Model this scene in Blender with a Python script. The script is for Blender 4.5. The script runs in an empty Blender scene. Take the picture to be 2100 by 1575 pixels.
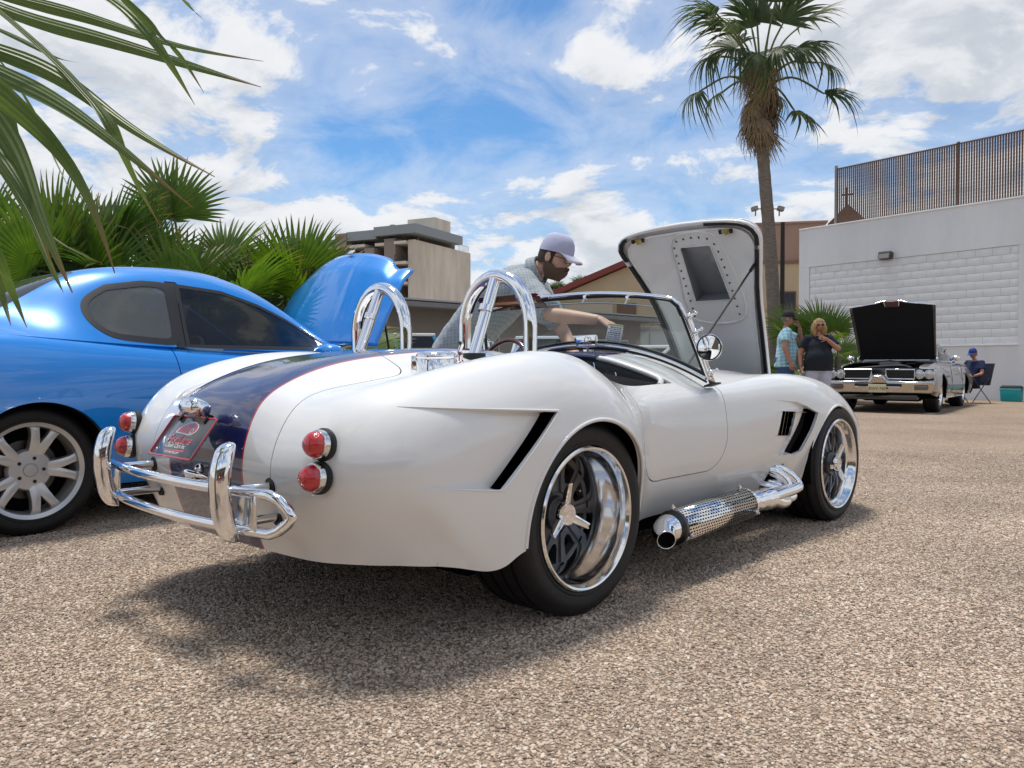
import bpy, bmesh, math, random
import numpy as np
from mathutils import Vector, Matrix, Euler
R = math.radians
SC = bpy.context.scene
COL = SC.collection
random.seed(7); np.random.seed(7)

# ------------------------------------------------------------------ camera
CAM_H = 0.8532
cd = bpy.data.cameras.new('camera')
cam = bpy.data.objects.new('camera', cd); COL.objects.link(cam)
cam.location = (0, 0, CAM_H)
cam.rotation_euler = (R(90) - 0.022, 0, 0)
cd.sensor_fit = 'HORIZONTAL'; cd.sensor_width = 36.0
cd.lens = 1640.9 / 2100 * 36.0
cd.clip_start = 0.05; cd.clip_end = 4000
SC.camera = cam

# ------------------------------------------------------------------ view and exposure
SC.view_settings.view_transform = 'Standard'
SC.view_settings.look = 'None'
SC.view_settings.gamma = 1.0
SC.view_settings.use_curve_mapping = False
SC.view_settings.exposure = 0.58
SC.cycles.max_bounces = 10
SC.cycles.glossy_bounces = 6
SC.cycles.transparent_max_bounces = 24
SC.cycles.transmission_bounces = 8
SC.cycles.caustics_reflective = False
SC.cycles.caustics_refractive = False
SC.cycles.use_denoising = True

# ------------------------------------------------------------------ sun
SUN_EL, SUN_AZ = 78.0, -35.0       # elevation; azimuth from +Y towards +X (behind the scene, a little left)
sd = bpy.data.lights.new('sun', 'SUN'); sd.energy = 2.35; sd.angle = R(13.0); sd.color = (1.0, 0.95, 0.87)
sun = bpy.data.objects.new('sun', sd); COL.objects.link(sun)
_e, _a = R(SUN_EL), R(SUN_AZ)
_d = Vector((math.sin(_a)*math.cos(_e), math.cos(_a)*math.cos(_e), math.sin(_e)))
sun.rotation_euler = _d.to_track_quat('Z', 'Y').to_euler()

# ------------------------------------------------------------------ world: sky with broken cumulus
W = bpy.data.worlds.new('World'); SC.world = W; W.use_nodes = True
nt = W.node_tree; nt.nodes.clear()
def wn(t, **k):
    n = nt.nodes.new(t)
    for a, b in k.items(): setattr(n, a, b)
    return n
out = wn('ShaderNodeOutputWorld'); bg = wn('ShaderNodeBackground')
sky = wn('ShaderNodeTexSky', sky_type='NISHITA', sun_disc=False)
sky.sun_elevation = _e; sky.sun_rotation = _a; sky.altitude = 0; sky.air_density = 1.0; sky.dust_density = 0.6; sky.ozone_density = 2.0
bg.inputs['Strength'].default_value = 0.11
tc = wn('ShaderNodeTexCoord'); sep = wn('ShaderNodeSeparateXYZ')
nt.links.new(tc.outputs['Generated'], sep.inputs[0])
def mth(op, a, b=None, c=None, clamp=False):
    n = wn('ShaderNodeMath', operation=op); n.use_clamp = clamp
    for i, v in enumerate((a, b, c)):
        if v is None: continue
        if isinstance(v, (int, float)): n.inputs[i].default_value = v
        else: nt.links.new(v, n.inputs[i])
    return n.outputs[0]
# project the direction on a flat cloud layer
zc = mth('MAXIMUM', sep.outputs[2], 0.0)
den = mth('ADD', zc, 0.30)
cx = mth('DIVIDE', sep.outputs[0], den); cy = mth('DIVIDE', sep.outputs[1], den)
cmb = wn('ShaderNodeCombineXYZ'); nt.links.new(cx, cmb.inputs[0]); nt.links.new(cy, cmb.inputs[1])
cmb.inputs[2].default_value = 3.7
def noise(vec, scale, det, rough, dist=0.0, off=None):
    if off:
        mp = wn('ShaderNodeMapping'); mp.inputs['Location'].default_value = off
        nt.links.new(vec, mp.inputs['Vector']); vec = mp.outputs[0]
    n = wn('ShaderNodeTexNoise'); n.inputs['Scale'].default_value = scale; n.inputs['Detail'].default_value = det
    n.inputs['Roughness'].default_value = rough; n.inputs['Distortion'].default_value = dist
    nt.links.new(vec, n.inputs['Vector']); return n.outputs[0]
nrm_ = wn('ShaderNodeVectorMath', operation='NORMALIZE'); nt.links.new(tc.outputs['Generated'], nrm_.inputs[0])
def gap(px, py, k):
    d = Vector((px, 1.0, py)).normalized()
    v = wn('ShaderNodeVectorMath', operation='DOT_PRODUCT'); v.inputs[1].default_value = d
    nt.links.new(nrm_.outputs[0], v.inputs[0])
    return mth('POWER', mth('MAXIMUM', v.outputs['Value'], 0.0), k)
# clearer gaps in the cover where the photograph shows open sky
g = mth('ADD', mth('ADD', mth('MULTIPLY', gap(0.06, 0.37, 110), 0.13), mth('MULTIPLY', gap(-0.24, 0.36, 200), 0.07)), mth('MULTIPLY', gap(0.30, 0.26, 160), 0.06))
hz = mth('ADD', mth('MULTIPLY', mth('SUBTRACT', 1.0, zc), 0.02), mth('MULTIPLY', mth('POWER', 2.718, mth('MULTIPLY', mth('POWER', mth('ABSOLUTE', mth('SUBTRACT', zc, 0.15)), 2.0), -110.0)), 0.088))
def density(vec):
    a = noise(vec, 1.5, 3, 0.5, 0.4, (-2.63, 6.89, 2.4)); b = noise(vec, 4.2, 10, 0.62, 0.35, (-0.7, 1.22, 2.52))
    return mth('ADD', mth('SUBTRACT', mth('ADD', mth('MULTIPLY', a, 0.55), mth('MULTIPLY', b, 0.45)), g), hz)
dens = density(cmb.outputs[0])
sc_ = wn('ShaderNodeVectorMath', operation='MULTIPLY'); sc_.inputs[1].default_value = (0.965, 0.945, 1.0); nt.links.new(cmb.outputs[0], sc_.inputs[0])
dens2 = density(sc_.outputs[0])          # the same layer a little nearer the zenith: what lies above a point shades it
def ramp(v, a, b, lo=0.0, hi=1.0):
    m_ = wn('ShaderNodeMapRange', interpolation_type='SMOOTHSTEP'); m_.inputs[1].default_value = a; m_.inputs[2].default_value = b; m_.inputs[3].default_value = lo; m_.inputs[4].default_value = hi
    nt.links.new(v, m_.inputs[0]); return m_.outputs[0]
cover = mth('MAXIMUM', ramp(dens, 0.475, 0.545), mth('MULTIPLY', ramp(dens, 0.36, 0.52), 0.42))
puff = noise(cmb.outputs[0], 9.0, 8, 0.62, 0.3, (3.1, 0.7, 1.2))
shade = mth('MULTIPLY', ramp(mth('ADD', dens2, mth('MULTIPLY', mth('SUBTRACT', puff, 0.5), 0.22)), 0.45, 0.67), ramp(mth('SUBTRACT', dens2, dens), -0.03, 0.035, 0.45, 1.0))
ccol = wn('ShaderNodeMixRGB'); nt.links.new(shade, ccol.inputs[0])
ccol.inputs[1].default_value = (5.55, 5.6, 5.7, 1); ccol.inputs[2].default_value = (3.55, 3.8, 4.15, 1)
skm = wn('ShaderNodeMixRGB', blend_type='MULTIPLY'); skm.inputs[0].default_value = 1.0
nt.links.new(sky.outputs[0], skm.inputs[1]); skm.inputs[2].default_value = (0.46, 0.71, 0.89, 1)
mix = wn('ShaderNodeMixRGB'); nt.links.new(mth('MULTIPLY', cover, 0.97), mix.inputs[0])
nt.links.new(skm.outputs[0], mix.inputs[1]); nt.links.new(ccol.outputs[0], mix.inputs[2])
nt.links.new(mix.outputs[0], bg.inputs['Color']); nt.links.new(bg.outputs[0], out.inputs[0])

# ------------------------------------------------------------------ materials
MATS = {}
def mat(name, col=(0.5, 0.5, 0.5), rough=0.5, metal=0.0, coat=0.0, spec=0.5, var=0.0, vscale=8.0, bump=0.0, bscale=60.0,
        emit=None, alpha=1.0, trans=0.0, ior=1.45, sheen=0.0, col2=None, sss=0.0, stretch=None, coat_rough=0.03):
    if name in MATS: return MATS[name]
    m = bpy.data.materials.new(name); m.use_nodes = True
    t = m.node_tree; b = t.nodes['Principled BSDF']
    b.inputs['Base Color'].default_value = (*col, 1); b.inputs['Roughness'].default_value = rough
    b.inputs['Metallic'].default_value = metal; b.inputs['Coat Weight'].default_value = coat
    b.inputs['Coat Roughness'].default_value = coat_rough; b.inputs['Coat IOR'].default_value = 1.6
    b.inputs['Specular IOR Level'].default_value = spec; b.inputs['IOR'].default_value = ior
    b.inputs['Alpha'].default_value = alpha; b.inputs['Transmission Weight'].default_value = trans
    b.inputs['Sheen Weight'].default_value = sheen
    if sss: b.inputs['Subsurface Weight'].default_value = sss; b.inputs['Subsurface Radius'].default_value = (0.01, 0.004, 0.002)
    if emit: b.inputs['Emission Color'].default_value = (*emit[0], 1); b.inputs['Emission Strength'].default_value = emit[1]
    L = t.links.new
    if var or bump:
        co = t.nodes.new('ShaderNodeTexCoord'); vec = co.outputs['Object']
        if stretch:
            mp = t.nodes.new('ShaderNodeMapping'); mp.inputs['Scale'].default_value = stretch; L(vec, mp.inputs[0]); vec = mp.outputs[0]
    if var:
        n = t.nodes.new('ShaderNodeTexNoise'); n.inputs['Scale'].default_value = vscale; n.inputs['Detail'].default_value = 6
        n.inputs['Roughness'].default_value = 0.65; L(vec, n.inputs['Vector'])
        rp = t.nodes.new('ShaderNodeValToRGB'); L(n.outputs[0], rp.inputs[0])
        c2 = col2 or tuple(min(1, c*(1+var)) for c in col)
        c1 = tuple(c*(1-var) for c in col) if not col2 else col
        rp.color_ramp.elements[0].position = 0.32; rp.color_ramp.elements[1].position = 0.68
        rp.color_ramp.elements[0].color = (*c1, 1); rp.color_ramp.elements[1].color = (*c2, 1)
        L(rp.outputs[0], b.inputs['Base Color'])
    if bump:
        n = t.nodes.new('ShaderNodeTexNoise'); n.inputs['Scale'].default_value = bscale; n.inputs['Detail'].default_value = 4
        L(vec, n.inputs['Vector'])
        bp = t.nodes.new('ShaderNodeBump'); bp.inputs['Strength'].default_value = bump; bp.inputs['Distance'].default_value = 0.01
        L(n.outputs[0], bp.inputs['Height']); L(bp.outputs[0], b.inputs['Normal'])
    MATS[name] = m; return m

def glass(name, tint=(0.9, 0.96, 0.94), op=0.12, rough=0.0, dark=None):
    """thin pane: mostly lets light through, reflects by Fresnel"""
    if name in MATS: return MATS[name]
    m = bpy.data.materials.new(name); m.use_nodes = True; t = m.node_tree; t.nodes.clear(); L = t.links.new
    o = t.nodes.new('ShaderNodeOutputMaterial'); tr = t.nodes.new('ShaderNodeBsdfTransparent'); tr.inputs[0].default_value = (*tint, 1)
    gl = t.nodes.new('ShaderNodeBsdfGlossy'); gl.inputs['Roughness'].default_value = rough; gl.inputs[0].default_value = (1, 1, 1, 1)
    fr = t.nodes.new('ShaderNodeFresnel'); gm = t.nodes.new('ShaderNodeNewGeometry'); ir = t.nodes.new('ShaderNodeMapRange')
    ir.inputs[3].default_value = 1.5; ir.inputs[4].default_value = 1/1.5; L(gm.outputs['Backfacing'], ir.inputs[0]); L(ir.outputs[0], fr.inputs[0])
    mx = t.nodes.new('ShaderNodeMixShader'); base = tr.outputs[0]
    if op:
        df = t.nodes.new('ShaderNodeBsdfDiffuse'); df.inputs[0].default_value = (*(dark or (0.5, 0.55, 0.55)), 1)
        m1 = t.nodes.new('ShaderNodeMixShader'); m1.inputs[0].default_value = op; L(tr.outputs[0], m1.inputs[1]); L(df.outputs[0], m1.inputs[2]); base = m1.outputs[0]
    L(fr.outputs[0], mx.inputs[0]); L(base, mx.inputs[1]); L(gl.outputs[0], mx.inputs[2]); L(mx.outputs[0], o.inputs[0])
    MATS[name] = m; return m

WHITE = mat('white_paint', (0.76, 0.76, 0.745), 0.5, coat=1.0, var=0.012, vscale=3)
NAVY = mat('navy_stripe_paint', (0.010, 0.014, 0.085), 0.3, coat=1.0)
REDP = mat('red_pinstripe', (0.45, 0.02, 0.03), 0.35, coat=1.0)
CHROME = mat('chrome', (0.86, 0.86, 0.87), 0.04, metal=1.0)
STEEL = mat('polished_steel', (0.75, 0.74, 0.72), 0.12, metal=1.0)
ALU = mat('polished_aluminium', (0.80, 0.80, 0.80), 0.10, metal=1.0)
BLACK = mat('black_rubber', (0.012, 0.012, 0.013), 0.55)
TYRE = mat('tyre_rubber', (0.010, 0.010, 0.011), 0.6, var=0.25, vscale=30, bump=0.15, bscale=120)
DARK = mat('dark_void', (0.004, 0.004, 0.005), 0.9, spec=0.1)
GREYWHEEL = mat('charcoal_wheel_paint', (0.075, 0.08, 0.088), 0.42, coat=0.3)
REDLENS = mat('red_lens', (0.50, 0.006, 0.012), 0.12, coat=1.0, bump=0.5, bscale=70)
LEATHER = mat('dark_leather', (0.03, 0.03, 0.034), 0.55, bump=0.2, bscale=300)
DASHM = mat('grey_dash_vinyl', (0.075, 0.078, 0.085), 0.6, bump=0.15, bscale=400)
WOOD = mat('dark_wood', (0.10, 0.025, 0.012), 0.25, coat=0.8, var=0.3, vscale=20)
BRASS = mat('gold_latch', (0.55, 0.45, 0.16), 0.3, metal=1.0)
GLASS = glass('clear_glass', (0.88, 0.95, 0.93), 0.07)
# ------------------------------------------------------------------ object helpers
def tag(o, label=None, cat=None, group=None, kind=None):
    if label: o['label'] = label
    if cat: o['category'] = cat
    if group: o['group'] = group
    if kind: o['kind'] = kind
    return o
def thing(name, label, cat, loc=(0, 0, 0), rz=0.0, group=None, rx=0.0):
    o = bpy.data.objects.new(name, None); COL.objects.link(o); o.empty_display_size = 0.1
    o.location = loc; o.rotation_euler = (rx, 0, rz); return tag(o, label, cat, group)
def link(name, me, mats=None, parent=None, loc=None, rot=None):
    o = bpy.data.objects.new(name, me); COL.objects.link(o)
    if mats is not None:
        for m in (mats if isinstance(mats, (list, tuple)) else [mats]): me.materials.append(m)
    if parent is not None: o.parent = parent
    if loc is not None: o.location = loc
    if rot is not None: o.rotation_euler = rot
    return o
def copy_tree(o, parent=None):
    c = o.copy(); COL.objects.link(c); c.parent = parent
    for ch in list(o.children): copy_tree(ch, c)
    return c
def piece(src, parent, loc=None, rot=None, scale=None):
    c = src.copy(); COL.objects.link(c); c.parent = parent
    if loc is not None: c.location = loc
    if rot is not None: c.rotation_euler = rot
    if scale is not None: c.scale = scale
    return c

def frame_of(d):
    d = Vector(d).normalized()
    up = Vector((0, 0, 1)) if abs(d.z) < 0.95 else Vector((1, 0, 0))
    a = d.cross(up).normalized(); b = a.cross(d).normalized(); return a, b, d
def catmull(pts, n, closed=False):
    P = np.array(pts, float); m = len(P); out = []
    segs = m if closed else m - 1
    for i in range(segs):
        if closed: p0, p1, p2, p3 = P[(i-1) % m], P[i], P[(i+1) % m], P[(i+2) % m]
        else:
            p1, p2 = P[i], P[i+1]
            p0 = P[i-1] if i else 2*p1 - p2; p3 = P[i+2] if i + 2 < m else 2*p2 - p1
        for k in range(n):
            t = k / n
            out.append(0.5*((2*p1) + (-p0+p2)*t + (2*p0-5*p1+4*p2-p3)*t*t + (-p0+3*p1-3*p2+p3)*t**3))
    if not closed: out.append(P[-1])
    return np.array(out)

class MB:
    def __init__(s): s.v = []; s.f = []; s.m = []; s.mi = 0
    def add(s, vs, fs):
        b = len(s.v); s.v += [tuple(map(float, v)) for v in vs]
        for f in fs: s.f.append(tuple(b + i for i in f)); s.m.append(s.mi)
        return s
    def box(s, c, d, rot=None, taper=1.0, bev=0.0):
        x, y, z = [q/2 for q in d]; vs = []
        if bev:
            bev = min(bev, x*0.98, y*0.98, z*0.98)
            bm = bmesh.new(); bmesh.ops.create_cube(bm, size=2.0)
            for v in bm.verts: v.co = Vector((v.co.x*x*(taper if v.co.z > 0 else 1), v.co.y*y*(taper if v.co.z > 0 else 1), v.co.z*z))
            bmesh.ops.bevel(bm, geom=bm.edges[:] + bm.verts[:], offset=bev, segments=2, affect='EDGES', profile=0.5)
            s.bm(bm, c, rot); return s
        for k in (-1, 1):
            t = taper if k > 0 else 1.0
            for (i, j) in ((-1, -1), (1, -1), (1, 1), (-1, 1)): vs.append(Vector((i*x*t, j*y*t, k*z)))
        if rot is not None: M = rot if isinstance(rot, Matrix) else Euler(rot).to_matrix(); vs = [M @ v for v in vs]
        c = Vector(c)
        return s.add([v + c for v in vs], [(3, 2, 1, 0), (4, 5, 6, 7), (0, 1, 5, 4), (1, 2, 6, 5), (2, 3, 7, 6), (3, 0, 4, 7)])
    def bm(s, bm, c=(0, 0, 0), rot=None):
        M = None
        if rot is not None: M = rot if isinstance(rot, Matrix) else Euler(rot).to_matrix()
        c = Vector(c); bm.verts.index_update()
        vs = [((M @ v.co) if M else v.co) + c for v in bm.verts]
        s.add(vs, [[v.index for v in f.verts] for f in bm.faces]); bm.free(); return s
    def tube(s, path, r, n=12, closed=False, caps=True, up=None):
        P = [Vector(p) for p in path]; m = len(P); rr = r if hasattr(r, '__len__') else [r]*m
        vs = []; prev = None
        for i, p in enumerate(P):
            if closed: t = (P[(i+1) % m] - P[i-1])
            else: t = (P[min(i+1, m-1)] - P[max(i-1, 0)])
            if t.length < 1e-9: t = Vector((0, 0, 1))
            t.normalize()
            if prev is None:
                a, b, _ = frame_of(t); b = t.cross(a)
            else:
                a = prev - t*prev.dot(t)
                if a.length < 1e-6: a, b, _ = frame_of(t)
                a.normalize(); b = t.cross(a)
            prev = a
            for k in range(n):
                w = 2*math.pi*k/n; vs.append(p + (a*math.cos(w) + b*math.sin(w))*rr[i])
        fs = []
        for i in range(m if closed else m-1):
            j = (i+1) % m
            for k in range(n):
                l = (k+1) % n; fs.append((i*n+k, i*n+l, j*n+l, j*n+k))
        if caps and not closed: fs.append(tuple(range(n-1, -1, -1))); fs.append(tuple((m-1)*n+k for k in range(n)))
        return s.add(vs, fs)
    def cyl(s, p0, p1, r0, r1=None, n=20, caps=True):
        return s.tube([p0, p1], [r0, r0 if r1 is None else r1], n, caps=caps)
    def lathe(s, prof, origin=(0, 0, 0), axis=(0, 0, 1), n=48, close=False, a0=0.0, a1=2*math.pi):
        """prof: (radius, height) list turned about axis"""
        a, b, d = frame_of(axis); o = Vector(origin); full = abs(a1 - a0 - 2*math.pi) < 1e-6
        vs = []; N = n if full else n + 1
        for (r, h) in prof:
            for k in range(N):
                w = a0 + (a1-a0)*k/n; vs.append(o + d*h + (a*math.cos(w) + b*math.sin(w))*r)
        fs = []; m = len(prof)
        for i in range(m if close else m-1):
            j = (i+1) % m
            for k in range(n):
                l = (k+1) % N; fs.append((i*N+k, i*N+l, j*N+l, j*N+k))
        return s.add(vs, fs)
    def prism(s, poly, axis, a, b):
        """2D polygon extruded along axis (0,1,2) from a to b; poly coords are the other two axes in order"""
        def P(u, v, w):
            q = [u, v]; q.insert(axis, w); return q
        n = len(poly)
        vs = [P(u, v, a) for u, v in poly] + [P(u, v, b) for u, v in poly]
        return s.add(vs, [tuple(range(n-1, -1, -1)), tuple(range(n, 2*n))] + [(i, (i+1) % n, n+(i+1) % n, n+i) for i in range(n)])
    def ellipsoid(s, c, r, nu=16, nv=10, rot=None, p=2.0):
        M = None
        if rot is not None: M = rot if isinstance(rot, Matrix) else Euler(rot).to_matrix()
        c = Vector(c); vs = []
        def pw(x): return math.copysign(abs(x)**(2.0/p), x)
        for j in range(nv+1):
            th = -math.pi/2 + math.pi*j/nv
            for i in range(nu):
                ph = 2*math.pi*i/nu
                q = Vector((pw(math.cos(th))*pw(math.cos(ph))*r[0], pw(math.cos(th))*pw(math.sin(ph))*r[1], pw(math.sin(th))*r[2]))
                vs.append((M @ q if M else q) + c)
        fs = []
        for j in range(nv):
            for i in range(nu):
                k = (i+1) % nu; fs.append((j*nu+i, j*nu+k, (j+1)*nu+k, (j+1)*nu+i))
        return s.add(vs, fs)
    def grid(s, G, closed_u=False, closed_v=False):
        """G: array (nu,nv,3)"""
        nu, nv = len(G), len(G[0]); vs = [p for row in G for p in row]; fs = []
        for i in range(nu if closed_u else nu-1):
            for j in range(nv if closed_v else nv-1):
                a, b = (i+1) % nu, (j+1) % nv; fs.append((i*nv+j, a*nv+j, a*nv+b, i*nv+b))
        return s.add(vs, fs)
    def mesh(s, name, smooth=None, weld=0.0):
        me = bpy.data.meshes.new(name); me.from_pydata(s.v, [], s.f)
        if len(set(s.m)) > 1: me.polygons.foreach_set('material_index', s.m)
        if weld:
            bm = bmesh.new(); bm.from_mesh(me); bmesh.ops.remove_doubles(bm, verts=bm.verts, dist=weld); bm.to_mesh(me); bm.free()
        me.validate(); me.update()
        if smooth is not None:
            me.polygons.foreach_set('use_smooth', [True]*len(me.polygons))
            me.set_sharp_from_angle(angle=R(smooth))
        return me
    def build(s, name, mats, parent=None, smooth=40, loc=None, rot=None, weld=0.0, solid=0.0, sub=0, bev=0.0, fixn=False):
        me = s.mesh(name, smooth, weld)
        if fixn:
            bm = bmesh.new(); bm.from_mesh(me); bmesh.ops.recalc_face_normals(bm, faces=bm.faces); bm.to_mesh(me); bm.free()
        o = link(name, me, mats, parent, loc, rot)
        if sub: m = o.modifiers.new('sub', 'SUBSURF'); m.levels = m.render_levels = sub
        if solid: m = o.modifiers.new('solid', 'SOLIDIFY'); m.thickness = solid; m.offset = 0
        if bev: m = o.modifiers.new('bev', 'BEVEL'); m.width = bev; m.segments = 2; m.limit_method = 'ANGLE'; m.angle_limit = R(40)
        return o

# ------------------------------------------------------------------ smooth surface through a net of points, and exact cutting of it
def spline_mat(t, q):
    """matrix turning values at knots t into values of the natural cubic spline at q"""
    n = len(t); h = np.diff(t); A = np.zeros((n, n)); B = np.zeros((n, n)); A[0, 0] = A[-1, -1] = 1
    for i in range(1, n-1):
        A[i, i-1] = h[i-1]; A[i, i] = 2*(h[i-1]+h[i]); A[i, i+1] = h[i]
        B[i, i-1] = 6/h[i-1]; B[i, i] = -6/h[i-1]-6/h[i]; B[i, i+1] = 6/h[i]
    M = np.linalg.solve(A, B); S = np.zeros((len(q), n))
    for k, x in enumerate(q):
        i = min(max(np.searchsorted(t, x)-1, 0), n-2); a = (t[i+1]-x)/h[i]; b = (x-t[i])/h[i]
        e = np.zeros(n); e[i] = a; e[i+1] = b
        S[k] = e + ((a**3-a)*M[i] + (b**3-b)*M[i+1])*h[i]**2/6
    return S
class Surf:
    """dense grid from a control net (rows x cols x 3); faces carry a material index and can be cut along level lines"""
    def __init__(s, net, nu, nv, mirror=True, right_drop=None):
        net = np.array(net, float)
        if mirror:
            neg = net[:, :0:-1].copy(); neg[..., 1] *= -1
            for (r_, c_, d_) in (right_drop or ()): neg[r_, neg.shape[1]-c_, 2] += d_      # the two flanks of a hand laid body differ a little
            net = np.concatenate([neg, net], 1)
        nr, nc = net.shape[:2]
        du = np.linalg.norm(np.diff(net, axis=0), axis=2).mean(1)**0.75; tu = np.concatenate([[0], np.cumsum(du)]); tu /= tu[-1]
        dv = np.linalg.norm(np.diff(net, axis=1), axis=2).mean(0)**0.75; tv = np.concatenate([[0], np.cumsum(dv)]); tv /= tv[-1]
        s.tu, s.tv = tu, tv
        qu, qv = np.linspace(0, 1, nu), np.linspace(0, 1, nv)
        Su, Sv = spline_mat(tu, qu), spline_mat(tv, qv)
        G = np.einsum('ai,ijk,bj->abk', Su, net, Sv)
        gu = np.gradient(G, axis=0); gv = np.gradient(G, axis=1)
        N = np.cross(gv, gu); N /= np.maximum(np.linalg.norm(N, axis=2, keepdims=True), 1e-9)
        if (N[nu//2, nv//2, 2] < 0): N = -N
        s.P = G.reshape(-1, 3).tolist(); s.N = N.reshape(-1, 3).tolist()
        s.U = np.repeat(qu, nv).tolist()
        a = np.arange(nu*nv).reshape(nu, nv)
        q = np.stack([a[:-1, :-1], a[:-1, 1:], a[1:, 1:], a[1:, :-1]], -1).reshape(-1, 4)
        s.F = [tuple(x) for x in q.tolist()]; s.M = {}
    def arr(s): return np.array(s.P)
    def clip(s, faces, fn, tagset=None):
        """split faces by fn(P,U)=0; returns (inside fn<0, outside). tagset collects the ids of the verts on the cut"""
        val = np.asarray(fn(np.array(s.P), np.array(s.U))).tolist()
        cache = {}; ins = []; outs = []
        def cross(a, b):
            k = (a, b) if a < b else (b, a)
            if k in cache: return cache[k]
            va, vb = val[k[0]], val[k[1]]; t = va/(va-vb)
            if t < 0.02 or t > 0.98:
                pass
            pa, pb, na, nb = s.P[k[0]], s.P[k[1]], s.N[k[0]], s.N[k[1]]
            s.P.append([pa[i]+(pb[i]-pa[i])*t for i in range(3)])
            n = [na[i]+(nb[i]-na[i])*t for i in range(3)]; l = math.sqrt(sum(x*x for x in n)) or 1
            s.N.append([x/l for x in n]); s.U.append(s.U[k[0]]+(s.U[k[1]]-s.U[k[0]])*t); val.append(0.0)
            i = len(s.P)-1; cache[k] = i
            if tagset is not None: tagset.add(i)
            return i
        for f in faces:
            sg = [val[i] < 0 for i in f]
            if all(sg): ins.append(f); continue
            if not any(sg): outs.append(f); continue
            A = []; B = []; n = len(f)
            for k in range(n):
                i, j = f[k], f[(k+1) % n]
                (A if sg[k] else B).append(i)
                if sg[k] != sg[(k+1) % n]:
                    c = cross(i, j); A.append(c); B.append(c)
            mi = s.M.get(f, 0)
            for L, T in ((A, ins), (B, outs)):
                if len(L) >= 3:
                    t = tuple(L); T.append(t)
                    if mi: s.M[t] = mi
        return ins, outs
    def paint(s, faces, m):
        for f in faces: s.M[f] = m
    def boundary(s, faces, only=None):
        e = {}
        for f in faces:
            for k in range(len(f)):
                a, b = f[k], f[(k+1) % len(f)]; e[(a, b)] = 1
        bd = [(a, b) for (a, b) in e if (b, a) not in e]
        if only is not None: bd = [(a, b) for a, b in bd if a in only and b in only]
        return bd
    def loops(s, bd):
        nx = {a: b for a, b in bd}; starts = [a for a in nx if a not in set(nx.values())]
        res = []; seen = set()
        for st in starts + list(nx):
            if st in seen: continue
            L = [st]; seen.add(st); c = st
            while c in nx and nx[c] not in seen: c = nx[c]; L.append(c); seen.add(c)
            res.append((L, c in nx and nx[c] == st))
        return res
    def path(s, L, closed, step=0.012):
        P = np.array([s.P[i] for i in L]); 
        if closed: P = np.vstack([P, P[:1]])
        d = np.concatenate([[0], np.cumsum(np.linalg.norm(np.diff(P, axis=0), axis=1))])
        n = max(6, int(d[-1]/step)); q = np.linspace(0, d[-1], n)
        Q = np.stack([np.interp(q, d, P[:, i]) for i in range(3)], 1)
        for _ in range(2):
            if closed:
                Q = Q[:-1]; Q = (np.roll(Q, 1, 0) + 2*Q + np.roll(Q, -1, 0))/4; Q = np.vstack([Q, Q[:1]])
            else: Q[1:-1] = (Q[:-2] + 2*Q[1:-1] + Q[2:])/4
        return Q[:-1] if closed else Q
    def obj(s, name, faces, mats, parent, offset=0.0, lip=None, lipdepth=0.02, disp=None, flip=False):
        """link faces as one mesh with the surface's own normals; lip: list of (boundary edges) folded inwards"""
        used = {}; V = []; NN = []; FF = []; MM = []
        P, N = s.P, s.N
        def vid(i):
            if i not in used:
                p, n = P[i], N[i]; o = offset + (disp[i] if disp is not None and i in disp else 0.0)
                used[i] = len(V); V.append((p[0]+n[0]*o, p[1]+n[1]*o, p[2]+n[2]*o)); NN.append(n)
            return used[i]
        for f in faces:
            t = tuple(vid(i) for i in f); FF.append(t); MM.append(s.M.get(f, 0))
        if lip:
            ex = {}
            def lid(i, d):
                k = (i, d)
                if k not in ex:
                    p, n = P[i], N[i]; o = offset + (0 if d == 0 else -lipdepth)
                    ex[k] = len(V); V.append((p[0]+n[0]*o, p[1]+n[1]*o, p[2]+n[2]*o)); NN.append(None)
                return ex[k]
            for (a, b) in lip:
                FF.append((lid(b, 0), lid(a, 0), lid(a, 1), lid(b, 1))); MM.append(0)
        me = bpy.data.meshes.new(name); me.from_pydata(V, [], FF); me.polygons.foreach_set('material_index', MM)
        me.polygons.foreach_set('use_smooth', [True]*len(FF)); me.update()
        if disp is None:
            vn = [n if n is not None else (0, 0, 0) for n in NN]
            me.normals_split_custom_set_from_vertices(vn)
        o = link(name, me, mats, parent); return o

def text_mesh(name, body, size, mats, parent, loc, rot, extrude=0.001, align='CENTER', sx=1.0, shear=0.0):
    cu = bpy.data.curves.new(name, 'FONT'); cu.body = body; cu.size = size; cu.extrude = extrude; cu.align_x = align; cu.align_y = 'CENTER'; cu.shear = shear
    o = bpy.data.objects.new(name, cu); COL.objects.link(o)
    dg = bpy.context.evaluated_depsgraph_get(); dg.update()
    me = bpy.data.meshes.new_from_object(o.evaluated_get(dg)); bpy.data.objects.remove(o); bpy.data.curves.remove(cu)
    me.name = name; me.materials.clear()
    q = link(name, me, mats, parent, loc, rot); q.scale = (sx, 1, 1); return q
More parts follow.
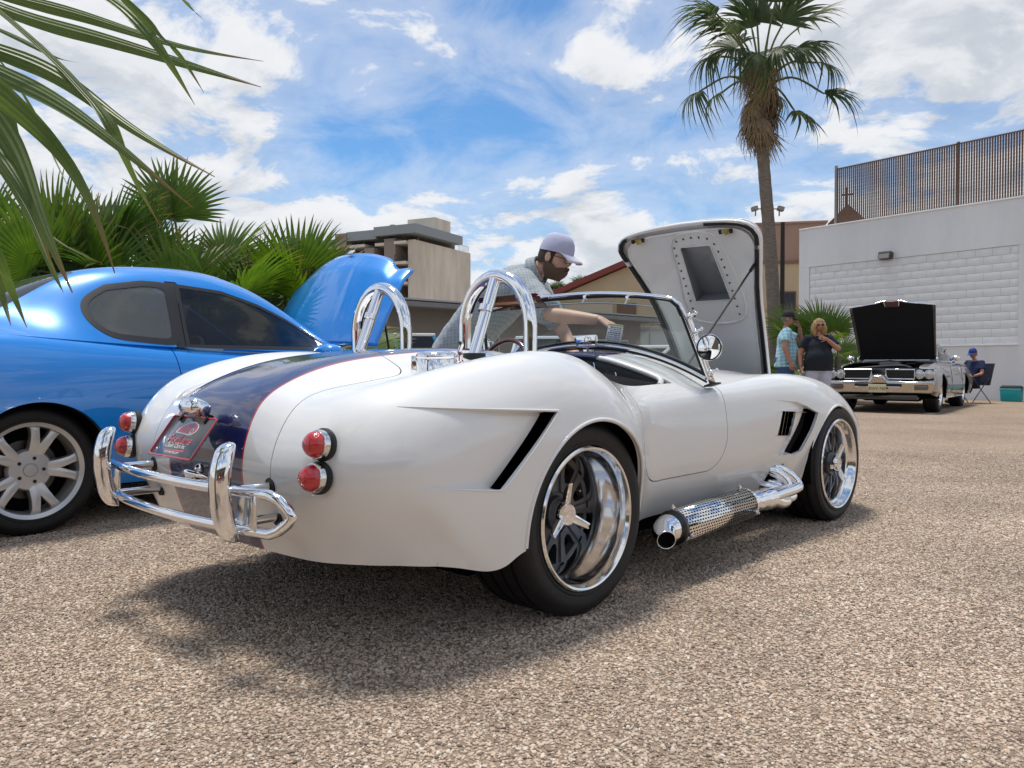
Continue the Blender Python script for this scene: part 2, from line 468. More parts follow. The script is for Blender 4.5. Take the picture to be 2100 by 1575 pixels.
# ================================================================== ground
def gravel_mat():
    m = bpy.data.materials.new('pebble_seal'); m.use_nodes = True; t = m.node_tree; L = t.links.new; b = t.nodes['Principled BSDF']
    b.inputs['Roughness'].default_value = .85; b.inputs['Specular IOR Level'].default_value = .25
    co = t.nodes.new('ShaderNodeTexCoord')
    v = t.nodes.new('ShaderNodeTexVoronoi'); v.inputs['Scale'].default_value = 78; v.inputs['Randomness'].default_value = 1; L(co.outputs['Object'], v.inputs['Vector'])
    hs = t.nodes.new('ShaderNodeSeparateColor'); L(v.outputs['Color'], hs.inputs[0])
    rp = t.nodes.new('ShaderNodeValToRGB'); L(hs.outputs[0], rp.inputs[0]); cr = rp.color_ramp
    cr.interpolation = 'LINEAR'
    stops = [(0, (.09, .068, .052)), (.14, (.25, .18, .13)), (.4, (.43, .325, .235)), (.62, (.56, .435, .32)), (.8, (.51, .355, .245)), (.93, (.64, .53, .40)), (1, (.72, .64, .52))]
    cr.elements[0].position = 0; cr.elements[0].color = (*stops[0][1], 1); cr.elements[1].position = 1; cr.elements[1].color = (*stops[-1][1], 1)
    for p, c in stops[1:-1]: e = cr.elements.new(p); e.color = (*c, 1)
    # mortar between
    rg = t.nodes.new('ShaderNodeMapRange'); rg.inputs[1].default_value = .25; rg.inputs[2].default_value = .62; L(v.outputs['Distance'], rg.inputs[0])
    mx = t.nodes.new('ShaderNodeMixRGB'); L(rg.outputs[0], mx.inputs[0]); L(rp.outputs[0], mx.inputs[1]); mx.inputs[2].default_value = (.27, .20, .145, 1)
    n = t.nodes.new('ShaderNodeTexNoise'); n.inputs['Scale'].default_value = .55; n.inputs['Detail'].default_value = 8; n.inputs['Roughness'].default_value = .6; L(co.outputs['Object'], n.inputs['Vector'])
    r2 = t.nodes.new('ShaderNodeMapRange'); r2.inputs[1].default_value = .3; r2.inputs[2].default_value = .7; r2.inputs[3].default_value = .78; r2.inputs[4].default_value = 1.16; L(n.outputs[0], r2.inputs[0])
    m2 = t.nodes.new('ShaderNodeMixRGB'); m2.blend_type = 'MULTIPLY'; m2.inputs[0].default_value = 1; L(mx.outputs[0], m2.inputs[1]); L(r2.outputs[0], m2.inputs[2]); L(m2.outputs[0], b.inputs['Base Color'])
    v2 = t.nodes.new('ShaderNodeTexVoronoi'); v2.inputs['Scale'].default_value = 150; L(co.outputs['Object'], v2.inputs['Vector'])
    ad = t.nodes.new('ShaderNodeMath'); ad.operation = 'MULTIPLY_ADD'; L(v2.outputs['Distance'], ad.inputs[0]); ad.inputs[1].default_value = .4; L(v.outputs['Distance'], ad.inputs[2])
    bp = t.nodes.new('ShaderNodeBump'); bp.invert = True; bp.inputs['Strength'].default_value = 1.0; bp.inputs['Distance'].default_value = .007; L(ad.outputs[0], bp.inputs['Height']); L(bp.outputs[0], b.inputs['Normal'])
    return m
GRAVEL = gravel_mat()
g = MB()
xs = [-900, -60, -14, -6, -3, -1.5, 0, 1.5, 3, 6, 14, 60, 900]
G = [[(x, y, 0.0) for x in xs] for y in (-300, -20, -4, -1, 0, 1, 2, 4, 8, 14, 25, 60, 300, 1800)]
g.grid(G); gr = g.build('ground', GRAVEL, None, smooth=None); tag(gr, kind='structure')

# loose and half sunk pebbles near the camera: one object, scattered by geometry nodes
def pebbles():
    m = bpy.data.materials.new('pebble'); m.use_nodes = True; t = m.node_tree; L = t.links.new; b = t.nodes['Principled BSDF']; b.inputs['Roughness'].default_value = .7; b.inputs['Specular IOR Level'].default_value = .3
    oi = t.nodes.new('ShaderNodeObjectInfo'); rp = t.nodes.new('ShaderNodeValToRGB'); L(oi.outputs['Random'], rp.inputs[0]); cr = rp.color_ramp
    st = [(0, (.13, .10, .08)), (.10, (.28, .21, .16)), (.36, (.47, .37, .28)), (.62, (.58, .47, .365)), (.80, (.54, .39, .285)), (.93, (.65, .55, .44)), (1, (.72, .66, .57))]
    cr.elements[0].position = 0; cr.elements[0].color = (*st[0][1], 1); cr.elements[1].position = 1; cr.elements[1].color = (*st[-1][1], 1)
    for p, c in st[1:-1]: e = cr.elements.new(p); e.color = (*c, 1)
    co = t.nodes.new('ShaderNodeTexCoord'); n = t.nodes.new('ShaderNodeTexNoise'); n.inputs['Scale'].default_value = 140; L(co.outputs['Object'], n.inputs['Vector'])
    mx = t.nodes.new('ShaderNodeMixRGB'); mx.blend_type = 'OVERLAY'; mx.inputs[0].default_value = .35; L(rp.outputs[0], mx.inputs[1]); L(n.outputs[0], mx.inputs[2]); n2 = t.nodes.new('ShaderNodeTexNoise'); n2.inputs['Scale'].default_value = 1.1; n2.inputs['Detail'].default_value = 6; n2.inputs['Roughness'].default_value = .65; L(oi.outputs['Location'], n2.inputs['Vector'])
    r2 = t.nodes.new('ShaderNodeMapRange'); r2.inputs[1].default_value = .30; r2.inputs[2].default_value = .70; r2.inputs[3].default_value = .74; r2.inputs[4].default_value = 1.16; L(n2.outputs[0], r2.inputs[0])
    m3 = t.nodes.new('ShaderNodeMixRGB'); m3.blend_type = 'MULTIPLY'; m3.inputs[0].default_value = 1; L(mx.outputs[0], m3.inputs[1]); L(r2.outputs[0], m3.inputs[2]); L(m3.outputs[0], b.inputs['Base Color'])
    q = MB(); q.grid([[(-1.0*y-.15, y, .001), (1.02*y*.74+.25, y, .001)][::1] for y in (1.35, 2.5, 3.6, 4.6, 5.6, 6.8, 8.2)])
    o = q.build('gravel', m, None, smooth=None); tag(o, kind='stuff')
    g = bpy.data.node_groups.new('scatter', 'GeometryNodeTree'); g.interface.new_socket('Geometry', in_out='INPUT', socket_type='NodeSocketGeometry'); g.interface.new_socket('Geometry', in_out='OUTPUT', socket_type='NodeSocketGeometry')
    N = g.nodes.new; L = g.links.new; gi, go = N('NodeGroupInput'), N('NodeGroupOutput')
    d = N('GeometryNodeDistributePointsOnFaces'); ps_ = N('GeometryNodeInputPosition'); sx_ = N('ShaderNodeSeparateXYZ'); L(ps_.outputs[0], sx_.inputs[0]); mp_ = N('ShaderNodeMapRange'); mp_.inputs[1].default_value = 3.4; mp_.inputs[2].default_value = 8.0; mp_.inputs[3].default_value = 17000; mp_.inputs[4].default_value = 0; L(sx_.outputs[1], mp_.inputs[0]); L(mp_.outputs[0], d.inputs['Density']); d.inputs['Seed'].default_value = 3; L(gi.outputs[0], d.inputs[0])
    ic = N('GeometryNodeMeshIcoSphere'); ic.inputs['Radius'].default_value = 1; ic.inputs['Subdivisions'].default_value = 2
    sp = N('GeometryNodeSetPosition'); nz = N('ShaderNodeTexNoise'); nz.inputs['Scale'].default_value = 1.1; vm = N('ShaderNodeVectorMath'); vm.operation = 'MULTIPLY_ADD'; L(nz.outputs['Color'], vm.inputs[0]); vm.inputs[1].default_value = (.9, .9, .9); vm.inputs[2].default_value = (-.45, -.45, -.45)
    L(ic.outputs[0], sp.inputs[0]); L(vm.outputs[0], sp.inputs['Offset']); sm = N('GeometryNodeSetShadeSmooth'); L(sp.outputs[0], sm.inputs[0]); ma = N('GeometryNodeSetMaterial'); ma.inputs['Material'].default_value = m; L(sm.outputs[0], ma.inputs[0])
    ip = N('GeometryNodeInstanceOnPoints'); L(d.outputs[0], ip.inputs['Points']); L(ma.outputs[0], ip.inputs['Instance'])
    rr = N('FunctionNodeRandomValue'); rr.data_type = 'FLOAT_VECTOR'; rr.inputs[0].default_value = (-.35, -.35, 0); rr.inputs[1].default_value = (.35, .35, 6.28); L(rr.outputs[0], ip.inputs['Rotation'])
    s1 = N('FunctionNodeRandomValue'); s1.data_type = 'FLOAT'; s1.inputs[2].default_value = 0.0; s1.inputs[3].default_value = 1.0; s1.inputs['Seed'].default_value = 5
    pw = N('ShaderNodeMath'); pw.operation = 'POWER'; pw.inputs[1].default_value = 2.0; L(s1.outputs[1], pw.inputs[0]); ml = N('ShaderNodeMath'); ml.operation = 'MULTIPLY_ADD'; ml.inputs[1].default_value = .0042; ml.inputs[2].default_value = .0022; L(pw.outputs[0], ml.inputs[0])
    sv = N('FunctionNodeRandomValue'); sv.data_type = 'FLOAT_VECTOR'; sv.inputs[0].default_value = (.8, .7, .45); sv.inputs[1].default_value = (1.45, 1.1, .8); sv.inputs['Seed'].default_value = 9
    vs = N('ShaderNodeVectorMath'); vs.operation = 'SCALE'; L(sv.outputs[0], vs.inputs[0]); L(ml.outputs[0], vs.inputs['Scale']); L(vs.outputs[0], ip.inputs['Scale']); L(ip.outputs[0], go.inputs[0])
    md = o.modifiers.new('scatter', 'NODES'); md.node_group = g
pebbles()
# ================================================================== white open roadster
def roadster():
    YAW = 0.755
    car = thing('roadster', 'white open two seat roadster with broad navy centre stripe and chrome roll hoops', 'car', (-0.346, 3.2893, 0), math.pi/2 - YAW, rx=R(-0.0))
    net = [
     [(-.885,0,.285),(-.885,.25,.285),(-.875,.42,.285),(-.86,.53,.287),(-.825,.62,.29),(-.785,.68,.29),(-.74,.72,.288),(-.69,.755,.283),(-.64,.78,.278)],
     [(-.935,0,.41),(-.932,.25,.41),(-.925,.42,.41),(-.912,.53,.41),(-.88,.635,.412),(-.83,.715,.41),(-.765,.767,.40),(-.685,.80,.375),(-.585,.805,.268)],
     [(-.962,0,.56),(-.957,.25,.56),(-.95,.41,.555),(-.945,.53,.55),(-.925,.645,.55),(-.865,.75,.54),(-.775,.815,.515),(-.665,.838,.425),(-.525,.82,.252)],
     [(-.93,0,.70),(-.918,.25,.70),(-.908,.40,.68),(-.905,.53,.675),(-.885,.66,.675),(-.815,.78,.64),(-.71,.845,.58),(-.60,.856,.44),(-.47,.832,.242)],
     [(-.855,0,.785),(-.848,.25,.778),(-.832,.40,.757),(-.818,.53,.765),(-.79,.675,.778),(-.72,.80,.715),(-.62,.86,.605),(-.51,.868,.45),(-.42,.845,.25)],
     [(-.69,0,.858),(-.685,.25,.846),(-.67,.40,.803),(-.655,.53,.818),(-.635,.685,.852),(-.58,.815,.765),(-.50,.872,.625),(-.42,.876,.46),(-.37,.86,.28)],
     [(-.44,0,.903),(-.44,.25,.890),(-.43,.40,.842),(-.425,.53,.862),(-.415,.69,.902),(-.375,.825,.80),(-.32,.882,.635),(-.27,.88,.46),(-.25,.87,.30)],
     [(-.15,0,.925),(-.15,.25,.912),(-.15,.40,.872),(-.15,.53,.885),(-.145,.69,.918),(-.13,.83,.815),(-.11,.886,.64),(-.09,.88,.46),(-.08,.87,.30)],
     [(.12,0,.925),(.12,.25,.915),(.12,.40,.885),(.12,.53,.872),(.115,.68,.887),(.11,.82,.79),(.10,.88,.64),(.10,.875,.46),(.10,.86,.30)],
     [(.33,0,.92),(.33,.25,.91),(.33,.40,.88),(.33,.53,.84),(.31,.67,.815),(.285,.795,.722),(.27,.855,.61),(.275,.855,.46),(.29,.83,.30)],
     [(.52,0,.912),(.52,.25,.90),(.52,.40,.868),(.50,.53,.815),(.475,.655,.772),(.425,.755,.70),(.40,.79,.58),(.395,.79,.44),(.40,.75,.25)],
     [(.72,0,.905),(.72,.25,.892),(.72,.40,.857),(.71,.53,.815),(.68,.655,.77),(.62,.727,.70),(.57,.75,.58),(.55,.745,.42),(.55,.68,.235)],
     [(1.0,0,.928),(1.0,.25,.913),(1.0,.40,.877),(.99,.53,.833),(.97,.655,.772),(.93,.72,.715),(.90,.742,.58),(.88,.735,.42),(.88,.67,.235)],
     [(1.35,0,.905),(1.35,.25,.893),(1.35,.40,.862),(1.34,.53,.825),(1.33,.645,.785),(1.30,.718,.735),(1.28,.748,.60),(1.26,.74,.42),(1.25,.675,.235)],
     [(1.70,0,.875),(1.70,.25,.863),(1.70,.40,.838),(1.70,.53,.815),(1.70,.645,.81),(1.69,.735,.762),(1.67,.77,.62),(1.65,.755,.43),(1.63,.69,.24)],
     [(2.0,0,.838),(2.0,.25,.83),(2.0,.40,.812),(2.0,.53,.80),(2.0,.645,.812),(2.0,.755,.755),(1.99,.80,.61),(1.98,.785,.44),(1.97,.735,.25)],
     [(2.3,0,.785),(2.3,.25,.778),(2.3,.40,.765),(2.3,.53,.762),(2.3,.635,.785),(2.3,.75,.725),(2.3,.808,.59),(2.3,.80,.44),(2.3,.77,.27)],
     [(2.6,0,.705),(2.6,.25,.70),(2.6,.40,.693),(2.6,.53,.70),(2.6,.61,.722),(2.6,.71,.66),(2.6,.785,.53),(2.6,.785,.41),(2.6,.755,.27)],
     [(2.85,0,.595),(2.85,.24,.595),(2.85,.38,.595),(2.85,.49,.60),(2.85,.56,.61),(2.84,.64,.55),(2.82,.70,.46),(2.82,.70,.37),(2.82,.675,.26)],
     [(3.05,0,.45),(3.045,.20,.45),(3.03,.33,.45),(3.01,.42,.452),(2.98,.49,.455),(2.95,.54,.43),(2.93,.575,.39),(2.92,.58,.33),(2.92,.565,.25)],
     [(3.06,0,.26),(3.055,.17,.26),(3.04,.28,.26),(3.02,.36,.26),(3.00,.42,.26),(2.98,.46,.26),(2.96,.49,.26),(2.95,.50,.26),(2.94,.50,.24)],
    ]
    S = Surf(net, 420, 300, right_drop=[(4, 4, -.012), (5, 2, -.006), (5, 3, -.02), (5, 4, -.03), (5, 5, -.012), (6, 2, -.010), (6, 3, -.026), (6, 4, -.036), (6, 5, -.014), (7, 3, -.010), (7, 4, -.014)])
    # make the winding agree with the normals
    f0 = S.F[len(S.F)//2 + 40]; p = [Vector(S.P[i]) for i in f0]
    if (p[1]-p[0]).cross(p[2]-p[0]).dot(Vector(S.N[f0[0]])) < 0: S.F = [tuple(reversed(f)) for f in S.F]
    F = S.F
    XR, ZR, RR = 0.0, .325, .350
    XF, ZF, RF = 2.272, .305, .335
    def side(P, v): return np.where(np.abs(P[:, 1]) > .45, v, 1.0)
    def arch(P, U):
        a = np.hypot(P[:, 0]-XR, P[:, 2]-ZR) - RR; b = np.hypot(P[:, 0]-XF, P[:, 2]-ZF) - RF
        # below the hub line the opening runs straight down
        a = np.where(P[:, 2] < ZR, np.abs(P[:, 0]-XR) - RR, a)
        b = np.where(P[:, 2] < ZF, np.abs(P[:, 0]-XF) - RF, b)
        return side(P, np.minimum(a, b))
    def rbox(u, v, cu, cv, hu, hv, r):
        qx = np.abs(u-cu)-(hu-r); qy = np.abs(v-cv)-(hv-r)
        return np.hypot(np.maximum(qx, 0), np.maximum(qy, 0)) + np.minimum(np.maximum(qx, qy), 0) - r
    def cockpit(P, U):
        y = np.abs(P[:, 1]); front = .825 + .02*y
        a = np.maximum(np.maximum(y-.64, .13-P[:, 0]), P[:, 0]-front)
        b = rbox(P[:, 1], P[:, 0], 0, 1.13, .64, 1.0, .10)
        return np.where(P[:, 2] > .55, np.maximum(a, b), 1.0)
    def bonnet(P, U):
        w = np.interp(P[:, 0], [1.3, 1.55, 2.43, 2.8], [.455, .45, .33, .27])
        return np.where(P[:, 2] > .5, np.maximum(rbox(P[:, 1]/w, P[:, 0], 0, 2.07, 1.0, .72, .08), np.abs(P[:, 1])-w), 1.0)
    c_arch, c_cock, c_bon = set(), set(), set()
    wheelhole, F = S.clip(F, arch, c_arch)
    cock, F = S.clip(F, cockpit, c_cock)
    bon, F = S.clip(F, bonnet, c_bon)
    shell = list(F)
    # stripe and pinstripes on all that is left
    st, rest = S.clip(F, lambda P, U: np.abs(P[:, 1]) - .248); pin, rest = S.clip(rest, lambda P, U: np.abs(P[:, 1]) - .256)
    S.paint(st, 1); S.paint(pin, 2); F = st + pin + rest
    # vents: quarter recess behind the rear wheel
    A, B, C, D = (-.76, .742), (-.205, .712), (-.462, .486), (-.80, .527)
    def half(p, q):
        n = (q[1]-p[1], -(q[0]-p[0])); l = math.hypot(*n); return lambda P, U: np.where((np.abs(P[:, 1]) > .6) & (P[:, 2] < .76), ((P[:, 0]-p[0])*n[0] + (P[:, 2]-p[1])*n[1])/l, -1.0)
    def cut_poly(F, poly, ts, near=None):
        """poly given so that the inside is on the negative side of each half plane"""
        ins = F; outs = []
        if sum(poly[k][0]*poly[(k+1) % len(poly)][1] - poly[(k+1) % len(poly)][0]*poly[k][1] for k in range(len(poly))) > 0: poly = poly[::-1]
        for k in range(len(poly)):
            g = half(poly[k], poly[(k+1) % len(poly)])
            ins, o = S.clip(ins, (lambda P, U, g=g: -g(P, U) if near is None else np.where(near(P), -g(P, U), 1.0)), ts); outs += o
        return ins, outs
    ts_q = set(); quarter, F = cut_poly(F, [A, B, C, D][::-1], ts_q)
    ts_slot = set()
    B2, C2 = (B[0]-.042, B[1]+.002), (C[0]-.010, C[1]+.002)
    gs = half(B2, C2)
    slot, quarter = S.clip(quarter, lambda P, U: gs(P, U) if gs(np.array([[(B[0]+C[0])/2, -.8, (B[1]+C[1])/2]]), None)[0] < 0 else -gs(P, U), ts_slot)
    def slotx(z): return np.interp(z, [C[1], B[1]], [C[0], B[0]])
    disp = {}
    for f in quarter:
        for i in f:
            if i not in disp:
                x, y, z = S.P[i]; s = np.clip((x+.79)/(slotx(z)+.79), 0, 1); disp[i] = -.05*s**1.4
    # front outlet
    V = [(1.745, .412), (1.80, .402), (1.865, .414), (1.945, .52), (2.005, .610), (1.905, .640)]
    ts_v = set(); outlet, F = cut_poly(F, V, ts_v)
    Wd = [(1.56, .409), (1.755, .409), (1.915, .640), (1.80, .672), (1.575, .690)]
    ts_w = set(); panel, F = cut_poly(F, Wd, ts_w)
    for f in panel:
        for i in f:
            if i not in disp:
                x, y, z = S.P[i]; xe = np.interp(z, [.412, .64], [1.745, 1.905]); s = np.clip((x-1.57)/(xe-1.57), 0, 1); disp[i] = -.03*s**1.5
    ts_l = set(); Lv = [(1.598, .512), (1.725, .506), (1.775, .624), (1.648, .632)]
    louvre, panel = cut_poly(panel, Lv, ts_l)
    ts_n = set(); notch, F = cut_poly(F, [(1.545, .225), (1.70, .225), (1.725, .362), (1.61, .358)], ts_n)
    # lid and doors, with a dark gap all round
    def lid(P, U):
        y, x, z = P[:, 1], P[:, 0], P[:, 2]
        a = rbox(y, z, 0, 1.47, .405, 1.0, .07); b = rbox(y, x, 0, -1.43, .405, 1.0, .07)
        return np.where(x < -.2, np.maximum(a, b), 1.0)
    lidF, F = S.clip(F, lambda P, U: lid(P, U) + .0022); gapF, F = S.clip(F, lambda P, U: lid(P, U) - .0022)
    def door(P, U):
        a = rbox(P[:, 0], P[:, 2], .765, .393+.5, .365, .5, .17)
        # forward edge leans: shear a little
        return np.where((np.abs(P[:, 1]) > .6), a, 1.0)
    doorF, F = S.clip(F, lambda P, U: door(P, U) + .0024); gap2, F = S.clip(F, lambda P, U: door(P, U) - .0024)
    PAINT = [WHITE, NAVY, REDP]
    bd_arch = S.boundary(F, c_arch)
    all_b = S.boundary(F)
    body = S.obj('body', F, PAINT, car, lip=all_b, lipdepth=.016)
    S.obj('boot_lid', lidF, PAINT, car, lip=S.boundary(lidF), lipdepth=.012)
    dl = [f for f in doorF if S.P[f[0]][1] < 0]; dr = [f for f in doorF if S.P[f[0]][1] > 0]
    for dd in (dl, dr): S.obj('door', dd, PAINT, car, lip=S.boundary(dd), lipdepth=.012)
    liner = S.obj('inner_liner', F + gapF + gap2 + lidF + doorF, [DARK, DARK, DARK], car, offset=-.0165)
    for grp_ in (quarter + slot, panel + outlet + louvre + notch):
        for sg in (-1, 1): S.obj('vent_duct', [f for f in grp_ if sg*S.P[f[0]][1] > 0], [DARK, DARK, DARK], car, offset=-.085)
    # recess panels with their step walls
    def recess(name, faces, ts, sgn):
        fs = [f for f in faces if sgn*S.P[f[0]][1] > 0]
        bd = S.boundary(fs)
        mb = MB(); idx = {}
        def vid(i, d):
            k = (i, d)
            if k not in idx:
                p, n = S.P[i], S.N[i]; o = disp.get(i, 0) if d else 0.0005; idx[k] = len(mb.v); mb.v.append(tuple(p[j]+n[j]*o for j in range(3)))
            return idx[k]
        for f in fs: mb.f.append(tuple(vid(i, 1) for i in f)); mb.m.append(0)
        w = MB(); idx2 = {}
        for a, b in bd:
            if a in ts and b in ts and (abs(disp.get(a, 0)) > .0008 or abs(disp.get(b, 0)) > .0008):
                q = []
                for i, d in ((b, 1), (a, 1), (a, 0), (b, 0)):
                    p, n = S.P[i], S.N[i]; o = disp.get(i, 0) if d else 0.0; q.append(tuple(p[j]+n[j]*o for j in range(3)))
                mb.add(q, [(3, 2, 1, 0)])
        return mb.build(name, WHITE, car, smooth=35)
    for sg in (-1, 1):
        recess('quarter_recess', quarter, ts_q, sg)
        recess('vent_recess', panel, ts_w, sg)
    # rolled edges of the wheel arches
    av = {i for e in bd_arch for i in e}
    for (xc, zc_) in ((XR, ZR), (XF, ZF)):
        for sg in (-1, 1):
            it = []
            for i in av:
                x, y, z = S.P[i]
                if sg*y > .5 and abs(x-xc) < .5 and math.hypot(x-xc, max(z-zc_, 0)) > .2:
                    it.append((math.atan2(z-zc_, x-xc) if z >= zc_ else (-(zc_-z)*3 if x > xc else math.pi+(zc_-z)*3), i))
            it.sort(); pth = S.path([i for _, i in it], False, .02)
            MB().tube(pth, .007, 8).build('arch_lip', WHITE, car, smooth=60)
    for ts_, nm in ((ts_q, 'recess_edge'), (ts_w | ts_v, 'vent_edge')):
        ok = lambda i: disp.get(i, 0) < -.006 or (i in ts_v) or (S.P[i][0] > slotx(S.P[i][2]) - .06 and S.P[i][0] < 0)
        bd_ = [(a, b) for a, b in S.boundary(F, ts_) if S.P[a][2] < .735 and S.P[b][2] < .735 and ok(a) and ok(b)]
        for L, cl in S.loops(bd_):
            if len(L) > 14:
                pth = S.path(L, cl, .012)
                nn_ = len(pth); MB().tube(pth, [.0042*min(1, .08 + 3.2*min(i, nn_-1-i)/nn_) for i in range(nn_)], 8, closed=cl).build(nm, WHITE, car, smooth=60)
    # mesh screens and louvre slats
    MESHM = mat('black_mesh_screen', (.01, .01, .011), .5, bump=1.0, bscale=900)
    for sg in (-1, 1):
        m = MB(); pts = [(x, sg*(.712 if x < 1.9 else .735), z) for x, z in V]; m.add(pts, [tuple(range(len(pts)))]); m.build('vent_screen', MESHM, car, smooth=None)
        lv = np.array([S.P[i] for f in louvre for i in f if sg*S.P[i][1] > 0])
        for k in range(3):
            t = (k+1)/4; x0 = 1.598+.127*t; x1 = 1.648+.127*t
            y0_ = np.abs(lv[np.argmin(np.hypot(lv[:, 0]-x0, lv[:, 2]-.512)), 1]); y1_ = np.abs(lv[np.argmin(np.hypot(lv[:, 0]-x1, lv[:, 2]-.628)), 1])
            vs = [(x0-.003, sg*(y0_-.012), .50), (x0+.003, sg*(y0_-.03), .50), (x1+.003, sg*(y1_-.034), .64), (x1-.003, sg*(y1_-.016), .64)]
            vs += [(a+.002, b, c) for a, b, c in vs]
            q = MB(); q.add(vs, [(0, 1, 2, 3), (7, 6, 5, 4), (0, 4, 5, 1), (1, 5, 6, 2), (2, 6, 7, 3), (3, 7, 4, 0)])
            q.build('louvre_slat', STEEL, car, smooth=None)
        b = MB(); b.box((1.738, sg*.7515, .651), (.125, .006, .024), bev=.002); bo = b.build('badge', mat('badge_blue', (.01, .02, .16), .25, coat=.6), car)
        if sg < 0:
            text_mesh('lettering', '5.0L SUPER', .019, mat('badge_silver', (.75, .75, .78), .3, metal=.8), bo, (1.738, -.7555, .6505), (R(90), 0, 0), .0006)
    # ---------------------------------------------------------------- cockpit
    lips = S.loops(S.boundary(F + doorF, c_cock))
    front = []; 
    allp = [S.P[i] for i in c_cock]
    ys = np.linspace(-.63, .63, 61); A_ = np.array(allp)
    edge = []
    for y in ys:
        fr = A_[(np.abs(A_[:, 1]-y) < .03) & (A_[:, 0] > .6)]
        if len(fr):
            w = np.exp(-((fr[:, 1]-y)/.01)**2); w /= w.sum(); edge.append((float((fr[:, 0]*w).sum()), y, float((fr[:, 2]*w).sum())))
    edge = np.array(edge)
    for _ in range(3): edge[1:-1] = (edge[:-2]+2*edge[1:-1]+edge[2:])/4
    r = .013
    for (lo, hi, m_, nm) in ((-.7, -.245, WHITE, 'cowl_lip'), (-.25, .25, NAVY, 'cowl_lip'), (.245, .7, WHITE, 'cowl_lip')):
        e = edge[(edge[:, 1] > lo) & (edge[:, 1] < hi)]
        MB().tube([(x+.002, y, z-.008) for x, y, z in e], r, 10).build(nm, m_, car, smooth=60)
    dash = MB(); G = []
    for (x, y, z) in edge[2:-2]: G.append([(x+.012, y, z-.018), (x+.03, y, z-.06), (x+.05, y, z-.16), (x+.09, y, z-.30)])
    dash.grid(G); da = dash.build('dashboard', DASHM, car, smooth=60, solid=.008)
    GF = mat('gauge_face', (.02, .02, .022), .35); GW = mat('gauge_mark', (.75, .75, .72), .5)
    def at_edge(y, dz):
        i = np.abs(edge[:, 1]-y).argmin(); return (edge[i, 0]+.03*dz/.06*.7, y, edge[i, 2]-dz)
    for (y, dz, rad) in ((-.165, .065, .043), (-.30, .085, .028), (.02, .07, .03), (.22, .075, .05), (.36, .08, .05)):
        c = at_edge(y, dz); ax = (-1, 0, .12)
        g = MB(); g.lathe([(rad, .004), (rad*1.12, .012), (rad*1.22, .010), (rad*1.22, -.02)], c, ax, 28); go = g.build('gauge', CHROME, da, smooth=50)
        f = MB(); f.lathe([(0, .006), (rad, .006)], c, ax, 28); f.build('gauge_face', GF, go, smooth=None) if False else f.build('gauge_glass', GF, da, smooth=None)
    tub = MB()
    tub.add([(.10, -.60, .86), (.10, .60, .86), (.25, .58, .25), (.25, -.58, .25), (1.45, -.58, .25), (1.45, .58, .25), (1.30, .60, .72), (1.30, -.60, .72)],
            [(0, 1, 2, 3), (3, 2, 5, 4), (4, 5, 6, 7), (0, 3, 4, 7), (1, 6, 5, 2)]); tub.build('cockpit_tub', LEATHER, car, smooth=None)
    for y in (-.32, .32):
        s = MB(); s.box((.52, y, .36), (.50, .44, .14), bev=.05); so = s.build('seat', LEATHER, car, smooth=50)
        s = MB(); s.box((0, 0, 0), (.13, .44, .50), bev=.05); s.build('seat_back', LEATHER, so, smooth=50, loc=(.29, y, .60), rot=(0, R(-14), 0))
    # steering wheel
    sw = MB(); sw.lathe([(.165+.0125*math.cos(t), .0125*math.sin(t)) for t in np.linspace(0, 2*math.pi, 11)[:-1]], (0, 0, 0), (0, 0, 1), 40, close=True)
    rot = Euler((0, R(-68), 0)).to_matrix().to_euler()
    st_ = sw.build('steering_wheel', WOOD, car, smooth=60, loc=(.77, .325, .835), rot=rot)
    for k in range(3):
        w = 2*math.pi*k/3 + math.pi/2
        MB().box((.08, 0, 0), (.16, .022, .004)).build('spoke', ALU, st_, rot=(0, 0, w), smooth=None)
    MB().lathe([(0, .02), (.035, .018), (.042, .004), (.042, -.03), (.02, -.05), (.02, -.3)], (0, 0, 0), (0, 0, 1), 24).build('hub', ALU, st_)
    # rear view mirror
    m = MB(); m.box((0, 0, 0), (.022, .125, .062), bev=.010); mo = m.build('rear_view_mirror', CHROME, car, loc=(.985, -.058, .978), rot=(0, R(-4), R(4)))
    m = MB(); m.box((-.0115, 0, 0), (.002, .112, .05), bev=.0009); m.build('mirror_glass', mat('mirror_silver', (.9, .9, .9), .01, metal=1.0), mo)
    MB().tube([(.0, 0, -.025), (.005, 0, -.05), (.012, 0, -.06)], .005, 8).build('stem', CHROME, mo)
    # ---------------------------------------------------------------- windscreen
    def low(y): return .955 - .165*(abs(y)/.70)**2.2
    def topz(y): return 1.207 - .055*(abs(y)/.60)**2
    ysw = np.linspace(-.665, .665, 41)
    def lowx(y): return 1.035 + .03*(abs(y)/.7)**2*0
    # outline of the glass: bottom, right pillar, top, left pillar
    def outline():
        bot = [(1.04, y, low(y)) for y in np.linspace(-.69, .69, 45)]
        cor = [(.942, .632, 1.085), (.932, .618, 1.125), (.928, .585, 1.153)]
        top = [(.928, y, topz(y)) for y in np.linspace(.55, -.55, 31)]
        cor2 = [(x, -y, z) for x, y, z in cor[::-1]]
        return bot, cor, top, cor2
    bot, cor, top, cor2 = outline()
    ring = bot + [(1.02, .685, .84)] + cor + top + cor2 + [(1.02, -.685, .84)]
    g = MB(); n = len(ring); mid = []
    nb = 45; T = np.array(cor2[::-1][:0])
    topcurve = np.array([(.945, -.64, 1.075)] + cor2[::-1][::-1][:0] + [(.942, -.632, 1.085), (.932, -.618, 1.125), (.928, -.585, 1.153)] + [(.928, y, topz(y)) for y in np.linspace(-.55, .55, 31)] + [(.928, .585, 1.153), (.932, .618, 1.125), (.942, .632, 1.085), (.945, .64, 1.075)])
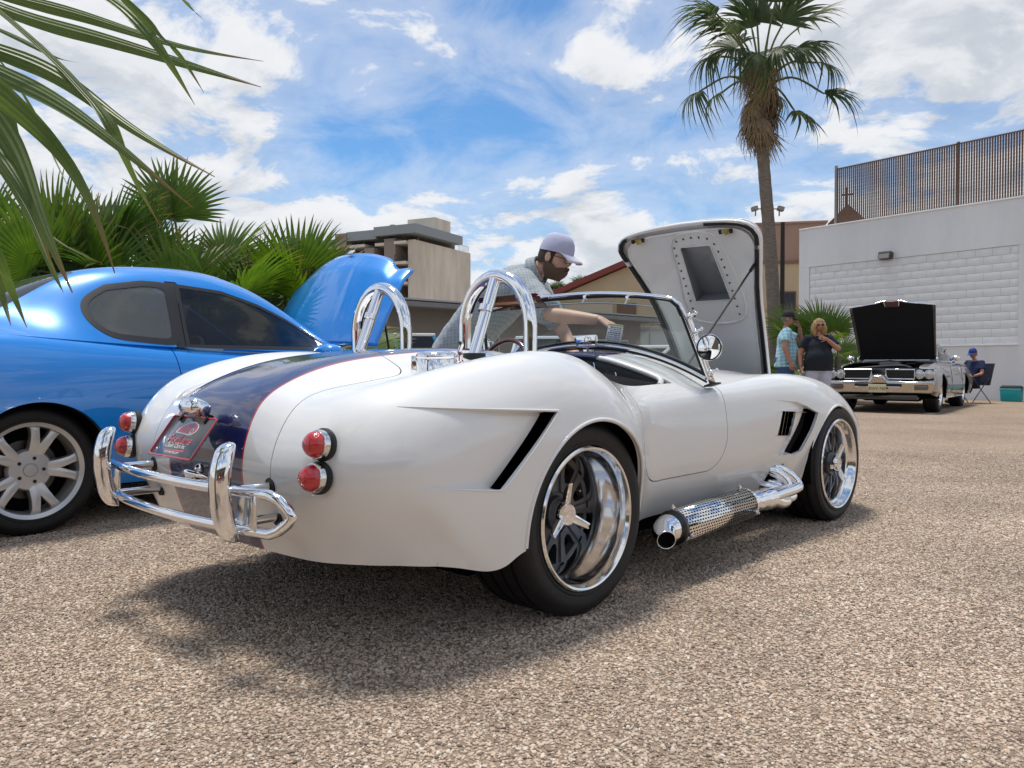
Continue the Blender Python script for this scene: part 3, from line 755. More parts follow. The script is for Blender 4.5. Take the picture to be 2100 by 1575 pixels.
    d = np.concatenate([[0], np.cumsum(np.linalg.norm(np.diff(topcurve, axis=0), axis=1))]); q = np.linspace(0, d[-1], 45)
    tcv = np.stack([np.interp(q, d, topcurve[:, i]) for i in range(3)], 1); bcv = np.array(bot)
    G = [[tuple(bcv[i]*(1-t) + tcv[i]*t) for t in np.linspace(0, 1, 10)] for i in range(45)]
    g.grid(G); ws = g.build('windscreen', GLASS, car, smooth=80)
    def path_r(P, nrm=.0): return P
    fr = [(1.045, -.70, .795)] + [(.945, -.64, 1.075)] + [tuple(p) for p in topcurve[1:-1]] + [(.945, .64, 1.075)] + [(1.045, .70, .795)]
    fr = np.array(fr)
    MB().tube(fr, .0105, 10).build('windscreen_frame', CHROME, car, smooth=60)
    inner = fr.copy(); c0 = np.array([.98, 0, 1.0]); inner = np.array([p + (c0-p)*(.016/np.linalg.norm(c0-p)) for p in fr])
    MB().tube(inner, .009, 8).build('screen_seal', BLACK, ws, smooth=60)
    MB().tube([(1.036, y, low(y)+.004) for y in np.linspace(-.69, .69, 41)], .0105, 8).build('lower_frame', STEEL, car, smooth=60)
    MB().tube([(1.034, y, low(y)+.022) for y in np.linspace(-.68, .68, 41)], .007, 8).build('lower_seal', BLACK, ws, smooth=60)
    MB().tube([(1.04, y, low(y)-.012) for y in np.linspace(-.69, .69, 41)], .005, 8).build('scuttle_seal', BLACK, ws, smooth=60)
    for sg in (-1, 1):
        pl = MB(); a = Vector((1.062, sg*.708, .772)); b = Vector((.945, sg*.643, 1.085))
        dvec = (b-a)
        pl.box((a+b)/2, (.03, .012, dvec.length), rot=dvec.to_track_quat('Z', 'X').to_matrix(), bev=.003); pil = pl.build('pillar', STEEL, car)
        ft = MB(); ft.box((1.06, sg*.708, .772), (.075, .05, .008), rot=(R(sg*18), 0, 0), bev=.003); ft.build('pillar_foot', BLACK, car)
        for t in (.16, .46, .74, .96):
            p = a + dvec*t; k = MB(); k.ellipsoid(p + Vector((-.004, sg*.014, 0)), (.012, .012, .016), 10, 8); k.cyl(p + Vector((0, 0, 0)), p + Vector((.012, sg*.03, .014)), .004, n=8)
            k.ellipsoid(p + Vector((.014, sg*.034, .016)), (.012, .006, .009), 8, 6); k.build('wing_screw', CHROME, pil)
        # round side mirror
        mc = Vector((.93, sg*.765, .935)) if sg < 0 else Vector((1.03, .70, .965))
        mm = MB(); ax = Vector((-1, 0, 0)) if sg > 0 else Vector((-1, -.12, 0)); rd = .057 if sg < 0 else .05
        mm.lathe([(0, -.05), (rd*.5, -.047), (rd*.85, -.03), (rd, -.006), (rd*1.02, .004), (rd*.94, .006)], mc, ax, 36); mo = mm.build('side_mirror', CHROME, car, smooth=60)
        mm = MB(); mm.lathe([(0, .0045+.004), (rd*.5, .0075), (rd*.93, .005)], mc, ax, 36); mm.build('mirror_glass', mat('mirror_silver'), mo, smooth=80)
        mm = MB(); mm.lathe([(rd*.99, .0045), (rd*.97, .0085), (rd*.90, .0085), (rd*.89, .004)], mc, ax, 36); mm.build('mirror_gasket', BLACK, mo, smooth=40)
        mm = MB(); mm.cyl(mc + Vector((.03, -sg*.03, 0)), Vector((a+dvec*.52)), .012, .009, 10); mm.build('mirror_arm', BLACK, mo)
    # tinted sun visor panels along the top rail
    TINT = glass('brown_tint', (.42, .20, .17), .25, dark=(.06, .015, .02))
    v = MB(); v.box((.90, .38, 1.187), (.11, .44, .005), rot=(0, R(38), 0), bev=.002); v.build('sun_visor', TINT, car)
    v = MB(); v.box((.90, .40, 1.187), (.02, .40, .007), rot=(0, R(38), 0), bev=.002); v.build('visor_edge', mat('copper_trim', (.55, .30, .2), .3, metal=.6), car)
    for y in (-.35, -.1):
        k = MB(); k.box((.915, y, topz(y)-.018), (.014, .018, .022), bev=.003); k.cyl((.915, y, topz(y)-.02), (.89, y, topz(y)-.05), .004, n=8); k.build('visor_bracket', CHROME, car)
    MB().tube([(.89, y, topz(y)-.048) for y in np.linspace(-.50, .10, 12)], .003, 6).build('visor_rod', STEEL, car)
    # ---------------------------------------------------------------- roll hoops
    def hoop(yc):
        x0 = .04; hw = .165; zt = 1.20; zb = .86; r_ = .0265; zc = zt - hw*1.12
        P_ = [(x0, yc+hw*1.06, zb), (x0, yc+hw*1.06, (zb+zc)/2)]
        for t in np.linspace(0, math.pi, 19): P_.append((x0, yc + hw*math.cos(t)*(1+.06*(1-math.sin(t))), zc + hw*1.12*math.sin(t)))
        P_ += [(x0, yc-hw*1.06, (zb+zc)/2), (x0, yc-hw*1.06, zb)]
        ho = MB().tube(P_, r_, 20).build('roll_hoop', CHROME, car, smooth=70)
        MB().cyl((x0-.005, yc, zt-.012), (x0-.14, yc-.015, .88), .0225, n=18).build('brace', CHROME, ho, smooth=70)
        cl = MB(); cl.cyl((x0-.055-.03, yc-.02, 1.065), (x0-.055+.01, yc+.035, 1.075), .007, n=8); cl.lathe([(.0265, -.012), (.0265, .012)], (x0-.062, yc-.005, 1.07), (.42, .04, 1), 18); cl.build('clamp', CHROME, ho)
        for (px, py) in ((x0, yc+hw*1.06), (x0, yc-hw*1.06), (x0-.13, yc-.012)):
            pz = .918 if abs(py) < .3 else .895
            if abs(py) < .46 and px < 0: pz = .897
            g_ = MB(); g_.lathe([(.03, .006), (.042, .005), (.045, -.02)], (px, py, pz), (0, 0, 1), 24); g_.build('grommet', BLACK, ho)
    hoop(-.355); hoop(.365)
    # ---------------------------------------------------------------- fuel filler
    fz = .852; fx, fy = -.335, -.435
    fl = MB(); fl.lathe([(.071, -.03), (.071, .022), (.069, .026)], (fx, fy, fz), (0, 0, 1), 40); fo = fl.build('fuel_filler', CHROME, car, smooth=50)
    fl = MB(); fl.lathe([(.069, .027), (.071, .030), (.071, .040), (.064, .048), (.045, .054), (.0, .056)], (fx, fy, fz), (0, 0, 1), 40); fl.build('filler_cap', CHROME, fo, smooth=50)
    a_ = Vector((math.sin(-.2), math.cos(-.2)*-1, 0)); a_ = Vector((.62, -.78, 0)); b_ = Vector((.78, .62, 0))
    cl = MB(); c_ = Vector((fx, fy, fz))
    for s_ in (-1, 1):
        cl.tube([c_ + a_*.076 + b_*.012*s_ + Vector((0, 0, -.012)), c_ + a_*.084 + b_*.012*s_ + Vector((0, 0, .02)), c_ + a_*.078 + b_*.012*s_ + Vector((0, 0, .05)), c_ + a_*.088 + b_*.012*s_ + Vector((0, 0, .078))], .006, 8)
    for z in (-.008, .018, .044, .08): cl.cyl(c_ + a_*.084 + b_*-.02 + Vector((0, 0, z)), c_ + a_*.084 + b_*.02 + Vector((0, 0, z)), .007, n=8)
    cl.build('filler_latch', CHROME, fo, smooth=50)
    hg = MB(); hg.box(c_ - a_*.078 + Vector((0, 0, .008)), (.022, .02, .06), rot=(0, 0, math.atan2(a_.y, a_.x)), bev=.006); hg.build('filler_hinge', CHROME, fo)
    # ---------------------------------------------------------------- tail lamps
    for sg in (-1, 1):
        for z in (.638, .548):
            q = np.array([p for p in S.P[:420*300] if abs(p[1]-sg*.632) < .02 and abs(p[2]-z) < .02 and p[0] < -.6]); xx = q[:, 0].mean()
            c = Vector((xx+.004, sg*.632, z)); ax = Vector((-1, sg*.12, .10)).normalized(); k_ = .80
            l = MB(); l.lathe([(r_*k_, h_) for r_, h_ in [(.054, 0), (.057, .004), (.057, .016), (.052, .02)]], c, ax, 36); l.build('lamp_gasket', BLACK, car, smooth=40)
            l = MB(); l.lathe([(r_*k_, h_) for r_, h_ in [(.051, .012), (.0515, .034), (.0495, .038), (.046, .039)]], c, ax, 36); lo = l.build('tail_lamp', STEEL, car, smooth=40)
            l = MB(); l.lathe([(r_*k_, h_) for r_, h_ in [(.0475, .036), (.046, .044), (.040, .056), (.028, .066), (.012, .0705), (0, .071)]], c, ax, 36); l.build('lens', REDLENS, lo, smooth=70)
    # ---------------------------------------------------------------- plate, its lamp and the boot handle
    l = MB(); l.ellipsoid((-.995, -.022, .722), (.042, .058, .030), 28, 16, p=2.7, rot=(0, R(24), 0)); l.build('plate_lamp', CHROME, car, smooth=70)
    l = MB(); l.box((-.975, -.022, .698), (.05, .085, .012), rot=(0, R(20), 0), bev=.004); l.build('lamp_base', BLACK, car)
    h = MB(); h.tube([(-.955, .06, .492), (-1.0, .05, .51), (-1.012, .0, .515), (-1.0, -.045, .51), (-.955, -.05, .492)], [.006, .009, .010, .009, .006], 10)
    h.ellipsoid((-.975, .05, .495), (.02, .022, .012), 12, 8); h.ellipsoid((-.985, -.03, .525), (.016, .012, .018), 12, 8); h.box((-.962, 0, .478), (.02, .12, .02), bev=.006)
    h.build('boot_handle', CHROME, car, smooth=60)
    # ---------------------------------------------------------------- quad bar bumper
    bp = []
    r_ = .0155; zu, zl = .505, .40
    hb = []
    YB = .60
    for z, s_ in ((zu, 1), (zl, 1)):
        P_ = [(-.985, YB-.01, z), (-1.045, YB-.10, z), (-1.085, .28, z), (-1.095, 0, z), (-1.085, -.28, z), (-1.045, -YB+.10, z), (-.985, -YB+.01, z)]
    bu = MB(); xs = [(y, -1.095 + .045*(abs(y)/.5)**2) for y in np.linspace(-.52, .52, 15)]
    upper = [(x, y, zu) for y, x in xs]; lower = [(x, y, zl) for y, x in xs]
    def endcap(sg):
        x1 = -1.05
        return [(x1+.010, sg*.555, zu), (x1+.022, sg*.585, zu-.012), (x1+.030, sg*.618, zu-.036), (x1+.034, sg*.632, (zu+zl)/2), (x1+.030, sg*.618, zl+.036), (x1+.022, sg*.585, zl+.012), (x1+.010, sg*.555, zl)]
    loop = upper + endcap(1) + lower[::-1] + endcap(-1)[::-1]
    bo = MB().tube(loop, r_, 14, closed=True).build('rear_bumper', CHROME, car, smooth=70)
    for sg in (-1, 1):
        for z in (zu-.002, zl+.012):
            s2 = MB(); s2.cyl((-1.07, sg*.40, z), (-.90, sg*.40, z), .014, n=14); s2.build('stay', CHROME, bo)
            g_ = MB(); g_.lathe([(.017, .006), (.026, .004), (.028, -.02)], (-.948 if z > .45 else -.925, sg*.40, z), (-1, 0, 0), 20); g_.build('grommet', BLACK, bo)
        s2 = MB(); s2.box((-1.06, sg*.47, (zu+zl)/2), (.006, .10, .10), bev=.002); s2.build('bracket', STEEL, bo)
        # overrider: tall curved horn, half round in section
        G = []; yc = sg*.425
        prof = [(.366, -1.075, .006), (.372, -1.098, .020), (.395, -1.118, .029), (.44, -1.133, .034), (.51, -1.142, .035), (.57, -1.139, .0335), (.612, -1.127, .029), (.634, -1.110, .022), (.642, -1.090, .008)]
        zz = np.array(prof); tt = np.linspace(0, 1, len(prof)); q_ = np.linspace(0, 1, 34); Sm = spline_mat(tt, q_); pz = Sm @ zz
        for (z, x, w) in pz:
            w = max(w, .004); row = []
            for t in np.linspace(-math.pi/2*1.25, math.pi/2*1.25, 17): row.append((x + .030*(1-math.cos(t))*min(1, w/.03), yc + w*math.sin(t), z))
            G.append(row)
        ov = MB(); ov.grid(G); ov.build('overrider', CHROME, bo, smooth=80, solid=.004)
    # ---------------------------------------------------------------- number plate
    plate_c = Vector((-1.040, -.033, .632)); tilt = R(36)
    pm = MB(); pm.box((0, 0, 0), (.305, .152, .003), bev=.0014)
    # local frame of plate: x = across (to the car's right seen from behind), y = up along the plate, z = outwards
    X = Vector((0, -1, 0)); Y = Vector((math.sin(tilt), 0, math.cos(tilt))); Z = X.cross(Y)
    M = Matrix((X, Y, Z)).transposed().to_euler()
    BLK = mat('plate_black', (.035, .038, .042), .25, coat=.6); PRED = mat('plate_red', (.52, .03, .05), .3, coat=.5); PWH = mat('plate_white', (.78, .76, .76), .4)
    po = pm.build('number_plate', BLK, car, loc=plate_c, rot=M)
    rim = [(-.1475, -.068), (-.1425, -.073), (.1425, -.073), (.1475, -.068), (.1475, .068), (.1425, .073), (-.1425, .073), (-.1475, .068)]
    MB().tube([(a, b, .0016) for a, b in rim], .0032, 6, closed=True).build('plate_border', PRED, po, smooth=50)
    text_mesh('lettering', 'FastLane', .040, PRED, po, (.0, -.012, .0022), (0, 0, 0), .0006, sx=1.15, shear=.25)
    text_mesh('lettering', 'FastLane', .040, PWH, po, (-.002, -.0135, .0017), (0, 0, 0), .0003, sx=1.17, shear=.25)
    text_mesh('lettering', 'Classic Cars Inc.', .021, PWH, po, (-.003, -.035, .0022), (0, 0, 0), .0005, sx=1.0, shear=.3)
    text_mesh('lettering', 'FASTLANECARS.COM', .0105, PWH, po, (-.004, -.0585, .0022), (0, 0, 0), .0005, sx=1.0)
    sw_ = MB(); sw_.add([(-.07, -.050, .0021), (.075, -.046, .0021), (.07, -.052, .0021), (-.05, -.0525, .0021)], [(3, 2, 1, 0)][:1]); 
    sw_.f[-1] = (0, 3, 2, 1); sw_.build('swoosh', PRED, po, smooth=None)
    # emblem: a low red coupe seen three quarters from the front
    def flat(pts, z, m_, nm):
        a = MB(); a.add([(x, y, z) for x, y in pts], [tuple(range(len(pts)))]); o = a.build(nm, m_, po, smooth=None)
        return o
    flat([(-.062, .012), (-.015, .010), (.03, .006), (.052, .010), (.068, .022), (.070, .036), (.058, .048), (.03, .056), (-.002, .055), (-.03, .044), (-.055, .028)][::1], .0020, PWH, 'emblem_outline')
    flat([(-.056, .014), (-.012, .013), (.028, .010), (.05, .013), (.064, .024), (.065, .036), (.054, .045), (.028, .052), (-.001, .051), (-.027, .041), (-.05, .027)], .0024, PRED, 'emblem_body')
    flat([(-.005, .038), (.028, .036), (.040, .042), (.026, .048), (.004, .048)], .0027, BLK, 'emblem_window')
    flat([(.030, .012), (.046, .014), (.050, .026), (.043, .034), (.032, .028)], .0027, PWH, 'emblem_lamp')
    flat([(.036, .016), (.044, .017), (.046, .025), (.041, .029), (.036, .025)], .0030, BLK, 'emblem_pupil')
    for x in (-.085, .085):
        b_ = MB(); b_.cyl((x, .062, 0), (x, .062, .008), .006, n=10); b_.box((x, .066, .005), (.012, .024, .004)); b_.build('plate_bolt', BLACK, po)
    # ---------------------------------------------------------------- side pipe
    for sg in (-1, 1):
        y0 = sg*.80; a = Vector((.59, y0, .212)); b = Vector((1.21, y0-sg*.012, .228))
        PERF = perf_metal()
        sh = MB(); sh.cyl(a, b, .0685, n=40, caps=False); pipe = sh.build('side_pipe', PERF, car, smooth=70, solid=.003)
        MB().cyl(a, b, .055, n=24).build('silencer', mat('dull_steel', (.35, .34, .33), .35, metal=1.0), pipe, smooth=60)
        for t in (0.0, 1.0):
            p = a + (b-a)*t; k = MB(); k.lathe([(.057, -.008), (.0705, -.008), (.0705, .008), (.057, .008)], p, b-a, 36, close=True); k.build('shield_band', CHROME if t else mat('dark_steel', (.10, .10, .10), .35, metal=1.0), pipe, smooth=40)
            for w in (80, 200, 320):
                q_ = p + (b-a).normalized()*(.02 if t == 0 else -.02) + Vector((0, math.cos(R(w))*.069, math.sin(R(w))*.069)); n_ = Vector((0, math.cos(R(w)), math.sin(R(w))))
                k = MB(); k.cyl(q_, q_+n_*.02, .005, n=8); k.lathe([(.011, .0), (.011, .006), (0, .006)], q_+n_*.006, n_, 8); k.build('clamp_bolt', STEEL, pipe)
        tip = catmull([(.60, y0, .212), (.555, y0, .212), (.515, y0+sg*.006, .208), (.478, y0+sg*.030, .200), (.45, y0+sg*.058, .192)], 6)
        rad = np.interp(np.linspace(0, 1, len(tip)), [0, .25, .55, 1], [.055, .056, .045, .035])
        t_ = MB(); t_.tube(tip, rad, 28, caps=False); t_.build('tail_tip', CHROME, pipe, smooth=70, solid=.003)
        t_ = MB(); e0, e1 = Vector(tip[-1]), Vector(tip[-4]); t_.lathe([(0, 0), (.033, 0)], e0+(e1-e0)*.9, e0-e1, 28); t_.build('tip_bore', DARK, pipe, smooth=None)
        yb = sg*.735
        for k, (x, z, yy, xe, ze, zs) in enumerate([(1.615, .325, -.012, 1.66, .255, .248), (1.66, .335, .02, 1.715, .262, .252), (1.63, .26, -.01, 1.70, .212, .205), (1.58, .25, .012, 1.60, .20, .20)]):
            P_ = catmull([(x-.01, yb-sg*.10, z+.02), (x+.005, yb-sg*.01, z+.008), ((x+xe)/2+.015, sg*(.77+yy*.5), (z+ze)/2+.012), (xe+.005, sg*(.80+yy*.8), ze-.002), (xe-.06, sg*(.805+yy), zs-.004), (1.47, y0+sg*yy*.9, .238 if k < 2 else .214), (1.40, y0+sg*yy*.6, .232 if k < 2 else .220)], 6)
            MB().tube(P_, .0265, 16).build('header_pipe', CHROME, pipe, smooth=70)
        col = MB(); col.tube(catmull([(1.45, y0-sg*.005, .226), (1.36, y0-sg*.008, .227), (1.26, y0-sg*.01, .228), (1.20, y0-sg*.012, .228)], 5), [.052]*4 + [.048]*4 + [.042]*4 + [.040]*4, 24); col.build('collector', CHROME, pipe, smooth=70)
    # ---------------------------------------------------------------- open bonnet
    P0 = Vector((2.43, 0, .81)); dv = Vector((-.45, 0, .77)).normalized(); nv = Vector((0, 1, 0)).cross(dv)   # nv: towards the tail/underside?
    under = nv if nv.x < 0 else -nv
    Mh = Matrix((Vector((0, 1, 0)), dv, Vector((0, 1, 0)).cross(dv))).transposed()
    hl = [(-.62, .225), (-.4, .255), (-.2, .285), (0, .312), (.15, .328), (.3, .345), (.45, .365), (.58, .392), (.67, .418), (.78, .450), (.84, .468)]
    right = [(w, h) for h, w in hl] + [(.474, .875), (.472, .905), (.457, .94), (.425, .966), (.38, .982), (.30, .994), (.16, 1.003)]
    outl = right + [(0, 1.006)] + [(-a_, b_) for a_, b_ in right[::-1]]
    def crown(y, h): return -.030*(1-(y/.47)**2) - .035*math.sin(max(0, min(1, (h+.1)/1.1))*math.pi) + (max(0, -.05-h))**2*.55
    sgn = 1 if (Vector((0, 1, 0)).cross(dv)).x < 0 else -1     # local +z towards the underside (tail side) when sgn = 1
    def hp(y, h, d=0.0): return (y, h, sgn*(crown(y, h) + d))
    def hood_sheet(poly, d, nm, m_, par, rows=26, inset=0.0, cols=24, flat_=None):
        hs = [p[1] for p in poly]; lo, hi = min(hs), max(hs); P_ = np.array([p for p in poly if p[0] >= -1e-6]); o_ = np.argsort(P_[:, 1])
        return P_
    rr = np.array(right + [(0.0, 1.006)])
    def halfw(h): 
        i = h
        return float(np.interp(h, rr[:-1, 1], rr[:-1, 0])) if h <= 1.003 else 0.12
    op = [(.064, .483), (.055, .845), (.045, .853), (-.137, .848), (-.146, .84), (-.176, .483)]
    def holed(G, nm, m_, par):
        # the sheet with the scoop opening cut out of it
        Sh = Surf(np.array(G), 90, 70, mirror=False); up_ = np.array([0, 0, 1.0*sgn])
        Sh.N = [n if np.dot(n, up_) > 0 else [-x for x in n] for n in Sh.N]
        f0 = Sh.F[len(Sh.F)//2]; p = [Vector(Sh.P[i]) for i in f0]
        if (p[1]-p[0]).cross(p[2]-p[0]).dot(Vector(Sh.N[f0[0]])) < 0: Sh.F = [tuple(reversed(f)) for f in Sh.F]
        ins = Sh.F; outs = []
        for k in range(6):
            (ax, ay), (bx_, by_) = op[k], op[(k+1) % 6]; l = math.hypot(bx_-ax, by_-ay); cen = (-.05, .66)
            g = lambda P, U, ax=ax, ay=ay, bx_=bx_, by_=by_, l=l: ((P[:, 0]-ax)*(by_-ay) - (P[:, 1]-ay)*(bx_-ax))/l
            sg_ = 1 if g(np.array([[cen[0], cen[1], 0]]), None)[0] < 0 else -1
            ins, o = Sh.clip(ins, lambda P, U, g=g, sg_=sg_: sg_*g(P, U)); outs += o
        return Sh.obj(nm, outs, m_, par)
    def hsheet(d, ins, nm, m_, par, thick=None, hmin=-.6):
        hv = np.concatenate([np.linspace(hmin, .84, 30), np.linspace(.86, 1.004-ins, 14)]); G = []
        for h in hv:
            w = max(halfw(min(h+ins*.8, 1.003)) - ins, .05); G.append([hp(w*t, h, d) for t in np.linspace(-1, 1, 31)])
        o_ = holed(G, nm, m_, par); o_.location = P0; o_.rotation_euler = Mh.to_euler()
        if thick: q_ = o_.modifiers.new('solid', 'SOLIDIFY'); q_.thickness = thick; q_.offset = 0
        return o_
    ho = hsheet(-.016, 0.0, 'bonnet', WHITE, car, thick=.006)
    GREYU = mat('underbonnet_paint', (.82, .83, .83), .4, coat=.6, var=.02, vscale=4)
    ho.data.materials[0] = WHITE
    def hchild(mb, nm, m_, **k): o = mb.build(nm, m_, ho, **k); return o
    # the rim: raised flange all round
    rimp = [hp(a_*.985, b_-.012 if b_ > .9 else b_, .0) for a_, b_ in outl]
    hchild(MB().tube(rimp, .013, 8), 'rim_flange', GREYU, smooth=60)
    hv = np.concatenate([np.linspace(-.55, .82, 26), np.linspace(.84, .945, 8)]); G = []
    for h in hv:
        w = max(halfw(min(h+.05, 1.0)) - .062, .05); G.append([hp(w*t, h, .006 + .012*max(0, 1-((1-abs(t))*w/.03))*0) for t in np.linspace(-1, 1, 31)])
    holed(G, 'inner_skin', GREYU, ho)
    rim2 = [hp(math.copysign(max(abs(a_)-.058, 0), a_), min(b_, .945) if b_ > .80 else b_, .006) for a_, b_ in outl]
    rim2 = []
    for h in hv: rim2.append((max(halfw(min(h+.05, 1.0))-.060, .05), h))
    rp = rim2 + [(0, .948)] + [(-a_, b_) for a_, b_ in rim2[::-1]]
    hchild(MB().tube([hp(a_, b_, .004) for a_, b_ in rp], .008, 8), 'skin_edge', GREYU, smooth=60)
    # black rubber strips in lengths with gaps
    cum = np.concatenate([[0], np.cumsum(np.linalg.norm(np.diff(np.array(outl), axis=0), axis=1))]); O = np.array(outl)
    def at(s): return (float(np.interp(s, cum, O[:, 0])), float(np.interp(s, cum, O[:, 1])))
    L_ = cum[-1]; 
    def s_of(y, h): return cum[np.argmin(np.hypot(O[:, 0]-y, O[:, 1]-h))]
    spans = [(s_of(.312, 0)-.3, s_of(.45, .78)-.005), (s_of(.45, .78)+.03, s_of(.30, .994)-.10), (s_of(-.16, 1.003), s_of(-.468, .84)+.015), (s_of(-.468, .84)+.04, L_-.25)]
    for a_, b_ in spans:
        P_ = [at(s) for s in np.linspace(a_, b_, 40)]
        G = []
        for (y, h) in P_:
            k = .958 if h < .9 else .965
            cy, ch = y*.955, (h-.018 if h > .9 else h)
            n_ = Vector((0 - y, (.45-h)*(1.0 if h > .9 else .0), 0)); n_.normalize()
            row = [hp(cy - n_.x*.013, ch - n_.y*.013, .008), hp(cy - n_.x*.010, ch - n_.y*.010, .022), hp(cy + n_.x*.010, ch + n_.y*.010, .022), hp(cy + n_.x*.013, ch + n_.y*.013, .008)]
            G.append(row)
        hchild(MB().grid(G), 'rubber_strip', BLACK, smooth=40)
    # scoop frame and opening
    fl = [(.118, .372), (.125, .70), (.118, .84), (.09, .905), (.03, .938), (-.08, .942), (-.165, .925), (-.215, .87), (-.228, .80), (-.243, .372)]
    hchild(MB().tube([hp(a_, b_, .010) for a_, b_ in catmull(fl, 5, closed=True)], .006, 8, closed=True), 'scoop_flange', GREYU, smooth=60)
    op = [(.064, .483), (.055, .845), (.045, .853), (-.137, .848), (-.146, .84), (-.176, .483)]
    G = [[hp(a_, b_, .0115) for a_, b_ in op], [hp(a_*.96-.002, b_*.985+.01, -.055+.045*(1 if b_ > .7 else 0.2)) for a_, b_ in op]]
    sc_ = MB(); n = len(op)
    lipv = [hp(a_, b_, .0105) for a_, b_ in op]; cx0, cy0 = -.05, .66
    inn = [hp(cx0+(a_-cx0)*.985, cy0+(b_-cy0)*.985, -.015 if b_ > .7 else -.085) for a_, b_ in op]
    ctr = [hp(cx0, cy0, -.055)]
    sc_.add(lipv + inn + ctr, [(i, (i+1) % n, n+(i+1) % n, n+i) for i in range(n)] + [(n+i, n+(i+1) % n, 2*n) for i in range(n)])
    shl = MB(); o1 = [hp(cx0+(a_-cx0)*1.25, cy0+(b_-cy0)*1.12, -.02) for a_, b_ in op]; o2 = [hp(cx0+(a_-cx0)*1.08, cy0+(b_-cy0)*1.04, -.03 if b_ > .7 else -.105) for a_, b_ in op]
    shl.add(o1+o2, [(i, (i+1) % n, n+(i+1) % n, n+i) for i in range(n)] + [tuple(n+i for i in range(n))]); hchild(shl, 'hood_scoop', NAVY, smooth=30)
    hchild(sc_, 'scoop_pocket', mat('scoop_grey', (.20, .215, .235), .45, coat=.3), smooth=30)
    hchild(MB().tube(lipv, .0035, 6, closed=True), 'scoop_edge', GREYU, smooth=60)
    rv = catmull([(.100, .385), (.098, .774), (.090, .862), (.055, .898), (-.08, .905), (-.160, .872), (-.187, .778), (-.199, .533), (-.206, .385)], 12)
    cs = np.concatenate([[0], np.cumsum(np.linalg.norm(np.diff(rv, axis=0), axis=1))])
    rb = MB(); rb.lathe([(.0058, 0), (.0048, .004), (0, .005)], (0, 0, 0), (0, 0, 1), 10); rme = rb.mesh('rivet', 60); rme.materials.append(BLACK)
    for s in np.linspace(0, cs[-1], 25):
        y, h = np.interp(s, cs, rv[:, 0]), np.interp(s, cs, rv[:, 1]); o = link('rivet', rme, None, ho); o.location = hp(y, h, .009)
        if sgn < 0: o.rotation_euler = (math.pi, 0, 0)
    for (y, h) in ((.307, .938), (-.279, .928)):
        k = MB(); k.box(hp(y, h, .018), (.075, .022, .012), bev=.002); k.box(hp(y, h-.014, .020), (.02, .018, .012), bev=.002); lo = hchild(k, 'latch', BRASS)
        k = MB(); k.box(hp(y+.034, h, .022), (.018, .024, .012), bev=.002); k.box(hp(y-.034, h, .022), (.018, .024, .012), bev=.002); hchild(k, 'latch_end', BLACK)
    ps = Vector(hp(-.394, .705, .03)); pe = Vector(hp(-.30, .10, .30)); pe = Mh.inverted() @ (Vector((1.36, -.40, .86)) - P0)
    k = MB(); k.cyl(ps, pe, .006, n=10); k.cyl(ps + (ps-pe).normalized()*.01, ps - (ps-pe).normalized()*.05, .010, n=10); hchild(k, 'prop_rod', BLACK)
    for ch in ho.children: pass
    # engine bay under it
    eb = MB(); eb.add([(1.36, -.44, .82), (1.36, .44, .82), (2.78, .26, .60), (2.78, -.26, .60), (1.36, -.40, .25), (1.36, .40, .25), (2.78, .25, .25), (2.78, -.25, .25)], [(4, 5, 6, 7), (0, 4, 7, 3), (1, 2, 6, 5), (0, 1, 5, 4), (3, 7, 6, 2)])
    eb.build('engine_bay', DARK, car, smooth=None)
    en = MB(); en.box((1.85, 0, .62), (.55, .42, .16), bev=.03); en.lathe([(.0, .06), (.17, .055), (.18, .04), (.18, -.01), (.15, -.02)], (1.85, 0, .76), (0, 0, 1), 30); en.build('engine', ALU, car, smooth=40)
    # floor pan to close the view from below, hung low to deepen the shade
    fp = MB(); fp.box((1.30, 0, .175), (3.2, 1.10, .08), bev=.02); fp.build('floor_pan', DARK, car)
    # bulkheads that close the wheel wells
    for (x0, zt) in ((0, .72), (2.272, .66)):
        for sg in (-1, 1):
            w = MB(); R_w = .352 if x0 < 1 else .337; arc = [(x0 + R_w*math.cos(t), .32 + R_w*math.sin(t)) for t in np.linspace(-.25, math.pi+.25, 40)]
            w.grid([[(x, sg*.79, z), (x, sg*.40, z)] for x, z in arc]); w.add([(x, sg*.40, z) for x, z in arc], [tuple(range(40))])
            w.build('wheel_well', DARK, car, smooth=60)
    # ---------------------------------------------------------------- wheels
    wr = pin_wheel(car, .338, .245, .295, .16); wr.location = (0, -.832, .336); 
    c = copy_tree(wr, car); c.location = (0, .832, .336); c.rotation_euler = (0, 0, math.pi)
    wf = pin_wheel(car, .318, .245, .25, .075); wf.location = (2.286, -.80, .317); wf.rotation_euler = (0, R(28), 0)
    c = copy_tree(wf, car); c.location = (2.286, .80, .317); c.rotation_euler = (0, 0, math.pi)
    return car

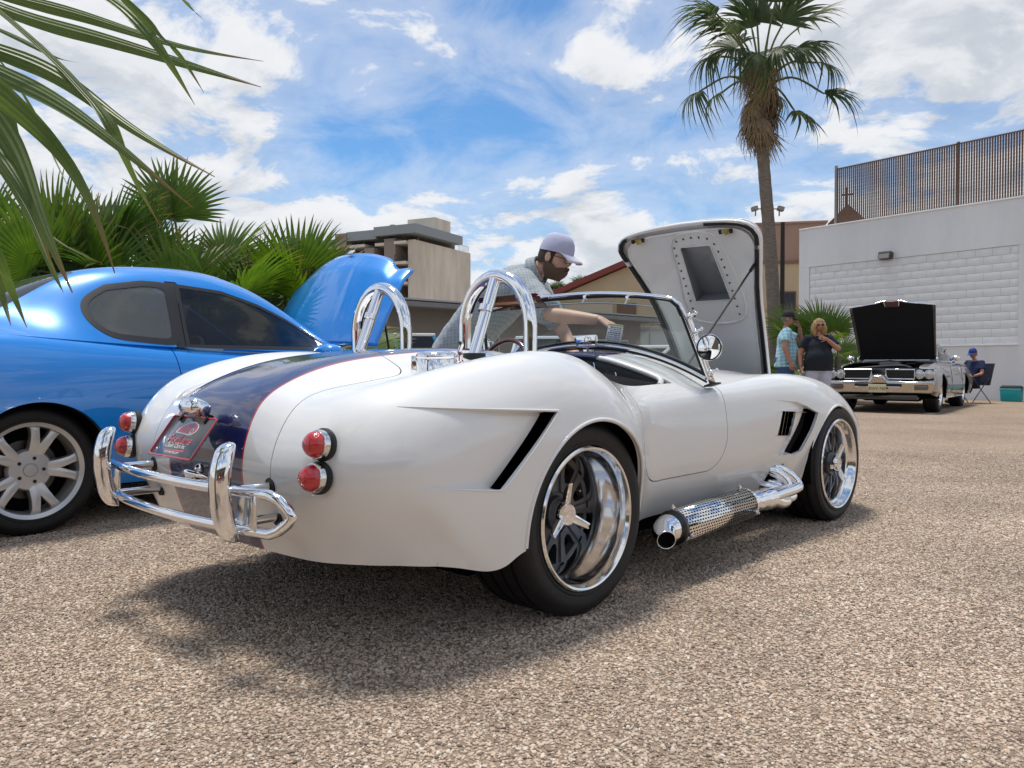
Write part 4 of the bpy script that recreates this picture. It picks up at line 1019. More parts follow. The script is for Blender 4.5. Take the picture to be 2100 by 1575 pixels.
def perf_metal():
    if 'perforated_steel' in MATS: return MATS['perforated_steel']
    m = mat('perforated_steel', (.80, .79, .77), .10, metal=1.0); t = m.node_tree; L = t.links.new; b = t.nodes['Principled BSDF']; o = t.nodes['Material Output']
    co = t.nodes.new('ShaderNodeTexCoord'); sp = t.nodes.new('ShaderNodeSeparateXYZ'); L(co.outputs['Object'], sp.inputs[0])
    def M_(op, a, b_=None):
        n = t.nodes.new('ShaderNodeMath'); n.operation = op
        for i, v in enumerate((a, b_)):
            if v is None: continue
            if isinstance(v, (int, float)): n.inputs[i].default_value = v
            else: L(v, n.inputs[i])
        return n.outputs[0]
    ang = M_('ARCTAN2', M_('SUBTRACT', sp.outputs[2], .2185), M_('SUBTRACT', M_('ABSOLUTE', sp.outputs[1]), .806))
    u = M_('MULTIPLY', sp.outputs[0], 1/.021); v = M_('MULTIPLY', ang, 30/(2*math.pi))
    row = M_('FLOOR', v); fu = M_('SUBTRACT', M_('FRACT', M_('ADD', u, M_('MULTIPLY', M_('MODULO', row, 2.0), .5))), .5); fv = M_('SUBTRACT', M_('FRACT', v), .5)
    d = M_('ADD', M_('POWER', M_('ABSOLUTE', M_('MULTIPLY', fu, 1.0/.36)), 2.0), M_('POWER', M_('ABSOLUTE', M_('MULTIPLY', fv, 1/.26)), 2.0))
    hole = M_('LESS_THAN', d, 1.0)
    tr = t.nodes.new('ShaderNodeBsdfDiffuse'); tr.inputs[0].default_value = (.006, .006, .006, 1)
    mx = t.nodes.new('ShaderNodeMixShader'); L(hole, mx.inputs[0]); L(b.outputs[0], mx.inputs[1]); L(tr.outputs[0], mx.inputs[2]); L(mx.outputs[0], o.inputs[0])
    return m

def tyre_mesh(R_o, R_i, w, n=96, groove=4):
    """outer face at y=0 facing -y, body to +y"""
    s = R_o - R_i
    prof = [(R_i, .012), (R_i+.004, .002), (R_i+s*.16, -.001), (R_i+s*.20, .0015), (R_i+s*.45, -.004), (R_i+s*.62, -.003), (R_i+s*.80, .006), (R_o-.012, .017), (R_o-.004, .028)]
    y0, y1 = .034, w-.034
    for k in range(groove):
        a = y0 + (y1-y0)*(k+.5)/groove
        prof += [(R_o, a-.022), (R_o, a-.007), (R_o-.008, a-.006), (R_o-.008, a+.006), (R_o, a+.007)]
    prof += [(R_o-.004, w-.028), (R_o-.012, w-.017), (R_o-s*.35, w+.003), (R_i, w-.012)]
    m = MB(); m.lathe(prof, (0, 0, 0), (0, 1, 0), n)
    return m
def pin_wheel(par, R_o, R_i, w, dish):
    rim = MB()
    rim.lathe([(R_i-.014, .012), (R_i+.003, .004), (R_i+.003, -.004), (R_i-.003, -.009), (R_i-.010, -.007), (R_i-.014, .002), (R_i-.018, .012), (R_i-.021, .03), (R_i-.023, dish*.45), (R_i-.034, dish*.55), (R_i-.040, dish), (R_i-.045, dish+.02)], (0, 0, 0), (0, 1, 0), 96)
    rim.lathe([(R_i-.035, dish+.03), (R_i-.03, w)], (0, 0, 0), (0, 1, 0), 64)
    wo = rim.build('wheel', ALU, par, smooth=35)
    tyre_mesh(R_o, R_i, w).build('tyre', TYRE, wo, smooth=40)
    tr = MB()
    n = 44
    for k in range(n):     # sipes across the tread shoulder, seen as dark cuts
        w_ = 2*math.pi*k/n; c, s_ = math.cos(w_), math.sin(w_)
        for yy in (.05, .12, .19):
            if yy < w-.04: tr.box((c*(R_o-.002), yy, s_*(R_o-.002)), (.0056, .045, .004), rot=Euler((0, -w_, R(0))).to_matrix() @ Euler((R(18), 0, 0)).to_matrix())
    # centre: cast disc with ten U slots between tapered ribs
    N = 10; Ri = R_i-.043; inner = .085; depth = dish + .012
    nr_, na_ = 26, 361
    yf = lambda r: depth - .026*np.maximum(0, (Ri - r)/(Ri-inner))**1.2 - .002
    net = [[(r*math.cos(t), yf(r), r*math.sin(t)) for t in np.linspace(0, 2*math.pi, 49)] for r in np.linspace(inner*.9, Ri+.006, 8)]
    Sw = Surf(np.array(net), nr_, na_, mirror=False)
    f0 = Sw.F[len(Sw.F)//2]; p = [Vector(Sw.P[i]) for i in f0]
    if Sw.N[len(Sw.N)//2][1] > 0: Sw.N = [[-x for x in n] for n in Sw.N]
    if (p[1]-p[0]).cross(p[2]-p[0]).dot(Vector((0, -1, 0))) < 0: Sw.F = [tuple(reversed(f)) for f in Sw.F]
    rs, hw0, hw1 = .112*R_i/.245, .016*R_i/.245, .034*R_i/.245
    def slots(P, U):
        r = np.hypot(P[:, 0], P[:, 2]); a = np.arctan2(P[:, 2], P[:, 0]); q = (a/(2*math.pi/N)) % 1.0 - .5; t = r*np.sin(q*2*math.pi/N); rr_ = r*np.cos(q*2*math.pi/N)
        hw = np.interp(rr_, [rs, Ri], [hw0, hw1]); d1 = np.abs(t) - hw; d2 = np.hypot(t, np.minimum(rr_-(rs+hw0), 0)) - hw0
        return np.maximum(np.where(rr_ < rs+hw0, d2, d1), rr_-(Ri-.012))
    _, keep = Sw.clip(Sw.F, slots)
    co_ = Sw.obj('wheel_centre', keep, GREYWHEEL, wo, lip=Sw.boundary(keep), lipdepth=.03)
    ce = MB()
    ce.lathe([(0, depth-.022), (inner*1.02, depth-.024)], (0, 0, 0), (0, 1, 0), 40)
    ce.build('centre_boss', GREYWHEEL, wo, smooth=30)
    for k in range(N):    # raised rib along each spoke
        a0 = 2*math.pi*k/N; p0 = Vector((math.cos(a0)*.075, depth-.03, math.sin(a0)*.075)); p1 = Vector((math.cos(a0)*(Ri-.004), depth-.004, math.sin(a0)*(Ri-.004)))
        rb = MB(); ta = Vector((-math.sin(a0), 0, math.cos(a0)))
        vs = []
        for p, hw_, hh in ((p0, .012, .007), (p1, .017, .005)):
            vs += [p - ta*hw_ + Vector((0, .012, 0)), p - ta*hw_*.55 - Vector((0, hh, 0)), p + ta*hw_*.55 - Vector((0, hh, 0)), p + ta*hw_ + Vector((0, .012, 0))]
        rb.add(vs, [(0, 1, 5, 4), (1, 2, 6, 5), (2, 3, 7, 6), (0, 3, 2, 1), (4, 5, 6, 7)]); rb.build('rib', GREYWHEEL, wo, smooth=None)
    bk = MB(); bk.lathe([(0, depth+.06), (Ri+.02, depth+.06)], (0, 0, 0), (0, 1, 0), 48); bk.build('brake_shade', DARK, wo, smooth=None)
    dk = MB(); dk.lathe([(.07, depth+.045), (.165, depth+.045)], (0, 0, 0), (0, 1, 0), 48); dk.build('brake_disc', mat('brake_disc', (.12, .11, .10), .4, metal=.9), wo, smooth=None)
    # three eared knock off
    hub = MB(); hub.lathe([(.062, depth-.02), (.060, depth-.045), (.052, depth-.052), (.050, depth-.062), (.046, depth-.066)], (0, 0, 0), (0, 1, 0), 36); hub.build('hub', GREYWHEEL, wo, smooth=40)
    kn = MB(); yb = depth-.075
    kn.lathe([(.040, yb+.02), (.042, yb), (.039, yb-.008), (.036, yb-.014), (.030, yb-.014), (.029, yb-.0115), (.012, yb-.0115), (.011, yb-.014), (0, yb-.0145)], (0, 0, 0), (0, 1, 0), 36)
    for k in range(3):
        a0 = R(92) + k*2*math.pi/3; c, s_ = math.cos(a0), math.sin(a0); vs = []
        for (r, hw_, y) in ((.026, .017, yb-.001), (.07, .0145, yb-.010), (.112, .011, yb-.020)):
            for (t, dy) in ((-1, .010), (-.9, -.005), (-.45, -.006), (-.35, -.002), (.35, -.002), (.45, -.006), (.9, -.005), (1, .010)):
                vs.append((r*c - t*hw_*s_, y+dy, r*s_ + t*hw_*c))
        fs = [(i*8+j, i*8+j+1, (i+1)*8+j+1, (i+1)*8+j) for i in range(2) for j in range(7)] + [(16+j, 17+j, 22-j, 23-j) for j in range(3)] + [(i*8+7, i*8, (i+1)*8, (i+1)*8+7) for i in range(2)]
        kn.add(vs, fs)
    kn.build('knock_off', CHROME, wo, smooth=30)
    vv = MB(); vv.cyl((.13, depth-.002, .06), (.135, depth-.03, .062), .004, n=8); vv.build('valve', CHROME, wo)
    return wo
COBRA = roadster()
# ================================================================== blue coupe behind the roadster
BLUE = mat('blue_metallic_paint', (.001, .23, .72), .30, metal=.10, coat=1.0, var=.05, vscale=3)
SILVER = mat('silver_wheel_paint', (.62, .62, .62), .34, metal=.5, coat=.3)
TRIMB = mat('black_trim', (.018, .018, .02), .45)
TGLASS = glass('tinted_side_glass', (.13, .14, .15), .05, dark=(.006, .007, .009))
QGLASS = glass('quarter_glass', (.40, .43, .43), .40, dark=(.20, .215, .21))
def arch_fn(cs):
    def f(P, U):
        v = np.full(len(P), 1.0)
        for (x, z, r) in cs:
            a = np.hypot(P[:, 0]-x, P[:, 2]-z) - r
            v = np.minimum(v, np.where(P[:, 2] < z, np.abs(P[:, 0]-x) - r, a))
        return np.where(np.abs(P[:, 1]) > .5, v, 1.0)
    return f
def orient(S):
    f0 = S.F[len(S.F)//2 + 40]; p = [Vector(S.P[i]) for i in f0]
    if (p[1]-p[0]).cross(p[2]-p[0]).dot(Vector(S.N[f0[0]])) < 0: S.F = [tuple(reversed(f)) for f in S.F]
def band(P, a, b): return np.interp(P, a, b)
def spoked_wheel(par, R_o, R_i, w, npair=5, spread=.235, m=None):
    rim = MB(); rim.lathe([(R_i-.022, .05), (R_i-.018, .012), (R_i-.006, .004), (R_i+.002, -.002), (R_i+.004, .006)], (0, 0, 0), (0, 1, 0), 72)
    rim.lathe([(R_i-.018, .03), (R_i-.026, .10), (R_i-.03, w)], (0, 0, 0), (0, 1, 0), 72)
    wo = rim.build('wheel', m or SILVER, par, smooth=40)
    tyre_mesh(R_o, R_i, w).build('tyre', TYRE, wo, smooth=40)
    for k in range(npair):
        for s in (-1, 1):
            a0 = 2*math.pi*k/npair + .35; sp = MB(); G = []
            for t in np.linspace(0, 1, 9):
                r = .055 + (R_i-.016-.055)*t; a = a0 + s*spread*(.42+.58*t)
                hw = .032*(1-t) + .020*t + .012*max(0, t-.85)/.15; y = .052 - .030*t - .012*math.sin(t*math.pi)
                c, s_ = math.cos(a), math.sin(a); row = []
                for (u, dy) in ((-1, .035), (-.8, .004), (-.3, 0), (.3, 0), (.8, .004), (1, .035)): row.append((r*c - u*hw*s_, y+dy, r*s_ + u*hw*c))
                G.append(row)
            sp.grid(G); sp.build('spoke', m or SILVER, wo, smooth=50, solid=.003)
    hb = MB(); hb.lathe([(0, .036), (.030, .037), (.033, .042), (.036, .038), (.098, .041), (.108, .055), (.108, .075)], (0, 0, 0), (0, 1, 0), 40); hb.build('hub', m or SILVER, wo, smooth=40)
    for k in range(5):
        a = 2*math.pi*k/5 + .35 + math.pi/5*0; ln = MB(); ln.lathe([(0, .0365), (.009, .0365), (.0095, .044), (.014, .0405)], (.062*math.cos(a), 0, .062*math.sin(a)), (0, 1, 0), 12); ln.build('lug_nut', BLACK, wo, smooth=30)
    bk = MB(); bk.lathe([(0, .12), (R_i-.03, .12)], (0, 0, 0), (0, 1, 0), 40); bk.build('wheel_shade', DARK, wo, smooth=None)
    bd = MB(); bd.lathe([(.06, .105), (.15, .105)], (0, 0, 0), (0, 1, 0), 40); bd.build('brake_disc', mat('brake_disc'), wo, smooth=None)
    return wo
def coupe():
    car = thing('coupe', 'blue two door coupe with raised bonnet and silver wheels beside the white roadster', 'car', (-3.019, 4.529, 0), math.pi/2 - .70)
    net = [
     [(-1.02,0,.30),(-1.02,.3,.30),(-1.0,.5,.30),(-.97,.64,.30),(-.93,.72,.30),(-.87,.78,.30),(-.80,.81,.29),(-.72,.83,.27),(-.66,.82,.24)],
     [(-1.10,0,.62),(-1.10,.3,.62),(-1.08,.5,.62),(-1.05,.65,.62),(-1.0,.75,.62),(-.93,.83,.60),(-.85,.87,.52),(-.76,.88,.38),(-.68,.83,.24)],
     [(-1.08,0,.93),(-1.07,.3,.93),(-1.05,.5,.925),(-1.02,.65,.91),(-.97,.75,.87),(-.88,.85,.75),(-.78,.89,.58),(-.70,.88,.40),(-.62,.83,.24)],
     [(-.85,0,1.02),(-.85,.3,1.02),(-.83,.5,1.01),(-.80,.66,1.0),(-.76,.78,.95),(-.68,.87,.78),(-.60,.905,.58),(-.54,.89,.40),(-.50,.83,.24)],
     [(-.35,0,1.06),(-.35,.3,1.06),(-.35,.5,1.055),(-.34,.68,1.045),(-.32,.80,.985),(-.30,.885,.80),(-.28,.915,.60),(-.26,.90,.40),(-.25,.84,.24)],
     [(.05,0,1.05),(.05,.3,1.05),(.05,.5,1.045),(.05,.69,1.035),(.05,.81,.975),(.05,.89,.80),(.05,.915,.60),(.05,.90,.40),(.05,.84,.24)],
     [(.45,0,1.02),(.45,.3,1.02),(.45,.5,1.015),(.45,.69,1.005),(.45,.815,.945),(.45,.885,.78),(.45,.90,.58),(.45,.88,.38),(.45,.82,.22)],
     [(.95,0,.985),(.95,.3,.985),(.95,.5,.98),(.95,.69,.975),(.95,.815,.915),(.95,.88,.76),(.95,.89,.56),(.95,.875,.36),(.95,.82,.22)],
     [(1.6,0,.975),(1.6,.3,.97),(1.6,.5,.965),(1.6,.69,.955),(1.6,.81,.90),(1.6,.88,.75),(1.6,.89,.55),(1.6,.875,.36),(1.6,.82,.22)],
     [(2.1,0,.985),(2.1,.3,.98),(2.1,.5,.965),(2.1,.69,.945),(2.1,.80,.885),(2.1,.875,.74),(2.1,.89,.55),(2.1,.875,.36),(2.1,.82,.22)],
     [(2.55,0,.95),(2.55,.3,.945),(2.55,.5,.93),(2.55,.68,.90),(2.55,.79,.84),(2.55,.88,.71),(2.55,.91,.54),(2.55,.895,.38),(2.55,.83,.23)],
     [(3.0,0,.88),(3.0,.3,.875),(3.0,.5,.86),(3.0,.66,.83),(3.0,.77,.78),(3.0,.86,.67),(3.0,.90,.52),(3.0,.89,.38),(3.0,.83,.23)],
     [(3.35,0,.77),(3.34,.3,.765),(3.32,.5,.75),(3.28,.64,.72),(3.24,.73,.67),(3.22,.81,.58),(3.20,.85,.47),(3.20,.85,.36),(3.20,.80,.23)],
     [(3.55,0,.55),(3.54,.28,.55),(3.50,.46,.55),(3.44,.60,.54),(3.38,.68,.51),(3.33,.74,.46),(3.30,.78,.40),(3.29,.78,.32),(3.29,.74,.22)],
     [(3.52,0,.26),(3.50,.26,.26),(3.46,.42,.26),(3.40,.55,.26),(3.35,.62,.26),(3.31,.67,.26),(3.29,.70,.25),(3.28,.71,.24),(3.28,.70,.21)],
    ]
    S = Surf(net, 260, 130); orient(S); F = S.F
    ca = set(); _, F = S.clip(F, arch_fn([(0, .325, .352), (2.79, .325, .352)]), ca)
    # the open cabin and the engine bay
    _, F = S.clip(F, lambda P, U: np.where(P[:, 2] > .8, np.maximum(np.maximum(np.abs(P[:, 1])-.66, -.15-P[:, 0]), P[:, 0]-1.95), 1))
    _, F = S.clip(F, lambda P, U: np.where(P[:, 2] > .62, np.maximum(np.maximum(np.abs(P[:, 1])-.64, 2.32-P[:, 0]), P[:, 0]-3.25), 1))
    shell = list(F)
    dfn = lambda P, U: np.where((np.abs(P[:, 1]) > .70), np.maximum(np.maximum(P[:, 0]-1.98, .76 + .10*np.clip((.88-P[:, 2])/.5, -1, 1)*0 - P[:, 0] - .03*np.clip((P[:, 2]-.6)*3, 0, 1)), .30-P[:, 2]), 1)
    dr, F = S.clip(F, lambda P, U: dfn(P, U)+.003); _, F = S.clip(F, lambda P, U: dfn(P, U)-.003)
    bdA = S.boundary(F, ca)
    S.obj('body', F, BLUE, car, lip=S.boundary(F), lipdepth=.02)
    for sg in (-1, 1):
        d = [f for f in dr if sg*S.P[f[0]][1] > 0]
        S.obj('door', d, BLUE, car, lip=S.boundary(d), lipdepth=.02)
    S.obj('inner_liner', shell + dr, DARK, car, offset=-.022)
    # cabin
    cab = [
     [(-.38,0,1.055),(-.36,.3,1.055),(-.31,.48,1.05),(-.24,.58,1.045),(-.16,.68,1.035),(-.08,.775,1.01)],
     [(.0,0,1.245),(.0,.3,1.24),(.02,.45,1.22),(.04,.54,1.16),(.06,.66,1.08),(.08,.785,1.0)],
     [(.32,0,1.39),(.32,.3,1.385),(.31,.455,1.362),(.31,.555,1.285),(.31,.675,1.13),(.31,.79,.985)],
     [(.75,0,1.465),(.75,.3,1.46),(.75,.465,1.435),(.75,.57,1.35),(.75,.685,1.16),(.75,.795,.965)],
     [(1.15,0,1.46),(1.15,.3,1.455),(1.16,.465,1.425),(1.18,.575,1.335),(1.19,.685,1.14),(1.20,.795,.955)],
     [(1.46,0,1.37),(1.47,.3,1.362),(1.51,.475,1.318),(1.55,.585,1.225),(1.58,.69,1.07),(1.60,.795,.945)],
     [(1.82,0,1.185),(1.83,.3,1.175),(1.83,.50,1.135),(1.85,.61,1.065),(1.86,.705,.985),(1.87,.795,.935)],
     [(2.22,0,.985),(2.20,.3,.98),(2.14,.53,.965),(2.08,.64,.95),(2.04,.72,.94),(2.02,.795,.915)],
    ]
    C = Surf(cab, 200, 120); orient(C); F = C.F
    up = lambda P: np.abs(P[:, 1]) > .50
    def qwin(g):
        def f(P, U):
            x, z = P[:, 0], P[:, 2]; top = band(x, [.25, .45, .66, .84], [1.20, 1.315, 1.352, 1.352]) - g
            bot = band(x, [.25, .4, .7, 2.1], [1.035, .998, .975, .955]) + g
            left = np.hypot((x-.64)/1.0, (z-1.16)/.62) - .345 + g
            vs_ = np.stack([z-top, bot-z, np.where(x < .60, left, -1), x-(.815+.10*(z-1.3)-g)]); sm_ = np.log(np.exp(np.clip(vs_, -.6, .6)*55).sum(0))/55
            return np.where(up(P), sm_, 1)
        return f
    def dwin(g):
        def f(P, U):
            x, z = P[:, 0], P[:, 2]; top = band(x, [.75, 1.15, 1.4, 1.6, 1.85, 2.02], [1.355, 1.325, 1.255, 1.17, 1.035, .95]) - g
            return np.where(up(P), np.maximum(np.maximum(z-top, .958+g-z), (.85+.10*(z-1.3)+g)-x), 1)
        return f
    screen = lambda P, U: np.maximum(np.maximum(np.abs(P[:, 1]) - band(P[:, 0], [1.2, 2.2], [.46, .60]), 1.22-P[:, 0]), P[:, 0]-2.14)
    back = lambda P, U: np.maximum(np.maximum(np.abs(P[:, 1]) - band(P[:, 0], [-.3, .35], [.53, .44]), P[:, 0]-.34), -.30-P[:, 0])
    qo, F = C.clip(F, qwin(0)); do, F = C.clip(F, dwin(0)); ws, F = C.clip(F, screen); bw, F = C.clip(F, back)
    pil = lambda P, U: np.where(up(P), np.maximum(np.maximum(P[:, 2]-1.36, .955-P[:, 2]), np.maximum(P[:, 0]-(.87+.10*(P[:, 2]-1.3)), (.79+.10*(P[:, 2]-1.3))-P[:, 0])), 1)
    pl, F = C.clip(F, pil)
    roof = C.obj('roof', F, BLUE, car, lip=C.boundary(F), lipdepth=.02)
    C.obj('pillar_trim', [f for f in pl if C.P[f[0]][1] < 0], TRIMB, car, offset=-.003); C.obj('pillar_trim', [f for f in pl if C.P[f[0]][1] > 0], TRIMB, car, offset=-.003)
    for sg in (-1, 1):
        q = [f for f in qo if sg*C.P[f[0]][1] > 0]; qi, qf = C.clip(q, qwin(.035)); fr = C.obj('quarter_window', qf, TRIMB, car, offset=.002); C.obj('quarter_glass', qi, QGLASS, fr, offset=-.001)
        q = [f for f in do if sg*C.P[f[0]][1] > 0]; qi, qf = C.clip(q, dwin(.022)); fr = C.obj('door_window', qf, TRIMB, car, offset=.002); C.obj('door_glass', qi, TGLASS, fr, offset=-.001)
    C.obj('windscreen', ws, glass('screen_glass', (.5, .58, .56), .06), car, offset=-.002)
    C.obj('rear_window', bw, glass('rear_glass', (.30, .33, .33), .30, dark=(.2, .2, .2)), car, offset=-.002)
    # inside
    it = MB(); it.add([(-.2, -.66, .98), (-.2, .66, .98), (.35, .62, .62), (.35, -.62, .62), (1.0, .62, .35), (1.0, -.62, .35), (2.0, .62, .45), (2.0, -.62, .45), (2.0, .66, .95), (2.0, -.66, .95)], [(0, 1, 2, 3), (3, 2, 4, 5), (5, 4, 6, 7), (7, 6, 8, 9)]); it.build('interior', LEATHER, car, smooth=None)
    for y in (-.36, .36):
        s = MB(); s.box((.95, y, .62), (.52, .50, .22), bev=.07); so = s.build('seat', LEATHER, car, smooth=50)
        s = MB(); s.box((0, 0, 0), (.16, .50, .62), bev=.07); s.build('seat_back', LEATHER, so, smooth=50, loc=(.70, y, .92), rot=(0, R(-20), 0))
        s = MB(); s.box((.60, y, 1.24), (.10, .26, .15), bev=.05); s.build('head_rest', LEATHER, so, smooth=50)
    sw = MB(); sw.lathe([(.185+.014*math.cos(t), .014*math.sin(t)) for t in np.linspace(0, 2*math.pi, 9)[:-1]], (0, 0, 0), (0, 0, 1), 36, close=True); sw.build('steering_wheel', mat('grey_rim', (.16, .16, .16), .4), car, loc=(1.42, .36, .90), rot=(0, R(-65), 0))
    m = MB(); m.box((1.46, .02, 1.245), (.03, .20, .07), bev=.012); m.build('rear_view_mirror', mat('mirror_back', (.10, .10, .10), .3), car)
    d = MB(); d.box((1.95, 0, .93), (.5, 1.24, .10), bev=.04); d.build('dashboard', TRIMB, car, smooth=50)
    # raised bonnet
    G = []; dirv = Vector((.49, 0, .87)).normalized(); nrm = Vector((-.87, 0, .49)).normalized()
    for y in np.linspace(-.69, .69, 47):
        a = abs(y)/.69; L_ = .875 - .185*a**2.2 - (.055*math.exp(-((abs(y)-.56)/.055)**2)); row = []
        for t in np.linspace(0, 1, 25):
            base = Vector((2.33 - .10*(1-a*a), y, 1.0)); yy = y*(1 + .03*math.sin(t*math.pi))
            h = .045*(1-a*a) + .05*t*(1-t)*2 - .06*max(0, t-.8)/.2*.6
            h += .014*math.exp(-((abs(y)-(.20+.10*(1-t)))/.020)**2)*min(1, (1-t)*4)*min(1, t*3)
            p = base + dirv*(t*L_) + nrm*h; p.y = yy; row.append(tuple(p))
        G.append(row)
    ho = MB().grid(G).build('bonnet', BLUE, car, smooth=60, solid=.012)
    MB().box(tuple(Vector(G[23][24]) + Vector((-.02, -.02, .012))), (.05, .06, .012), rot=(0, R(-40), 0), bev=.004).build('bonnet_scoop', SILVER, ho)
    MB().cyl((2.55, -.60, .86), (2.52, -.52, 1.36), .008, n=8).build('prop_rod', BLACK, ho)
    MB().tube([(2.24-.03, y, .985-.03*abs(y)) for y in np.linspace(-.6, .6, 9)], .012, 8).build('wiper', BLACK, car)
    eb = MB(); eb.box((2.78, 0, .55), (.9, 1.25, .5)); eb.build('engine_bay', DARK, car, smooth=None)
    for sg in (-1, 1):
        mm = MB(); mm.ellipsoid((1.70, sg*.95, .93), (.08, .11, .07), 16, 10, p=2.6); mm.box((1.73, sg*.87, .92), (.06, .10, .03), bev=.01); mm.build('door_mirror', BLUE, car, smooth=60)
        for x0 in (0, 2.79):
            w = MB(); arc = [(x0+.352*math.cos(t), .325+.352*math.sin(t)) for t in np.linspace(-.25, math.pi+.25, 40)]
            w.grid([[(x, sg*.86, z), (x, sg*.45, z)] for x, z in arc]); w.add([(x, sg*.45, z) for x, z in arc], [tuple(range(40))]); w.build('wheel_well', DARK, car, smooth=60)
        hl = MB(); hl.ellipsoid((3.26, sg*.60, .66), (.14, .16, .07), 16, 10, rot=(0, 0, sg*R(-35))); hl.build('headlight', GLASS, car, smooth=60)
        tl = MB(); tl.box((-1.04, sg*.62, .80), (.06, .30, .14), bev=.02); tl.build('tail_lamp', REDLENS, car)
        dh = MB(); dh.box((.95, sg*.905, .80), (.17, .025, .035), bev=.01); dh.build('door_handle', BLUE, car)
    fl = MB(); fl.box((1.3, 0, .20), (4.2, 1.3, .03), bev=.01); fl.build('floor_pan', DARK, car)
    w = spoked_wheel(car, .330, .242, .235); w.location = (0, -.80, .328); w.rotation_euler = (0, R(20), 0)
    for loc, r in (((2.79, -.80, .328), (0, R(50), 0)), ((0, .80, .328), (0, 0, math.pi)), ((2.79, .80, .328), (0, 0, math.pi))):
        c = copy_tree(w, car); c.location = loc; c.rotation_euler = r
    return car
COUPE = coupe()
# ================================================================== walls and buildings
WALLP = mat('white_wall_paint', (.80, .81, .82), .75, var=.07, vscale=.9, bump=.25, bscale=45, stretch=(1, 1, .3))
CONC = mat('stained_concrete', (.50, .45, .37), .9, col2=(.70, .65, .56), var=.2, vscale=.35, stretch=(1, 1, .25), bump=.2, bscale=3)
TAUPE = mat('taupe_render', (.27, .225, .195), .85, var=.06, vscale=.5)
TAN = mat('tan_stucco', (.50, .385, .245), .9, var=.07, vscale=.6, bump=.2, bscale=20)
TANB = mat('brown_parapet', (.34, .215, .16), .9, var=.08, vscale=.8)
ROOFG = mat('grey_blue_fascia', (.26, .30, .32), .7, var=.05, vscale=.5)
PALEB = mat('balcony_white', (.62, .58, .52), .8, var=.05, vscale=1)
REDROOF = mat('red_roof_trim', (.20, .045, .035), .7)
BROWNF = mat('brown_slat', (.15, .092, .07), .7, var=.12, vscale=2)
GALV = mat('galvanised', (.30, .28, .26), .5, metal=.6)
WINDARK = mat('window_glass_dark', (.03, .04, .05), .08, spec=.8)
WINBLUE = mat('window_glass_blue', (.10, .15, .18), .08, spec=.8)

def frame2(ox, oy, ang):
    """local frame: x along the face, y into the building, z up"""
    return (ox, oy, 0), ang
# ---- white block wall on the right
wo, wa = (8.80, 24.6, 0), math.atan2(-.79, .613)
wall = thing('block_wall', 'long white painted block wall with recessed panels behind the black muscle car', 'wall', wo, wa)
H_ = 5.0; LEN = 13.0
m = MB(); m.box((LEN/2, .22, H_/2), (LEN, .30, H_)); m.build('wall_core', WALLP, wall, smooth=None)      # face at y = .07
for (x0, x1, z0, z1) in ((0, LEN, 0, 1.38), (0, LEN, 3.86, H_), (0, .34, 1.383, 3.857), (6.06, 6.46, 1.383, 3.857)):
    m = MB(); m.box(((x0+x1)/2, .035, (z0+z1)/2), (x1-x0, .07, z1-z0)); m.build('render_band', WALLP, wall, smooth=None)
m = MB(); m.box((3.2, -.012, 1.395), (5.74, .05, .03), bev=.006); m.build('ledge', mat('ledge_paint', (.82, .83, .84), .6), wall)
m = MB(); m.box((9.73, -.012, 1.395), (6.5, .05, .03), bev=.006); m.build('ledge', mat('ledge_paint'), wall)
m = MB(); m.box((LEN/2, .18, H_+.025), (LEN, .42, .05), bev=.012); m.build('coping', WALLP, wall)
m = MB(); m.box((9.2, -.006, 3.62), (6.0, .03, .02), bev=.004); m.build('shadow_line', mat('shadow_line_tone', (.12, .12, .13), .8), wall)  # dark strip painted in for the shadow line across the wall
bm_ = MB(); bm_.box((0, 0, 0), (.404, .05, .2035), bev=.0025); bme = bm_.mesh('block', 40); bme.materials.append(WALLP)
rows, x0, x1, z0 = 12, .345, 6.055, 1.40; cw = .408; rh = (3.855-z0)/rows
rnd = random.Random(4)
for r in range(rows):
    x = x0 - (cw/2 if r % 2 else 0)
    while x < x1 - .05:
        a, b = max(x, x0), min(x+cw, x1)
        if b - a > .05:
            o = link('block', bme, None, wall); o.location = ((a+b)/2, .048 + rnd.uniform(-.0025, .0025), z0 + rh*(r+.5)); o.scale = ((b-a-.004)/.404, 1, (rh-.0045)/.2035)
        x += cw
for r in range(rows):
    x = 6.465 - (cw/2 if r % 2 else 0)
    while x < 8.4:
        a, b = max(x, 6.465), x+cw
        o = link('block', bme, None, wall); o.location = ((a+b)/2, .048, z0 + rh*(r+.5)); o.scale = ((b-a-.004)/.404, 1, (rh-.0045)/.2035); x += cw
m = MB(); m.box((LEN/2, 6, 2.4), (LEN-.02, 11.2, 4.8)); m.build('building_mass', WALLP, wall, smooth=None)
# security lamp
lx = 2.75
lamp = thing('wall_lamp', 'small dark floodlight fixed high on the white block wall', 'lamp', wo, wa)
m = MB(); m.box((lx, -.10, 3.94), (.36, .18, .20), rot=(R(-14), 0, 0), bev=.02); m.build('housing', mat('lamp_bronze', (.06, .055, .05), .5), lamp)
m = MB(); m.box((lx, -.205, 3.92), (.30, .012, .13), rot=(R(-14), 0, 0)); m.build('lens', mat('lamp_lens', (.25, .25, .24), .2), lamp)
m = MB(); m.box((lx, -.01, 3.94), (.14, .04, .12)); m.build('bracket', mat('lamp_bronze'), lamp)
